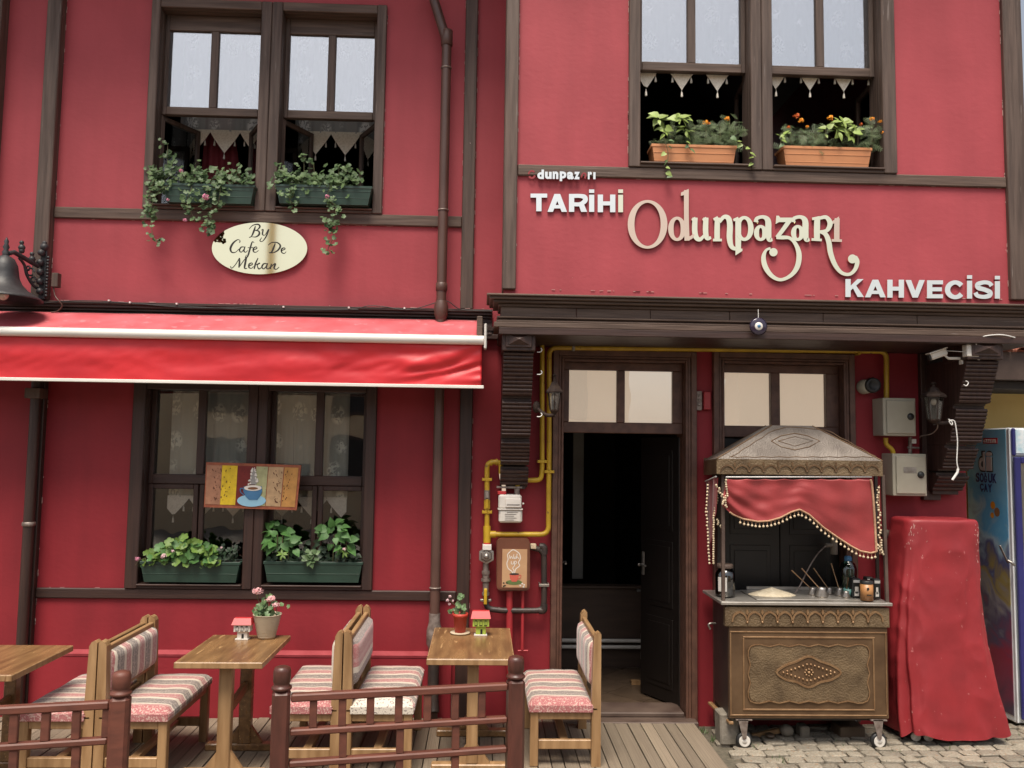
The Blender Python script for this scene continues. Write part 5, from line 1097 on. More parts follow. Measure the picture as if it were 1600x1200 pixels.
for u in (.08, .92):
    x, y = qx(u, 0); m = MB(); m.tube([at(x, y+2, Y+.005), at(x+.5, y-60, -.03)], .0012, 5); part('hanging_wire', m, M_zinc, t)
# ------------------------------------------------------------------ plants
def leafgeo(kind):
    v, f = [], []
    if kind == 'heart':
        mid = [(0, 0, 0), (.3, 0, .0), (.62, 0, -.04), (1, 0, -.16)]
        lf = [(-.08, .22, .05), (.18, .43, .09), (.5, .34, .04), (.8, .13, -.08)]
        v = mid+lf+[(x, -y, z) for x, y, z in lf]
        f = [(0, 1, 5, 4), (1, 2, 6, 5), (2, 3, 7, 6), (0, 8, 9, 1), (1, 9, 10, 2), (2, 10, 11, 3)]
    elif kind == 'lance':
        mid = [(0, 0, 0), (.35, 0, .04), (.7, 0, 0), (1, 0, -.12)]; lf = [(.15, .12, .03), (.45, .19, .06), (.78, .11, -.02)]
        v = mid+lf+[(x, -y, z) for x, y, z in lf]
        f = [(0, 1, 4), (1, 5, 4), (1, 2, 5), (2, 6, 5), (2, 3, 6), (0, 7, 1), (1, 7, 8), (1, 8, 2), (2, 8, 9), (2, 9, 3)]
    elif kind == 'round':
        v = [(.42, 0, -.09)]; n = 15
        for k in range(n):
            a = math.pi+ (k+.5)*2*math.pi/n; r = (.5 if k % 3 else .40)*(1 if k not in (0, n-1) else .55); v.append((.42+r*math.cos(a), r*math.sin(a)*1.1, .05*(1 if k % 2 else .3)))
        f = [(0, 1+k, 1+(k+1) % n) for k in range(n) if k != n-1]
    elif kind == 'feather':
        v = []; f = []
        for k in range(5):
            x = .12+k*.17; l = .30*math.sin(.7+k*.4)
            for s in (1, -1):
                o = len(v); v += [(x-.02, 0, 0), (x+.025, 0, 0), (x+.13, s*l, -.05), (x+.09, s*l*1.05, -.05)]; f.append((o, o+1, o+2, o+3))
        o = len(v); v += [(0, -.015, 0), (0, .015, 0), (1, .0, -.08), (.98, .05, -.08)]; f.append((o, o+1, o+2, o+3))
    return v, f
LG = {k: leafgeo(k) for k in ('heart', 'lance', 'round', 'feather')}
LME = {}
def leafme(kind, mt):
    k = (kind, mt.name)
    if k not in LME:
        mm = MB(); mm.add(*LG[kind], smooth=kind in ('heart', 'round')); LME[k] = mm.mesh('leaf', mt)
    return LME[k]
def lrot(rs, d=None, face=.9, up=.6):
    n = Vector((rs.gauss(0, .45), -face+rs.gauss(0, .3), up+rs.gauss(0, .35))).normalized()
    d = Vector(d) if d else Vector((rs.uniform(-1, 1), rs.uniform(-.3, .3), rs.uniform(-.9, .5)))
    x = (d-n*d.dot(n)); x = x.normalized() if x.length > 1e-3 else n.orthogonal().normalized()
    return Matrix((x, n.cross(x), n)).transposed()
def leaf_into(mb, kind, p, size, rs, d=None, **k):
    m4 = lrot(rs, d, **k).to_4x4() @ Matrix.Scale(size, 4); m4.translation = Vector(p); o = mb.M; mb.M = m4; mb.add(*LG[kind], smooth=kind in ('heart', 'round')); mb.M = o
def leaf_part(kind, mt, parent, p, size, rs, d=None, name='leaf', **k):
    o = bpy.data.objects.new(name, leafme(kind, mt)); COL.objects.link(o); o.parent = parent
    m4 = lrot(rs, d, **k).to_4x4() @ Matrix.Scale(size, 4); m4.translation = Vector(p); o.matrix_basis = rmat(parent).inverted() @ m4; return o
def bloom(mb, c, r, rs, n=26, ps=.45, flat=.8):
    c = Vector(c)
    for _ in range(n):
        d = Vector((rs.gauss(0, 1), rs.gauss(0, 1)-.6, rs.gauss(0, 1)+.3)).normalized(); p = c+Vector((d.x, d.y, d.z*flat))*r*rs.uniform(.6, 1)
        u = d.orthogonal().normalized(); w_ = d.cross(u); s = r*ps
        mb.add([p, p+u*s*.6+d*s*.2, p+u*s+w_*s*.5, p+w_*s*.7+d*s*.2], [(0, 1, 2, 3)])
        mb.add([p, p-u*s*.6+d*s*.2, p-u*s-w_*s*.5, p-w_*s*.7+d*s*.2], [(0, 1, 2, 3)])
def box_planter(t, x0, x1, z0, z1, y0, y1, mt, ribs):
    m = MB(); dx = (x1-x0)*.045; dy = .015; zr = z1-.022
    m.hexa([(x0+dx, y0+dy, z0), (x1-dx, y0+dy, z0), (x1-dx, y1-dy, z0), (x0+dx, y1-dy, z0)], [(x0+.008, y0+.004, zr), (x1-.008, y0+.004, zr), (x1-.008, y1-.004, zr), (x0+.008, y1-.004, zr)])
    for (a, b, c, d) in ((x0, x1, y0, y0+.012), (x0, x1, y1-.012, y1), (x0, x0+.012, y0+.012, y1-.012), (x1-.012, x1, y0+.012, y1-.012)): m.box(a, b, c, d, zr+.0005, z1, .003)
    for fz in ribs:
        z = z0+(z1-z0)*fz; k = (1-fz); m.box(x0+dx*k+.002, x1-dx*k-.002, y0+dy*k-.001, y0+dy*k+.004, z-.003, z+.003, .001)
    part('planter', m, mt, t)
    m = MB(); m.box(x0+.014, x1-.014, y0+.014, y1-.014, zr+.001, z1-.008, 0); part('soil', m, M_soil, t)
def fbox(name, lab, px0, py0, px1, py1, Yf, depth, mt, ribs, grp):
    c = at((px0+px1)/2, py1, Yf); t = thing(name, lab, 'flower box', c, group=grp)
    a = at(px0, py0, Yf); b = at(px1, py1, Yf); box_planter(t, a.x, b.x, b.z, a.z, Yf, Yf+depth, mt, ribs); return t, a.x, b.x, a.z
GB = 'flower boxes on the window sills'
def geranium(t, x0, x1, z1, Y, rs, trails, tops, fl):
    fo = MB(); st = MB()
    for k in range(270):
        x = rs.uniform(x0-.03, x1-.02); z = z1+rs.gauss(.03, .045); leaf_into(fo, 'round', (x, Y+rs.uniform(-.07, .07), z), rs.uniform(.032, .054), rs)
    for px_, py_, n in tops:
        e_ = at(px_, py_, Y); b_ = Vector((e_.x+rs.uniform(-.03, .03), Y, z1)); st.tube([b_, (b_+e_)/2+Vector((.01, 0, 0)), e_], .0028, 5)
        for k in range(n): q = b_.lerp(e_, rs.uniform(.2, 1.05)); leaf_into(fo, 'round', q+Vector((rs.gauss(0, .022), rs.gauss(-.01, .02), rs.gauss(0, .018))), rs.uniform(.026, .044), rs)
    for path, dens in trails:
        P = smoothpath([at(a, b, Y-.09) for a, b in path], 6); st.tube(P, .0026, 5)
        for k in range(int(len(P)*dens*1.3)):
            q = rs.choice(P); leaf_into(fo, 'round', q+Vector((rs.gauss(0, .026), rs.gauss(-.005, .02), rs.gauss(0, .02))), rs.uniform(.024, .044), rs)
    part('foliage', fo, M_ger, t, kind='stuff'); part('stem', st, M_stem, t, kind='stuff')
    for px_, py_, r_ in fl:
        m = MB(); bloom(m, at(px_, py_, Y-.13), r_, rs, 30); part('flower_head', m, M_pk, t)
rs = random.Random(11)
t, x0, x1, z1 = fbox('flower_box', 'green box of trailing geraniums with pink blooms, left half of upper left window', 254, 285, 397, 318, -.11, .17, M_green, (.35, .7), GB)
geranium(t, x0-.05, x1-.02, z1, -.05, rs, [([(262, 290), (247, 300), (238, 318), (236, 345), (240, 372), (250, 378)], .9), ([(300, 292), (292, 315), (300, 335), (310, 348)], 1.8), ([(345, 292), (342, 312), (333, 335), (326, 350), (328, 364)], 1.7), ([(325, 292), (322, 310), (318, 320)], 1.5), ([(242, 280), (236, 296), (232, 322), (236, 338)], 1.8)],
    [(262, 225, 26), (245, 262, 30), (270, 250, 20), (312, 258, 26), (350, 262, 26), (372, 262, 20), (236, 258, 14)], [(283, 267, .016), (321, 308, .026), (289, 344, .016), (262, 312, .012)])
t, x0, x1, z1 = fbox('flower_box', 'green box of geraniums with one long trail, right half of upper left window', 430, 287, 581, 320, -.11, .17, M_green, (.35, .7), GB)
geranium(t, x0, x1-.10, z1, -.05, rs, [([(515, 292), (512, 310), (525, 325), (520, 345), (518, 358)], 2.), ([(455, 292), (452, 310), (458, 318)], 1.6), ([(519, 358), (520, 372), (514, 385), (511, 395)], 1.0)],
    [(475, 246, 24), (490, 256, 16), (530, 258, 22), (545, 262, 22), (562, 270, 16), (440, 264, 18)], [(511, 307, .017)])
# overhang boxes
def marigold(t, x0, x1, z1, Y, rs, mains, fls, limes, trails):
    fo = MB(); st = MB()
    for px_, py_, n, sp in mains:
        e_ = at(px_, py_, Y); b_ = Vector((e_.x, Y, z1-.01)); st.tube([b_, e_], .0028, 5)
        for k in range(n):
            q = b_.lerp(e_, rs.uniform(.1, 1.0)); leaf_into(fo, 'feather', q+Vector((rs.gauss(0, sp), rs.gauss(0, .03), rs.gauss(0, .015))), rs.uniform(.05, .085), rs, d=(rs.uniform(-1, 1), rs.uniform(-.5, .2), rs.uniform(-.3, .9)))
    for k in range(90): leaf_into(fo, 'feather', (rs.uniform(x0, x1), Y+rs.uniform(-.05, .06), z1+rs.uniform(-.01, .05)), rs.uniform(.05, .07), rs, d=(rs.uniform(-1, 1), rs.uniform(-.5, .2), rs.uniform(.0, .9)))
    for path in trails:
        P = smoothpath([at(a, b, Y-.08) for a, b in path], 4); st.tube(P, .0025, 5)
        for q in P[::2]: leaf_part('heart', M_lime if rs.random() < .5 else M_ger, t, q+Vector((rs.gauss(0, .012), -.01, 0)), rs.uniform(.03, .05), rs, d=(rs.choice((-1, 1)), 0, -.8))
    part('foliage', fo, M_mari, t, kind='stuff'); part('stem', st, M_stem, t, kind='stuff')
    for px_, py_, n, sz in limes:
        c = at(px_, py_, Y-.05)
        for k in range(n):
            a = k*2.4; leaf_part('heart' if k % 2 else 'lance', M_lime, t, c+Vector((.01*math.cos(a), rs.uniform(-.03, .02), .008*math.sin(a)+rs.uniform(-.02, .02))), sz*rs.uniform(.8, 1.15), rs, d=(math.cos(a), -.3, math.sin(a)*.7))
    for px_, py_, r_, mt in fls:
        m = MB(); bloom(m, at(px_, py_, Y-.06), r_*1.2, rs, 22, .5, .6); part('flower_head', m, mt, t)
t, x0, x1, z1 = fbox('flower_box', 'terracotta box with lime leaved plants and hanging sprig, left half of overhanging window', 1018, 224, 1152, 261.5, -.62, .16, M_terra, (.25, .62, .9), GB)
marigold(t, x0+.03, x1-.02, z1, -.56, rs, [(1050, 198, 24, .03), (1085, 195, 24, .03), (1103, 200, 34, .035), (1140, 186, 46, .035), (1125, 195, 20, .03)], [(1102, 191.5, .018, M_or), (1108, 193, .009, M_rd), (1136, 185.5, .016, M_or)], [(1028, 186, 10, .075), (1062, 186, 12, .08), (1037, 203, 6, .06), (1070, 204, 7, .06)],
    [[(1036, 205), (1039, 220), (1044, 240), (1042, 262), (1047, 275)], [(1142, 215), (1155, 222), (1166, 232), (1172, 248), (1176, 262)], [(1072, 222), (1079, 234)]])
t, x0, x1, z1 = fbox('flower_box', 'terracotta plastic box of orange marigolds in the right half of the overhanging window', 1223, 227, 1364, 263, -.62, .16, M_terra, (.25, .62, .9), GB)
marigold(t, x0+.02, x1+.03, z1, -.56, rs, [(1235, 196, 36, .03), (1255, 205, 26, .03), (1290, 196, 26, .03), (1340, 200, 26, .03), (1362, 196, 34, .035), (1375, 200, 22, .03), (1275, 208, 22, .03)],
    [(1244, 181, .018, M_rd), (1251, 188.5, .018, M_or), (1297, 184.5, .019, M_or), (1261, 198, .010, M_or), (1345, 194, .010, M_rd), (1362, 186, .015, M_or), (1374.5, 190, .013, M_or), (1232, 199, .012, M_rd), (1379, 207, .009, M_or)], [(1315, 192, 14, .075), (1308, 203, 9, .07), (1335, 200, 7, .06), (1222, 214, 4, .05), (1330, 208, 8, .06), (1290, 206, 5, .05)], [[(1222, 212), (1219, 226)]])
# ground floor boxes
t, x0, x1, z1 = fbox('flower_box', 'dark green box of bright round leaved geraniums at lower left, outside the ground floor window', 218, 877, 374, 911, -.06, .16, M_green, (.4,), GB)
for k in range(150):
    px_ = rs.uniform(226, 340); h = math.exp(-((px_-290)/45)**2); py_ = 880-rs.random()**.7*(10+28*h)
    leaf_part('round', M_ger2 if rs.random() < .45+.3*(px_ < 290) else M_heart, t, at(px_, py_, rs.uniform(-.09, .04)), rs.uniform(.045, .078), rs)
fo = MB()
for k in range(70): leaf_into(fo, 'round', at(rs.uniform(330, 368), 878-rs.uniform(0, 24), rs.uniform(-.05, .04)), rs.uniform(.02, .04), rs)
part('foliage', fo, M_dkleaf, t, kind='stuff')
for px_, py_, r_, mt in ((256, 869, .022, M_wpk), (215, 873, .018, M_pk), (270, 861, .012, M_wpk), (346, 856, .010, M_wpk)):
    m = MB(); bloom(m, at(px_, py_, -.11), r_, rs, 22); part('flower_head', m, mt, t)
m = MB(); m.tube([at(212, 883, -.1), at(216, 876, -.1), at(228, 872, -.06)], .002, 5); part('stem', m, M_stem, t)
t, x0, x1, z1 = fbox('flower_box', 'green box of tall heart leaved plants, right half of ground floor window', 411, 877, 566, 911, -.06, .16, M_green, (.4,), GB)
for cx, cy, n, sx, sy in ((432, 838, 30, 20, 20), (522, 833, 30, 20, 20), (450, 852, 10, 16, 10), (540, 850, 10, 10, 12)):
    for k in range(n):
        a = rs.uniform(0, 6.28); r_ = rs.random()**.5; px_ = cx+sx*r_*math.cos(a); py_ = cy+sy*r_*math.sin(a)
        leaf_part('heart', M_heart, t, at(px_, py_, rs.uniform(-.10, .04)), rs.uniform(.055, .092)*(1.1-.3*r_), rs, d=(math.cos(a)*.9, -.2, -math.sin(a)*.8-.45))
fo = MB()
for k in range(120): leaf_into(fo, 'heart', at(rs.uniform(420, 562), 880-abs(rs.gauss(0, 17)), rs.uniform(-.02, .05)), rs.uniform(.03, .055), rs)
part('foliage', fo, M_dkleaf, t, kind='stuff')
for cx, cy in ((487, 868), (480, 872)):
    for k in range(9): a = k*.9; leaf_part('heart', M_ger, t, at(cx+rs.uniform(-10, 10), cy+rs.uniform(-8, 8), -.08), .045, rs)
for cx, cy in ((441, 866), (537, 863)):
    for k in range(7): a = k*.9; leaf_part('lance', M_ger2, t, at(cx, cy, -.08), .045, rs, d=(math.cos(a), -.3, math.sin(a)))
st = MB()
for px_ in (432, 440, 520, 527, 450, 540): st.tube([at(px_, 880, 0), at(px_+2, 835, -.02)], .004, 5)
part('stem', st, M_stem, t, kind='stuff')
m = MB(); bloom(m, at(538, 858, -.11), .014, rs, 18); part('flower_head', m, M_wpk, t)
# sill nails and wires are left to the sill itself

# ------------------------------------------------------------------ benches, chair
def cushion(mb, x0, x1, y0, y1, z0, h, nu=16, nv=26, edge=(0, .06), drop=.03):
    L_ = random.random()*5
    f = lambda u, v: (x0+(x1-x0)*u, y0+(y1-y0)*v, z0+h*((1-abs(2*u-1)**8)*(1-abs(2*v-1)**14))**.45+.005*noise.noise(((x0+(x1-x0)*u)*9, (y0+(y1-y0)*v)*7, 2.+L_*3)))
    o = len(mb.f); mb.sheet(f, nu, nv)
    for k in range(o, len(mb.f)):
        j = (k-o) % nv; mb.mi[k] = 1 if (j < nv*edge[1]*1.0) else 0
    mb.m = 1; mb.box(x0+.004, x1-.004, y0-.002, y0+.012, z0-drop, z0+h*.35, .004); mb.m = 0
    mb.box(x0+.002, x1-.002, y0+.013, y1-.002, z0-drop, z0+h*.3, .006)
DZ = .08
def bench(x, y, L, fx, W, lab, back_mat, zs=.42, zt=.80, grp='striped kilim seats along the cafe wall', name='bench', cat='bench', edge=None, seat_edge=None):
    t = thing(name, lab, cat, (x, y, DZ), group=grp)
    P = lambda n, mb, mt, **k: part(n, mb, mt, t, world=False, **k)
    def flip(mb):
        if fx < 0: mb.v = [(-p[0], p[1], p[2]) for p in mb.v]
        return mb
    pw = .056; lean = .012
    for yy_ in (0, L-pw):
        pts = [(0, 0), (pw, 0), (pw, zs), (pw-lean, zt-.03), (pw-lean-.012, zt-.008), (pw-lean-.026, zt), (.012, zt), (-.0, zt-.012)]
        m = MB(); m.add([(a, yy_, b) for a, b in pts]+[(a, yy_+pw, b) for a, b in pts], [list(range(8)), list(range(8, 16))]+[(i, (i+1) % 8, 8+(i+1) % 8, 8+i) for i in range(8)]); P('back_post', flip(m), M_pine)
    for z0, z1 in ((zt-.095, zt-.04), (zs+.045, zs+.10)):
        m = MB(); m.box(.008, .036, pw, L-pw, z0, z1, .004); P('back_rail', flip(m), M_piney)
    m = MB()
    def bc(u, v): return (.034+.034*((1-abs(2*u-1)**8)*(1-abs(2*v-1)**16))**.5, pw+.004+(L-2*pw-.008)*v, zs+.085+(zt-.075-zs-.085)*u)
    m.sheet(bc, 16, 24, -.012); P('back_cushion', flip(m), back_mat)
    lw = .05
    for yy_ in (0.002, L-lw-.002):
        m = MB(); m.box(W-lw, W, yy_, yy_+lw, 0, zs-.05, .004); P('leg', flip(m), M_pine)
        m = MB(); m.box(pw, W-lw, yy_+.006, yy_+lw-.006, zs-.108, zs-.052, .004); P('seat_rail', flip(m), M_pine)
        m = MB(); m.box(pw, W-lw, yy_+.010, yy_+lw-.010, .10, .155, .004); P('stretcher', flip(m), M_pine)
    m = MB(); m.box(W-lw+.008, W-.008, lw+.002, L-lw-.002, zs-.106, zs-.053, .004); P('seat_rail', flip(m), M_piney)
    m = MB(); m.box(W*.5-.025, W*.5+.025, lw, L-lw, .115, .145, .004); P('stretcher', flip(m), M_piney)
    m = MB(); m.box(.02, W-.002, .0, L-.002, zs-.051, zs-.037, .003); P('seat_board', flip(m), M_piney)
    m = MB(); cushion(m, .045, W+.012, -.01, L-.0, zs-.032, .048); P('seat_cushion', flip(m), [M_kil, seat_edge or M_kile])
    return t
bench(-2.142, -1.255, .76, 1, .40, 'left pair of back to back benches, the one facing right towards the table', M_kil)
bench(-2.150, -1.255, .76, -1, .41, 'left pair of back to back benches, the one facing left behind the fence', M_kil)
bench(-.790, -1.11, .85, 1, .41, 'middle pair of benches, right facing one with broad white band across its backrest', M_kilz, seat_edge=M_kilw, zt=.83)
bench(-.798, -1.11, .85, -1, .40, 'middle pair of benches, left facing one with rumpled striped seat', M_kil, zt=.83)
bench(.752, -.95, .74, -1, .43, 'wooden chair with striped kilim seat standing alone left of the open door', M_kil, zs=.385, zt=.80, name='wooden_chair', cat='chair')

# ------------------------------------------------------------------ tables
def table(x0, x1, y0, y1, zt, px0, px1, lab, mt=M_tab, dark=False):
    t = thing('cafe_table', lab, 'table', ((x0+x1)/2, (y0+y1)/2, DZ), group='varnished pedestal tables'); lm = M_dv if dark else M_pine
    m = MB(); m.box(x0, x1, y0, y1, zt-.032, zt, .005); part('table_top', m, [mt], t)
    m = MB(); e_ = .003; m.box(x0-e_, x1+e_, y0-e_, y0+.010, zt-.035, zt-.0015, .003); m.box(x0-e_, x0+.008, y0+.0105, y1, zt-.035, zt-.0015, .003); m.box(x1-.008, x1+e_, y0+.0105, y1, zt-.035, zt-.0015, .003); part('edge_strip', m, M_pine, t)
    ya, yb = y0+.10, y1-.16; pc = (px0+px1)/2; w2 = (px1-px0)/2
    for yy_ in (ya, yb):
        m = MB(); m.box(px0, px1, yy_, yy_+.06, DZ+.045, zt-.036, .005); part('leg', m, lm if yy_ == ya else M_tab, t)
        m = MB(); m.box(pc-.24, pc+.24, yy_-.004, yy_+.064, DZ+.001, DZ+.044, .006); part('foot', m, lm if yy_ == ya else M_tab, t)
        for s in (-1, 1):
            m = MB(); m.prism([(pc+s*w2, DZ+.045), (pc+s*(w2+.075), DZ+.045), (pc+s*w2, DZ+.15)], yy_+.015, yy_+.045); part('brace', m, lm if yy_ == ya else M_tab, t)
    m = MB(); m.bar((pc, ya+.06, DZ+.36), (pc, yb, DZ+.40), .03, .06, .004); part('stretcher', m, M_tab, t)
    return t
table(-1.723, -1.230, -1.235, -.535, .76, -1.50, -1.425, 'middle pedestal table with white model house and cream geranium pot')
table(-.300, .212, -1.13, -.27, .76, -.063, .005, 'right pedestal table with green model house and red flower pot')
table(-3.02, -2.475, -1.515, -.845, .76, -2.79, -2.72, 'left pedestal table, bare and cut off by the left edge of the photo')

# table top things
def model_house(px0, px1, py0, py1, Y, base, lab, body, roofm):
    c = at((px0+px1)/2, py1, Y); X0 = AX(px0, py0, Y); X1 = AX(px1, py0, Y); zt_ = AZ(c.x*0+(px0+px1)/2, py0, Y); h = zt_-.762; w_ = X1-X0; xc = (X0+X1)/2
    t = thing('model_house', lab, 'ornament', (xc, Y, .762), group='small painted model houses on the tables'); z = lambda f: .762+h*f
    m = MB(); m.box(xc-w_*.33, xc+w_*.33, Y-.03, Y+.03, .7605, z(.05), .001); part('base', m, M_wp, t)
    m = MB(); m.box(xc-w_*.24, xc+w_*.26, Y-.022, Y+.025, z(.05), z(.38), .001); part('lower_floor', m, body, t)
    m = MB(); m.box(xc-w_*.40, xc+w_*.42, Y-.034, Y+.03, z(.38), z(.72), .001); part('upper_floor', m, body, t)
    m = MB(); m.hexa([(X0, Y-.048, z(.72)), (X1, Y-.048, z(.72)), (X1, Y+.04, z(.72)), (X0, Y+.04, z(.72))], [(X0+.01, Y-.02, z(1)), (X1-.01, Y-.02, z(1)), (X1-.01, Y+.02, z(1)), (X0+.01, Y+.02, z(1))]); part('roof', m, roofm, t)
    for k in (-1, 0, 1):
        m = MB(); a = xc+k*w_*.24+.001; fr = [(a+.011*math.cos(q)*1, z(.46)+.0+.022*max(0, math.sin(q))+(0 if q < math.pi else 0)) for q in [math.pi*i/8 for i in range(9)]]
        m.prism([(a-.010, z(.42)), (a+.010, z(.42))]+[(a+.010*math.cos(q), z(.58)+.010*math.sin(q)) for q in [math.pi*i/6 for i in range(7)]], Y-.0365, Y-.0342); wi = part('window', m, M_blk, t)
        m = MB()
        for s in (-1, 1): m.box(a+s*.0045-.0028, a+s*.0045+.0028, Y-.0382, Y-.0366, z(.45), z(.60), 0)
        part('pane', m, body, wi)
    m = MB(); m.box(xc-.002, xc+.012, Y-.0242, Y-.0222, z(.06), z(.26), 0); part('door', m, M_blk, t)
model_house(365, 396, 965, 997, -.66, .76, 'white model house with red roof on the middle table', M_wp, M_rp)
model_house(736, 767, 954, 985, -.50, .76, 'lime green model house with red roof on the right table', M_lime2, M_rp)
Y = -.62; c = at(416.5, 996, Y); t = thing('flower_pot', 'cream ribbed pot of pink geraniums on the middle table', 'flower pot', (c.x, Y, .762))
h = AZ(416, 959, Y)-.762; pr = [(.001, 0), (.056, 0)]
for i in range(14): z = .01+i*(h-.01)/14; r_ = .056+.032*(i/14); pr += [(r_, z), (r_+.003, z+.004), (r_, z+.0085)]
pr += [(.091, h-.004), (.09, h), (.082, h-.002), (.078, h-.02), (.001, h-.02)]
m = MB(); m.lathe(pr, (c.x, Y, .762), 28); part('pot', m, M_cpot, t)
fo = MB(); st = MB()
for k in range(60): leaf_into(fo, 'round', (c.x+rs.gauss(0, .04), Y+rs.gauss(-.01, .03), .762+h+abs(rs.gauss(.02, .035))), rs.uniform(.025, .04), rs)
fl = ((403, 923, .036), (424, 935, .030), (431, 945, .026), (418, 938, .018))
for px_, py_, r_ in fl: st.tube(smoothpath([(c.x, Y, .762+h), at(px_, py_+14, Y-.01), at(px_, py_, Y-.02)]), .0025, 5)
part('foliage', fo, M_ger, t, kind='stuff'); part('stem', st, M_stem, t)
for px_, py_, r_ in fl:
    m = MB(); bloom(m, at(px_, py_, Y-.02), r_, rs, 44, .36, .55); part('flower_head', m, M_lpk, t)
Y = -.46; c = at(719, 984, Y); t = thing('flower_pot', 'small red clay pot with sparse pale geranium on the right table', 'flower pot', (c.x, Y, .762)); h = AZ(719, 958, Y)-.762
m = MB(); m.lathe([(.001, 0), (.062, 0), (.068, .008), (.066, .01), (.001, .008)], (c.x, Y, .7615), 24); part('saucer', m, M_cpot, t)
m = MB(); m.lathe([(.001, .01), (.036, .01), (.046, h-.025), (.051, h-.024), (.053, h), (.047, h), (.044, h-.015), (.001, h-.015)], (c.x, Y, .762), 24); part('pot', m, M_rpot, t)
fo = MB(); st = MB(); P = smoothpath([(c.x+.01, Y, .762+h), at(716, 948, Y), at(720, 940, Y), at(722, 931, Y)]); st.tube(P, .004, 6); st.tube(smoothpath([at(717, 950, Y), at(709, 944, Y), at(703, 938, Y)]), .0025, 5)
for px_, py_ in ((707, 953), (711, 950), (722, 951), (725, 948), (720, 946), (722, 930), (719, 932), (714, 955), (724, 955), (717, 944)):
    for _ in range(2): leaf_into(fo, 'round', at(px_+rs.uniform(-2, 2), py_+rs.uniform(-2, 2), Y+rs.uniform(-.02, .02)), .034, rs)
part('foliage', fo, M_ger, t, kind='stuff'); part('stem', st, M_stem, t)
for px_, py_, r_ in ((703, 932, .012), (699, 938, .013), (708, 939, .010), (702, 944, .010)):
    m = MB(); bloom(m, at(px_, py_, Y-.02), r_, rs, 16); part('flower_head', m, M_wpk, t)

# ------------------------------------------------------------------ fences
def fence(xa, ya, xb, yb, post_a, post_b, tb, mb_, lab, post_mat):
    t = thing('low_fence', lab, 'fence', ((xa+xb)/2, (ya+yb)/2, DZ), group='red brown railings at the front of the deck')
    dx, dy = xb-xa, yb-ya; L = math.hypot(dx, dy); ang = math.atan2(dy, dx)
    def T(mm): ca, sa = math.cos(ang), math.sin(ang); mm.v = [(xa+p[0]*ca-p[1]*sa, ya+p[0]*sa+p[1]*ca, p[2]) for p in mm.v]; return mm
    rails = ((.848, .882), (.700, .728), (.562, .590), (.30, .33))
    for z0, z1 in rails:
        m = MB(); m.box(0, L, -.022, .022, z0, z1, .006); part('rail', T(m), M_fence, t)
    for lst, z0, z1 in ((tb, .7285, .8475), (mb_, .5905, .6995), (mb_, .3305, .5615)):
        for s in lst:
            m = MB(); m.box(s-.017, s+.017, -.014, .014, z0, z1, .003); part('baluster', T(m), M_fence, t)
    for on, s in ((post_a, -.042), (post_b, L+.042)):
        if not on: continue
        m = MB(); w_ = .040
        m.box(s-w_, s+w_, -w_, w_, DZ, .90, .014); pp = part('post', T(m), post_mat, t)
        m = MB(); m.lathe([(.034, .90), (.043, .904), (.046, .910), (.044, .916), (.036, .920), (.036, .934), (.039, .938), (.039, .985), (.034, 1.0), (.018, 1.006), (.0005, 1.007)], (s, 0, 0), 18); part('post_cap', T(m), post_mat, pp)
    return t
pxs = lambda lst, ya: lst
Lm = math.hypot(.192+.84, .20)
fx = lambda px_, y_=1100: (AX(px_, y_, -2.25+.20*(px_-457)/(797-457))+.84)*Lm/(1.032)
fence(-.84, -2.25, .140, -2.06, True, True, [(AX(p, 1105, -2.16)+.84)*1.0 for p in (495, 539, 582, 626, 671, 715, 758)], [(AX(p, 1150, -2.16)+.84) for p in (540, 628, 716)], 'middle red brown railing in front of the middle benches, with two capped posts', M_post)
fence(-2.75, -2.60, -1.595, -2.36, False, True, [(AX(p, 1110, -2.46)+2.75)*1.0 for p in (-20, 25, 71, 116, 161)], [(AX(p, 1150, -2.46)+2.75) for p in (25, 116)], 'left red brown railing running off the left edge of the photo, one post', M_fence)

# ------------------------------------------------------------------ vendor cart
YF, YB = -.50, -.06
t = thing('vendor_cart', 'embossed bronze vendor cart with tin canopy and steel counter before the second door', 'cart', (2.2, -.28, .02))
xl, xr = AX(1139, 1050, YF), AX(1388, 1050, YF); zc = AZ(1260, 949, YF); zf = AZ(1260, 980, YF); zb_ = AZ(1260, 1123, YF)
m = MB(); m.box(xl+.02, xr-.02, YF+.03, YB, zb_+.01, zc, .004); part('cabinet', m, M_cblk, t)
fp = MB(); fp.box(xl, xr, YF, YF+.03, zb_, zf, .004); fpn = part('front_panel', fp, M_brzs, t)
def pr(mb, x0, y0, x1, y1, Ya, Yb, ch=.003): return mb.prect(x0, y0, x1, y1, Ya, Yb, ch)
m = MB()
def scall(cx, cy, wx, wy, n, amp, ph=0):
    P = []
    for side, (ax, ay, bx, by, nn) in enumerate(((cx-wx, cy-wy, cx+wx, cy-wy, n), (cx+wx, cy-wy, cx+wx, cy+wy, n//2), (cx+wx, cy+wy, cx-wx, cy+wy, n), (cx-wx, cy+wy, cx-wx, cy-wy, n//2))):
        nx, ny = ((0, -1), (1, 0), (0, 1), (-1, 0))[side]
        for k in range(nn*4):
            u = k/(nn*4); a = amp*abs(math.sin(math.pi*u*nn)); P.append((ax+(bx-ax)*u+nx*a, ay+(by-ay)*u+ny*a))
    return P
m.poly(scall(1264, 1053, 90, 41, 6, 3.5), YF-.006, .0058); part('embossed_field', m, M_brz, fpn)
m = MB()
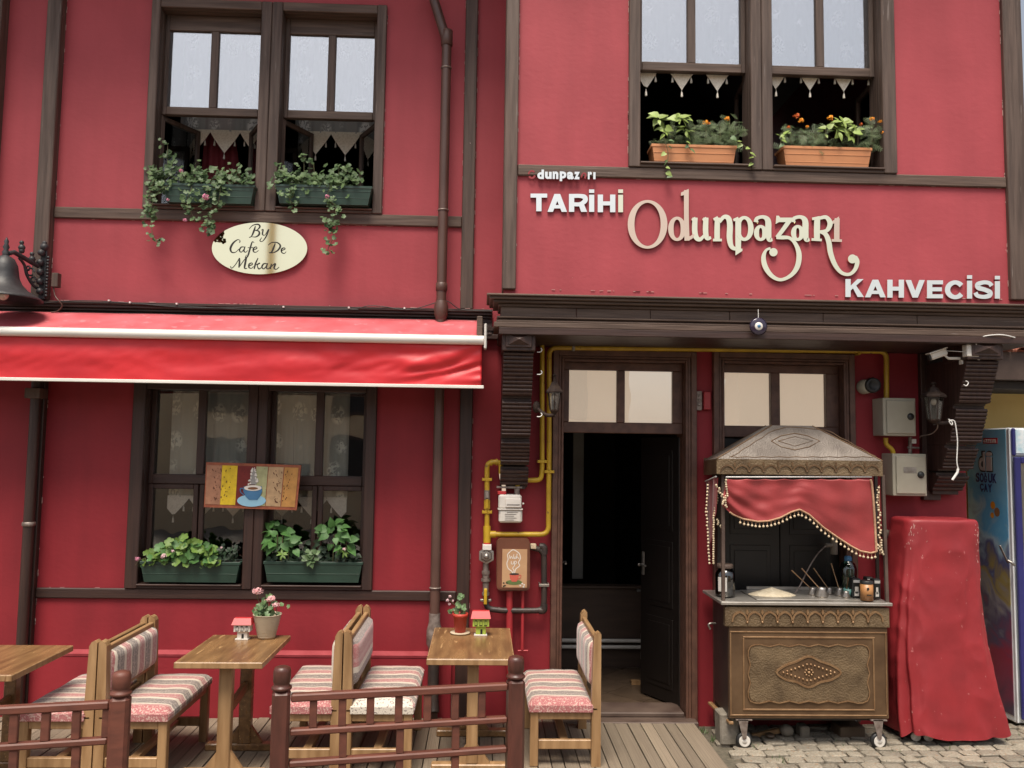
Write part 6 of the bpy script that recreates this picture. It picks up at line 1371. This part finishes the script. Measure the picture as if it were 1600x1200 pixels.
for (x0, y0, x1, y1) in ((1140.5, 987, 1386, 989), (1141, 1117, 1386, 1119), (1141, 989, 1143, 1117), (1384.5, 989, 1386, 1117), (1161, 995, 1367, 997.5), (1161, 1108, 1367, 1110.5), (1161, 997.5, 1163.5, 1108), (1364.5, 997.5, 1367, 1108)):
    pr(m, x0, y0, x1, y1, YF-.006, YF-.0005, .0015)
m.stroke([(a, b, 1.6) for a, b in scall(1264, 1053, 91.5, 42.5, 6, 3.5)[::2]], YF-.011, .006, closed=True, sub=2)
dia = [(1214, 1051), (1228, 1040), (1245, 1034), (1264, 1026), (1283, 1034), (1300, 1040), (1314, 1051), (1300, 1062), (1283, 1066), (1264, 1074), (1245, 1066), (1228, 1062)]
m.stroke([(a, b, 3) for a, b in dia], YF-.014, .009, closed=True, sub=4); part('raised_border', m, M_brzl, fpn)
m = MB(); m.poly([(1216, 1051), (1230, 1041), (1264, 1029), (1298, 1041), (1312, 1051), (1298, 1061), (1264, 1071), (1230, 1061)], YF-.0095, .0035); part('medallion', m, M_brzs, fpn)
m = MB()
for k in range(26):
    a = 2*math.pi*k/26; u = a/(math.pi/2); q = u % 4; i_ = int(q); f = q-i_; cs = [(1304, 1051), (1264, 1064.5), (1224, 1051), (1264, 1037.5)]; p, r2_ = cs[i_], cs[(i_+1) % 4]
    m.ball(tuple(at(p[0]+(r2_[0]-p[0])*f, p[1]+(r2_[1]-p[1])*f, YF-.012)), .0085, 8)
for k in range(8): a = math.pi*k/4; m.ball(tuple(at(1264+6*math.cos(a), 1051+5*math.sin(a), YF-.012)), .0075, 8)
m.ball(tuple(at(1264, 1051, YF-.013)), .011, 8); part('stud', m, M_brzl, fpn, kind='stuff')
m = MB(); m.prect(1133, 949, 1390, 980, YF-.016, YF+.03, .003); fz = part('frieze', m, M_brz, t)
m = MB()
for k in range(10):
    cx = 1156+k*23.6; m.stroke([(cx-11.5, 972, 2), (cx-9.5, 963, 2.6), (cx-4, 958, 3), (cx, 956.5, 3.2), (cx+4, 958, 3), (cx+9.5, 963, 2.6), (cx+11.5, 972, 2)], YF-.024, .0075, sub=3)
    if k < 9: m.stroke([(cx+11.8, 961, .8), (cx+11.8, 957, 4), (cx+11.8, 952.5, .8)], YF-.0245, .008, sub=2)
    m.ball(tuple(at(cx+11.8 if k < 9 else cx-11.8, 972.5, YF-.02)), .009, 8)
part('raised_arches', m, M_brzl, fz)
# counter
m = MB(); m.prect(1127, 941.5, 1395, 946.5, YF-.035, YB+.0, .003); ctr = part('counter_top', m, M_top, t)
m = MB(); za = AZ(1260, 941, YF-.035); m.box(AX(1170, 940, -.3), AX(1345, 940, -.3), YF+.03, YB-.03, za+.0005, za+.006, .002); m.box(AX(1165, 940, YB), AX(1350, 940, YB), YB-.03, YB-.02, za+.0065, za+.03, .002); part('sand_tray', m, M_top, ctr)
# canopy
posts = ((1129.5, 742, 1130, 941), (1379, 742, 1386, 941))
for a, b, c_, d in posts:
    for yy_ in (YF+.02,):
        p0 = at(a, b, yy_); p1 = at(c_, d, yy_); m = MB(); m.bar(p1, p0, .022, .022, .002); part('canopy_post', m, M_lead, t)
for px_, pz in ((1122, 935), (1368, 935)):
    m = MB(); p = at(px_, 735, YB-.03); m.box(p.x-.011, p.x+.011, YB-.04, YB-.018, za, AZ(px_, 735, YB), .002); part('canopy_post', m, M_cblk, t)
xa_, xb_ = AX(1120, 730, YF-.03), AX(1379.5, 730, YF-.03); zt1, zt0 = AZ(1250, 718.5, YF-.03), AZ(1250, 742.5, YF-.03)
bk = at(1100, 731, YB); 
m = MB(); m.box(xa_, xb_, YF-.03, YF-.012, zt0, zt1, .002); brim = part('canopy_brim', m, M_brz, t)
m = MB(); m.hexa([(xa_, YF-.011, zt0), (xa_+.012, YF-.011, zt0), (bk.x+.012, YB, zt0-.02), (bk.x, YB, zt0-.02)], [(xa_, YF-.011, zt1), (xa_+.012, YF-.011, zt1), (bk.x+.012, YB, zt1-.02), (bk.x, YB, zt1-.02)]); part('canopy_brim_side', m, M_brzs, t)
m = MB(); m.box(xb_-.014, xb_, YF-.011, YB, zt0, zt1, .002); m.box(bk.x, xb_, YB-.0, YB+.012, zt0-.02, zt1, .002); part('canopy_brim_side', m, M_brzs, t)
m = MB()
for k in range(11):
    cx = 1137+k*22.6; m.stroke([(cx-10.5, 737, 1.6), (cx-8, 731, 2.2), (cx, 727, 2.8), (cx+8, 731, 2.2), (cx+10.5, 737, 1.6)], YF-.0365, .0065, sub=3)
    if k < 10: m.stroke([(cx+11.3, 730, .8), (cx+11.3, 726, 3.4), (cx+11.3, 722, .8)], YF-.037, .0065, sub=2); m.ball(tuple(at(cx+11.3, 737, YF-.033)), .006, 8)
part('raised_arches', m, M_brzs, brim)
r0 = at(1205, 664.5, -.33); r1 = at(1268, 663.5, -.33); rz = r0.z
A_ = [(xa_, YF-.03, zt1), (xb_, YF-.03, zt1), (xb_, YB, zt1-.005), (bk.x, YB, zt1-.02)]; Rr = [(r0.x, -.34, rz), (r1.x, -.34, rz), (r1.x, -.22, rz), (r0.x, -.22, rz)]
m = MB(); m.hexa(A_, Rr); rf = part('canopy_roof', m, M_brzt, t)
# raised medallion on the front slope
def onslope(px_, py_, off=.004):
    n = (Vector(A_[1])-Vector(A_[0])).cross(Vector(Rr[0])-Vector(A_[0])).normalized(); n = n if n.y < 0 else -n
    d = RM @ Vector(((px_-800)/F, -(py_-600)/F, -1)); k = (Vector(A_[0])+n*off-CAM).dot(n)/d.dot(n); return CAM+d*k
def slope_line(mb, pts, r_): mb.tube([onslope(a, b, .001) for a, b in pts], r_, 5, caps=False)
m = MB()
slope_line(m, [(1205, 689), (1220, 681), (1242, 677), (1262, 681), (1281, 689), (1265, 698), (1242, 703), (1220, 698), (1205, 689)], .0035)
slope_line(m, [(1216, 689), (1242, 682), (1270, 689), (1242, 697), (1216, 689)], .0025)
P = []
for k in range(41):
    u = k/40
    P.append((1146+(u*12 if 0 else 0)+u*0, 0))
top = [(1143+k*2.6 if k == 0 else 1143+k*9.4, 713-k*6+(1.6 if k % 2 else 0)) for k in range(8)]
slope_line(m, top+[(1230, 667), (1250, 668)]+[(2*1251-x+10-(713-y)*.28, y) for x, y in reversed(top)]+[(1140+k*13, 713.5+(1.2 if k % 2 else 0)) for k in range(17, -1, -1)], .0028)
part('embossed_line', m, M_brzs, rf)
for k in range(4):
    m = MB(); m.tube([A_[k], Rr[k]], .005, 6); part('ridge_seam', m, M_brzs, rf)
m = MB(); m.tube([at(1134, 745.5, YF-.02), at(1362, 745, YF-.02)], .006, 8); part('curtain_rod', m, M_cord, t)
m = MB(); m.tube([at(1102, 752, YB), at(1119, 744.5, YF)], .005, 8); part('curtain_rod', m, M_cord, t)
# red valance curtain
BOT = [(1128, 789), (1136, 797), (1145, 804), (1162, 811), (1184, 815), (1201, 814), (1218.7, 809), (1236, 800), (1249, 796), (1264, 804), (1286, 824), (1307.5, 839), (1329, 853), (1344, 861), (1359.5, 864), (1369, 862)]
def bot(px_):
    for (a, b), (c_, d) in zip(BOT, BOT[1:]):
        if a <= px_ <= c_: return b+(d-b)*(px_-a)/(c_-a)
    return BOT[-1][1]
def cur(u, v):
    pt = 1137+u*(1360-1137); pb = 1128+u*(1369-1128); px_ = pt+(pb-pt)*v**.6
    if u < .12: px_ -= (0.12-u)*0
    yt = 748.5+1.2*abs(math.sin(u*24)); py_ = yt+(bot(pb)-yt)*v
    fold = .010*math.sin(u*30+v*2)*(1-v)**1.2+.014*math.sin(u*9+4+v*3.5)*v+.010*noise.noise((u*6, v*4, 2))
    dg = .016*math.sin((v*1.3-u*2.2)*13)*max(0, 1-u*2.6)*v
    return at(px_, py_, YF-.035+fold+dg)
m = MB(); m.sheet(cur, 120, 40, .002); cu = part('red_curtain', m, M_velv, t)
edge = [cur(k/120, 1) for k in range(121)]
m = MB(); m.tube([p+Vector((0, -.004, 0)) for p in edge[6:]], .0065, 6); m.tube([cur(1, v/20)+Vector((0, -.004, 0)) for v in range(21)], .008, 6); part('braid_trim', m, M_trim, cu)
m = MB(); st = MB()
def pom(p, r_=.0085): m.ball(tuple(p), r_, 8)
for k in range(14, 121, 3): p = edge[k]; q = p+Vector((R(-.002, .002), -.006, -.034)); pom(q); st.tube([p, q], .0012, 4); st.tube([p+Vector((.007, 0, 0)), q], .001, 4)
for (x0, y0, x1, y1, n, sp) in ((1371, 762, 1376, 860, 26, 2.2), (1134, 750, 1137, 775, 8, .6), (1122, 758, 1132, 790, 14, 3), (1122, 770, 1116, 806, 10, 1), (1115, 806, 1115, 880, 22, .5), (1106, 758, 1103, 800, 9, .4), (1104, 800, 1108, 880, 16, .6), (1133, 775, 1135, 792, 6, 1), (1120, 812, 1126, 824, 6, 2), (1370, 850, 1380, 866, 8, 3)):
    for k in range(n):
        f = k/max(1, n-1); pom(at(x0+(x1-x0)*f+R(-sp, sp), y0+(y1-y0)*f, YF-.04+R(-.01, .01) if x0 > 1110 and y1 < 806 or x0 > 1300 else YF+.08), .0078)
st.tube([at(1374, 758, YF-.04), at(1375, 866, YF-.04)], .0025, 5); st.tube([at(1115, 800, YF+.08), at(1115, 882, YF+.08)], .004, 5)
part('pompom', m, M_pom, cu, kind='stuff'); part('tassel_thread', st, M_trim, cu, kind='stuff')
m = MB(); m.sheet(lambda u, v: tuple(Vector(at(1103+u*17-v*0, 752-u*6, YB+(YF-YB)*u)).lerp(Vector(at(1107+u*10, 880-u*78, YB+(YF+.05-YB)*u)), v)+Vector((.008*math.sin(u*14), 0, 0))), 20, 20, .002); part('side_curtain', m, M_velv, cu)
# casters
for px_, yy_ in ((1162, YF+.02), (1372, YF+.02), (1166, YB-.06), (1366, YB-.06)):
    xw = AX(px_, 1140, YF+.02); t0 = .02
    m = MB(); m.lathe([(.001, -.016), (.040, -.018), (.052, -.013), (.056, 0), (.052, .013), (.040, .018), (.001, .016)], (xw, yy_, .056+.025), 24, axis='Y'); wh = part('caster', m, M_blk, t)
    m = MB(); m.lathe([(.034, -.021), (.038, -.021), (.038, -.019), (.034, -.019)], (xw, yy_, .081), 24, axis='Y'); m.lathe([(.001, -.024), (.018, -.022), (.02, -.019)], (xw, yy_, .081), 14, axis='Y'); part('hub', m, M_wp, wh)
    m = MB(); m.prism([(xw-.046, zb_-.004), (xw+.022, zb_-.004), (xw+.008, .10), (xw-.004, .092), (xw-.014, .10)], yy_-.030, yy_-.026); m.box(xw-.06, xw+.05, yy_-.03, yy_+.03, zb_-.012, zb_-.004, .001); part('fork', m, M_zinc, wh)
m = MB(); p0 = at(1109, 1098, YB); p1 = at(1143, 1130, YF); m.bar((p0.x, YB, p0.z), (p1.x, YF-.0, p1.z), .03, .018, .003); part('base_board', m, M_pine, t)
m = MB(); m.hexa([(xl-.0, YF+.001, zb_), (AX(1116, 1090, YB), YB, AZ(1116, 1092, YB)), (AX(1116, 1090, YB)+.01, YB, AZ(1116, 1092, YB)), (xl+.015, YF+.001, zb_)], [(xl, YF+.001, zc), (AX(1116, 950, YB), YB, zc), (AX(1116, 950, YB)+.01, YB, zc), (xl+.015, YF+.001, zc)]); part('side_panel', m, M_cblk, t)
m = MB(); c = at(1112, 975, YB+.1); m.tube(smoothpath([at(1118, 974, -.35), at(1110, 974, -.36), at(1107, 977, -.36), at(1110, 983, -.36)]), .007, 8); part('push_handle', m, M_steel, t)
m = MB(); m.box(xl+.05, xr-.05, YF+.06, YB-.02, zb_-.03, zb_-.001, .003); part('underframe', m, M_cblk, t)
# things on the counter
zs_ = za+.006
def onc(px_, Yc): return AX(px_, 935, Yc)
m = MB(); xc = onc(1207, -.30)
m.sheet(lambda u, v: (xc+.165*v*math.cos(u*2*math.pi)*1.0, -.29+.10*v*math.sin(u*2*math.pi), zs_+.001+.050*max(0, 1-v)**.9+.004*noise.noise((u*9, v*5, 1))*(1-v)), 40, 12)
single('sand_heap', m, M_paleye, 'low heap of pale sand in the steel tray on the cart', 'sand', kind='stuff')
def cezve(px_, Yc, r_, ang, tilt, lab, mt=None, big=1.):
    x = onc(px_, Yc); t = thing('coffee_pot', lab, 'coffee pot', (x, Yc, zs_), group='long handled coffee pots in the sand tray'); z = zs_
    m = MB(); m.lathe([(.001, 0), (r_*.95, 0), (r_, .01), (r_*.62, r_*1.1), (r_*.70, r_*1.45), (r_*.66, r_*1.45), (r_*.56, r_*1.1), (.001, .012)], (x, Yc, z), 18); part('pot', m, M_steel, t)
    d = Vector((math.cos(ang)*math.cos(tilt), math.sin(ang)*math.cos(tilt), math.sin(tilt))); p0 = Vector((x, Yc, z+r_*1.35))+Vector((d.x, d.y, 0))*r_*.6
    m = MB(); m.tube([p0, p0+d*.09*big, p0+d*.17*big], [.0035, .004, .0055], 6); part('handle', m, mt or M_brzl, t)
cezve(1270, -.28, .034, math.radians(160), .75, 'leftmost steel coffee pot with handle up to the left')
cezve(1284, -.36, .044, math.radians(140), .8, 'large round steel coffee pot in the middle of the tray')
cezve(1296, -.24, .03, math.radians(120), .8, 'small coffee pot behind the large one, handle upright')
cezve(1312, -.30, .036, math.radians(95), 1.0, 'coffee pot with broad brass handle standing upright', big=1.1)
cezve(1322, -.38, .03, math.radians(60), .5, 'rightmost coffee pot beside the teal cup')
m = MB()
for k in range(4): p = at(1318+k*3, 930, -.18); m.tube([p, (p.x+.01*k, -.18, p.z+.14-.01*k)], .005, 6)
single('wooden_stick', m, M_pine, 'few wooden sticks standing behind the teal cup', 'stick', kind='stuff')
t = thing('glass_jar', 'large dark glass jar with white label at the left end of the counter', 'jar', at(1133, 931, -.33)); c = at(1133, 931, -.33); z0 = c.z; hh = AZ(1133, 887, -.33)-z0
m = MB(); m.lathe([(.001, 0), (.060, 0), (.068, .01), (.068, hh*.8), (.05, hh), (.048, hh)], (c.x, -.33, z0), 24); part('glass_body', m, M_gjar, t)
m = MB(); m.lathe([(.054, hh), (.056, hh+.004), (.056, hh+.022), (.05, hh+.028), (.001, hh+.028)], (c.x, -.33, z0), 24); part('lid', m, M_lead, t)
m = MB(); m.lathe([(.001, .004), (.060, .004), (.060, hh*.45), (.001, hh*.5)], (c.x, -.33, z0), 20); part('contents', m, M_soil, t)
m = MB(); m.sheet(lambda u, v: (c.x+.070*math.sin(-1.0+u*.9), -.33-.070*math.cos(-1.0+u*.9), z0+hh*(.2+.5*v)), 8, 2); part('label', m, M_wp, t)
def tin(px0, px1, py0, Yc, body, lab, lid=M_blk, lbl=True):
    c = at((px0+px1)/2, 940, Yc); r_ = (AX(px1, 925, Yc)-AX(px0, 925, Yc))/2; zt_ = AZ((px0+px1)/2, py0, Yc); t = thing('coffee_tin', lab, 'tin', (c.x, Yc, zs_)); h = zt_-zs_
    m = MB(); m.lathe([(.001, 0), (r_, 0), (r_, h*.84), (.001, h*.84)], (c.x, Yc, zs_), 24); part('tin_body', m, body, t)
    m = MB(); m.lathe([(r_*1.03, h*.845), (r_*1.03, h*.97), (r_*.97, h), (.001, h)], (c.x, Yc, zs_), 24); part('lid', m, lid, t)
    return t, c.x, r_, h
t, x, r_, h = tin(1345, 1364, 907, YF+.03, M_tan, 'tan coffee tin with dark lid at the front of the right end of the counter')
m = MB(); m.lathe([(.001, -.001), (.009, 0)], (x-.01, YF+.03-r_-.001, zs_+h*.62), 10, axis='Y'); m.box(x-.018, x+.012, YF+.028-r_, YF+.03-r_+.003, zs_+h*.28, zs_+h*.33, 0); part('print', m, M_ink, t)
def pack(px0, px1, py0, Yc, lab):
    a = at(px0, py0, Yc); b = at(px1, 940, Yc); t = thing('coffee_pack', lab, 'coffee pack', ((a.x+b.x)/2, Yc, zs_))
    m = MB(); m.box(a.x, b.x, Yc, Yc+.06, zs_, a.z, .006); part('pack', m, M_blk, t)
    m = MB(); m.box(a.x+.006, b.x-.006, Yc-.002, Yc-.0003, a.z-.028, a.z-.010, 0); m.box(a.x+.016, b.x-.02, Yc-.002, Yc-.0003, a.z-.10, a.z-.055, 0); m.box(a.x+.012, b.x-.016, Yc-.002, Yc-.0003, zs_+.015, zs_+.045, 0); part('label', m, M_wp, t)
pack(1332, 1346, 904, -.40, 'black coffee pack with white label left of the tan tin')
pack(1365, 1377, 905, -.42, 'black coffee pack with white label right of the tan tin')
pack(1354, 1366, 902, -.30, 'black pack behind the tan tin')
t = thing('water_bottle', 'large clear bottle with blue cap at the back of the cart', 'bottle', (onc(1326, -.2), -.2, zs_)); x = onc(1326, -.2); h = AZ(1326, 871, -.2)-zs_
m = MB(); m.lathe([(.001, 0), (.055, 0), (.058, .01), (.058, h*.7), (.045, h*.85), (.022, h*.9), (.022, h*.93)], (x, -.2, zs_), 22); part('bottle_body', m, M_gbot, t)
m = MB(); m.lathe([(.026, h*.91), (.026, h), (.02, h+.01), (.001, h+.01)], (x, -.2, zs_), 16); part('cap', m, M_cblue, t)
m = MB(); x = onc(1326, -.34); h = .055; m.lathe([(.001, 0), (.026, 0), (.036, h), (.033, h), (.024, .01), (.001, .01)], (x, -.34, zs_), 20); single('teal_cup', m, M_teal, 'small teal cup in front of the blue capped bottle', 'cup')
m = MB(); m.tube(smoothpath([at(1241, 929, -.2), at(1250, 915, -.2), (at(1265, 885, -.15)), at(1278, 865, -.12), at(1290, 853, -.10)]), .0055, 8); part_h = single('hose', m, M_zinc, 'grey hose arching up behind the cart to a pipe stub', 'hose')
m = MB(); m.tube([at(1303, 840, -.05), at(1303, 866, -.05)], .026, 12); m.tube([at(1290, 852, -.06), at(1300, 852, -.06)], .016, 10); single('pipe_stub', m, M_conc, 'short grey pipe stub on the door behind the cart', 'pipe')
m = MB(); c = at(1384, 834, -.1); m.lathe([(.001, -.03), (.03, -.03), (.035, 0), (.03, .05)], c, 14, axis='Y'); m.tube(smoothpath([at(1386, 836, -.12), at(1398, 845, -.12), at(1402, 870, -.1), at(1402, 910, -.08)]), .006, 6); single('wall_socket', m, M_lead, 'round wall socket with dark cable right of the cart posts', 'socket')
# block and stones under the cart
m = MB(); m.box(AX(1123, 1140, -.4), AX(1152, 1140, -.4), -.44, -.30, .03, AZ(1138, 1112, -.4), .01, .003); single('concrete_block', m, M_conc, 'rough grey concrete block under the left end of the cart', 'block')
def rock(px_, py_, Yc, rx, rz_, mt, lab, nm='stone'):
    c = at(px_, py_, Yc); m = MB(); m.lathe([(max(.001, rx*math.sin(math.pi*i/8)), -rz_*math.cos(math.pi*i/8)) for i in range(9)], (c.x, Yc, .04+rz_), 12)
    m.v = [(p[0]+.15*rx*noise.noise(Vector(p)*30), p[1]+.1*rx*noise.noise(Vector(p)*23), p[2]+.1*rz_*noise.noise(Vector(p)*41)) for p in m.v]; single(nm, m, mt, lab, 'stone')
rock(1229, 1145, -.28, .048, .04, M_conc, 'round grey stone under the middle of the cart')
rock(1203, 1152, -.32, .035, .018, M_tile, 'small flat brown stone chip under the cart')
m = MB(); m.box(AX(1247, 1140, -.25), AX(1262, 1140, -.25), -.3, -.2, .03, .11, .01); single('stone', m, M_conc, 'upright grey stone beside the round one under the cart', 'stone')
m = MB(); m.box(AX(1308, 1140, -.25), AX(1347, 1140, -.25), -.3, -.15, .03, .11, .006, .002); single('brick', m, M_tile, 'loose brown brick under the right side of the cart', 'brick')
m = MB(); m.bar(at(1175, 1150, -.25), at(1235, 1138, -.25), .03, .03, .003); single('wood_scrap', m, M_pine, 'thin wooden stick lying under the cart', 'wood scrap')

# ------------------------------------------------------------------ red covered stand
t = thing('covered_stand', 'tall stand under a scuffed red vinyl cover between the cart and the cooler', 'covered stand', (3.42, -.25, .02))
zt_ = AZ(1482, 812, -.40); zbm = .10
def cov(u, v):
    a = u*2*math.pi+math.pi/2; s = min(1., v/.90); z = zbm+(zt_-.045-zbm)*s
    xl_ = AX(1412-30*s+42*s*s, 1130-300*s, -.42); xr_ = AX(1540+39*(1-s)**2.0, 1130-300*s, -.42)
    cx, hw = (xl_+xr_)/2, (xr_-xl_)/2; cy = -.24; hd = .205-.045*s+.03*(1-s)**2
    if v > .90:
        k = (v-.90)/.10; q_ = min(1., k/.5); rr_ = 1-.16*(1-math.sqrt(max(0, 1-q_*q_))) if k < .5 else .84*(1-(k-.5)/.5); z = zt_-.045+.045*math.sin(q_*math.pi/2)+(.006*(k-.5) if k > .5 else 0); hw *= rr_; hd *= rr_
    c_, s_ = math.cos(a), math.sin(a); p = .40
    x = hw*math.copysign(abs(c_)**p, c_); y = hd*math.copysign(abs(s_)**p, s_)
    ww = (1-s)**1.2; nn = noise.noise((a*1.3, z*.8, 3.)); fr_ = 1 if v < .93 else .25
    n_ = .020*ww*math.sin(a*6+2*s+2.5*nn)+.012*ww*math.sin(a*13-3*s)+fr_*(.014*noise.noise((x*6+3, y*6, z*1.8))+.010*(1-abs(noise.noise((x*7+z*2.5, y*7, z*4-x*3)))*3)*.6+.0015*noise.noise((x*22, y*22, z*18)))
    k = 1+n_/max(.05, math.hypot(x, y)); zz = z-((.018*math.sin(a*4+1)+.01*math.sin(a*11))*(1-s)**8)
    if v > .9: zz -= .018*max(0, noise.noise((x*6, y*8, 5.)))
    return (cx+x*k, cy+y*k, zz)
m = MB(); m.sheet(cov, 190, 110); part('vinyl_cover', m, M_cover, t)
m = MB(); rg = random.Random(8)
for _ in range(70):
    u = rg.choice((rg.uniform(.3, .72), rg.gauss(.37, .012), rg.gauss(.63, .01))) ; v = rg.choice((rg.gauss(.86, .03), rg.gauss(.86, .03), rg.uniform(.05, .9))); v = min(.91, max(.02, v))
    ln = rg.uniform(.002, .012); p0 = Vector(cov(u % 1, v)); p1 = Vector(cov((u+rg.uniform(-.003, .003)) % 1, min(.92, v+ln))); o_ = Vector((0, -.0012, 0)); w_ = Vector((rg.uniform(.0008, .002), 0, 0))
    if p0.y < -.28: m.add([p0+o_-w_, p0+o_+w_, p1+o_+w_, p1+o_-w_], [(0, 1, 2, 3)])
part('scuff_mark', m, mat('scuffed_vinyl', (.56, .34, .30), rough=.8), t, kind='stuff')
for px_ in (1432, 1452, 1498):
    x = AX(px_, 1150, -.38); m = MB(); m.lathe([(.001, -.012), (.03, -.012), (.035, 0), (.03, .012), (.001, .012)], (x, -.37, .072), 16, axis='Y'); part('caster', m, M_wp, t)
m = MB(); m.box(3.27, 3.50, -.34, -.12, .11, 1.3, .01); part('inner_frame', m, M_cblk, t)

# ------------------------------------------------------------------ drinks cooler
def cooler_print():
    m = bpy.data.materials.new('cooler_side_print'); m.use_nodes = True; n = m.node_tree.nodes; l = m.node_tree.links; b = n['Principled BSDF']; b.inputs['Roughness'].default_value = .35
    tc = n.new('ShaderNodeTexCoord'); sp = n.new('ShaderNodeSeparateXYZ'); l.new(tc.outputs['Object'], sp.inputs[0]); nz = n.new('ShaderNodeTexNoise'); nz.inputs['Scale'].default_value = 3.2; nz.inputs['Detail'].default_value = 3; nz.inputs['Distortion'].default_value = 1.4
    l.new(tc.outputs['Object'], nz.inputs['Vector']); ma = n.new('ShaderNodeMath'); ma.operation = 'MULTIPLY_ADD'; ma.inputs[1].default_value = 1.1; l.new(nz.outputs['Fac'], ma.inputs[0]); l.new(sp.outputs[2], ma.inputs[2])
    mr = n.new('ShaderNodeMapRange'); mr.inputs[1].default_value = .2; mr.inputs[2].default_value = 2.9; l.new(ma.outputs[0], mr.inputs[0]); rp = n.new('ShaderNodeValToRGB'); e = rp.color_ramp.elements
    e[0].position = 0; e[0].color = (.30, .27, .33, 1); e[1].position = 1; e[1].color = (.20, .60, .85, 1)
    for p, c in ((.12, (.10, .07, .11)), (.22, (.30, .07, .12)), (.32, (.36, .05, .09)), (.40, (.12, .10, .18)), (.47, (.34, .34, .36)), (.53, (.40, .33, .10)), (.58, (.10, .12, .30)), (.64, (.48, .70, .80)), (.70, (.14, .50, .80)), (.84, (.30, .68, .88))):
        q = e.new(p); q.color = (*c, 1)
    l.new(mr.outputs[0], rp.inputs[0]); l.new(rp.outputs[0], b.inputs['Base Color']); return m
M_fr = cooler_print()
xk = 3.925; y0, y1 = -.05, .50; zt_ = AZ(1565, 668, y0); t = thing('drinks_cooler', 'tall drinks cooler with blue printed side and dark blue door at the right edge', 'cooler', (xk+.3, .2, .02))
m = MB(); m.box(xk, xk+.62, y0+.02, y1, .05, zt_, .01); part('cabinet', m, M_frw, t)
m = MB(); m.box(xk-.003, xk-.0005, y0+.035, y1-.01, .10, zt_-.01, 0); sp_ = part('side_print', m, M_fr, t)
def atx(px_, py_, X_): d = RM @ Vector(((px_-800)/F, -(py_-600)/F, -1)); k = (X_-CAM.x)/d.x; return CAM+d*k
def sglyph(mb, ch, ya, yb, z0, z1, X_, d, off=.06):
    q = MB(); add_glyph(q, ch, (ya, z0), (yb, z1), 0, d, off); o = len(mb.v)
    mb.v += [(X_+p[1], -p[0], p[2]) for p in q.v]; mb.f += [[o+i for i in f] for f in q.f]; mb.mi += [0]*len(q.f); mb.sm += [False]*len(q.f)
zz = lambda y: AZ(1540, y, .1)
def word(w_, ya, yb, z0, z1, X_, mt, d, off):
    mb = MB(); n = len(w_); st_ = (ya-yb)/n
    for i, ch in enumerate(w_):      # runs from the back (left in the photo) to the front
        if ch == ' ': continue
        A = -(ya-i*st_); Bq = -(ya-(i+1)*st_*1.0+st_*.12); sglyph(mb, ch, A, Bq, z0, z1, X_, d, off)
    return mb
part('brand_print', word('di', .33, .13, zz(738), zz(704), xk-.006, M_blk, .002, .12), M_blk, sp_)
part('brand_print', word('di', .32, .14, zz(736), zz(706), xk-.0085, M_blk, .002, .03), M_wp, sp_)
part('brand_print', word('SOĞUK', .37, .10, zz(755), zz(740), xk-.006, M_wp, .002, .03), M_blue, sp_)
part('brand_print', word('ÇAY', .32, .16, zz(770), zz(757), xk-.006, M_wp, .002, .03), M_blue, sp_)
m = MB(); m.box(xk-.006, xk-.0035, .08, .26, zz(693), zz(684), 0); rl = part('red_label', m, M_rp, sp_)
part('label_print', word('ÇAYKUR', .25, .09, zz(691.5), zz(686), xk-.0085, M_wp, .002, .03), M_wp, sp_)
for i, (ya, z_, r_, mt) in enumerate(((.16, zz(790), .030, M_or), (.11, zz(800), .034, M_tan), (.17, zz(806), .022, M_or))):
    m = MB(); m.lathe([(.001, -.002), (r_, -.0015)], (xk-.004-i*.0003, ya, z_), 18, axis='X'); part('fruit_print', m, mt, sp_)
m = MB(); m.box(xk+.0, xk+.012, y0-.004, y0+.0195, .06, zt_-.005, .003); m.box(xk+.012, xk+.61, y0+.0, y0+.0195, AZ(1590, 712, y0), zt_-.02, .003); part('front_frame', m, M_frw, t)
m = MB(); m.box(xk+.045, xk+.60, y0-.012, y0-.0005, AZ(1590, 709, y0), zt_-.012, .012); part('ice_header', m, M_bub, t)
m = MB(); m.box(xk+.012, xk+.045, y0-.02, y0-.0005, AZ(1590, 712, y0), zt_-.004, .01); m.box(xk+.02, xk+.07, y0-.03, y0-.004, .09, AZ(1590, 714, y0), .006); m.box(xk+.07, xk+.58, y0-.03, y0-.004, AZ(1590, 724, y0), AZ(1590, 714, y0), .006); m.box(xk+.07, xk+.58, y0-.03, y0-.004, .09, .16, .006); m.box(xk+.56, xk+.61, y0-.029, y0-.005, .10, AZ(1590, 715, y0), .006); dd_ = part('door', m, M_blue, t)
m = MB(); m.box(xk+.07, xk+.56, y0-.012, y0-.008, .16, AZ(1590, 724, y0), 0); part('pane', m, M_gtr, dd_)
m = MB(); m.box(xk+.07, xk+.56, y0+.0, y0+.008, .16, AZ(1590, 724, y0), 0); part('inner_lining', m, M_lining, t)
for z in (.5, .9, 1.25, 1.6): m = MB(); m.box(xk+.07, xk+.56, y0-.006, y0-.001, z, z+.02, 0); part('shelf', m, M_frw, t)
m = MB(); p = at(1583, 880, y0-.05); m.tube(smoothpath([at(1575, 876, y0-.04), at(1582, 880, y0-.06), at(1585, 883, y0-.05)]), .010, 8); m.bar(at(1562, 852, y0-.03), at(1575, 880, y0-.03), .02, .008, .002); part('lock', m, M_steel, t)
# door wedge
m = MB(); a = atz(987, 1070, .095); m.prismz([(a.x, a.y), (a.x+.11, a.y-.0), (a.x+.06, a.y+.05), (a.x, a.y+.05)], .093, .125); single('door_wedge', m, M_pine, 'small wooden wedge holding the open door', 'wedge')
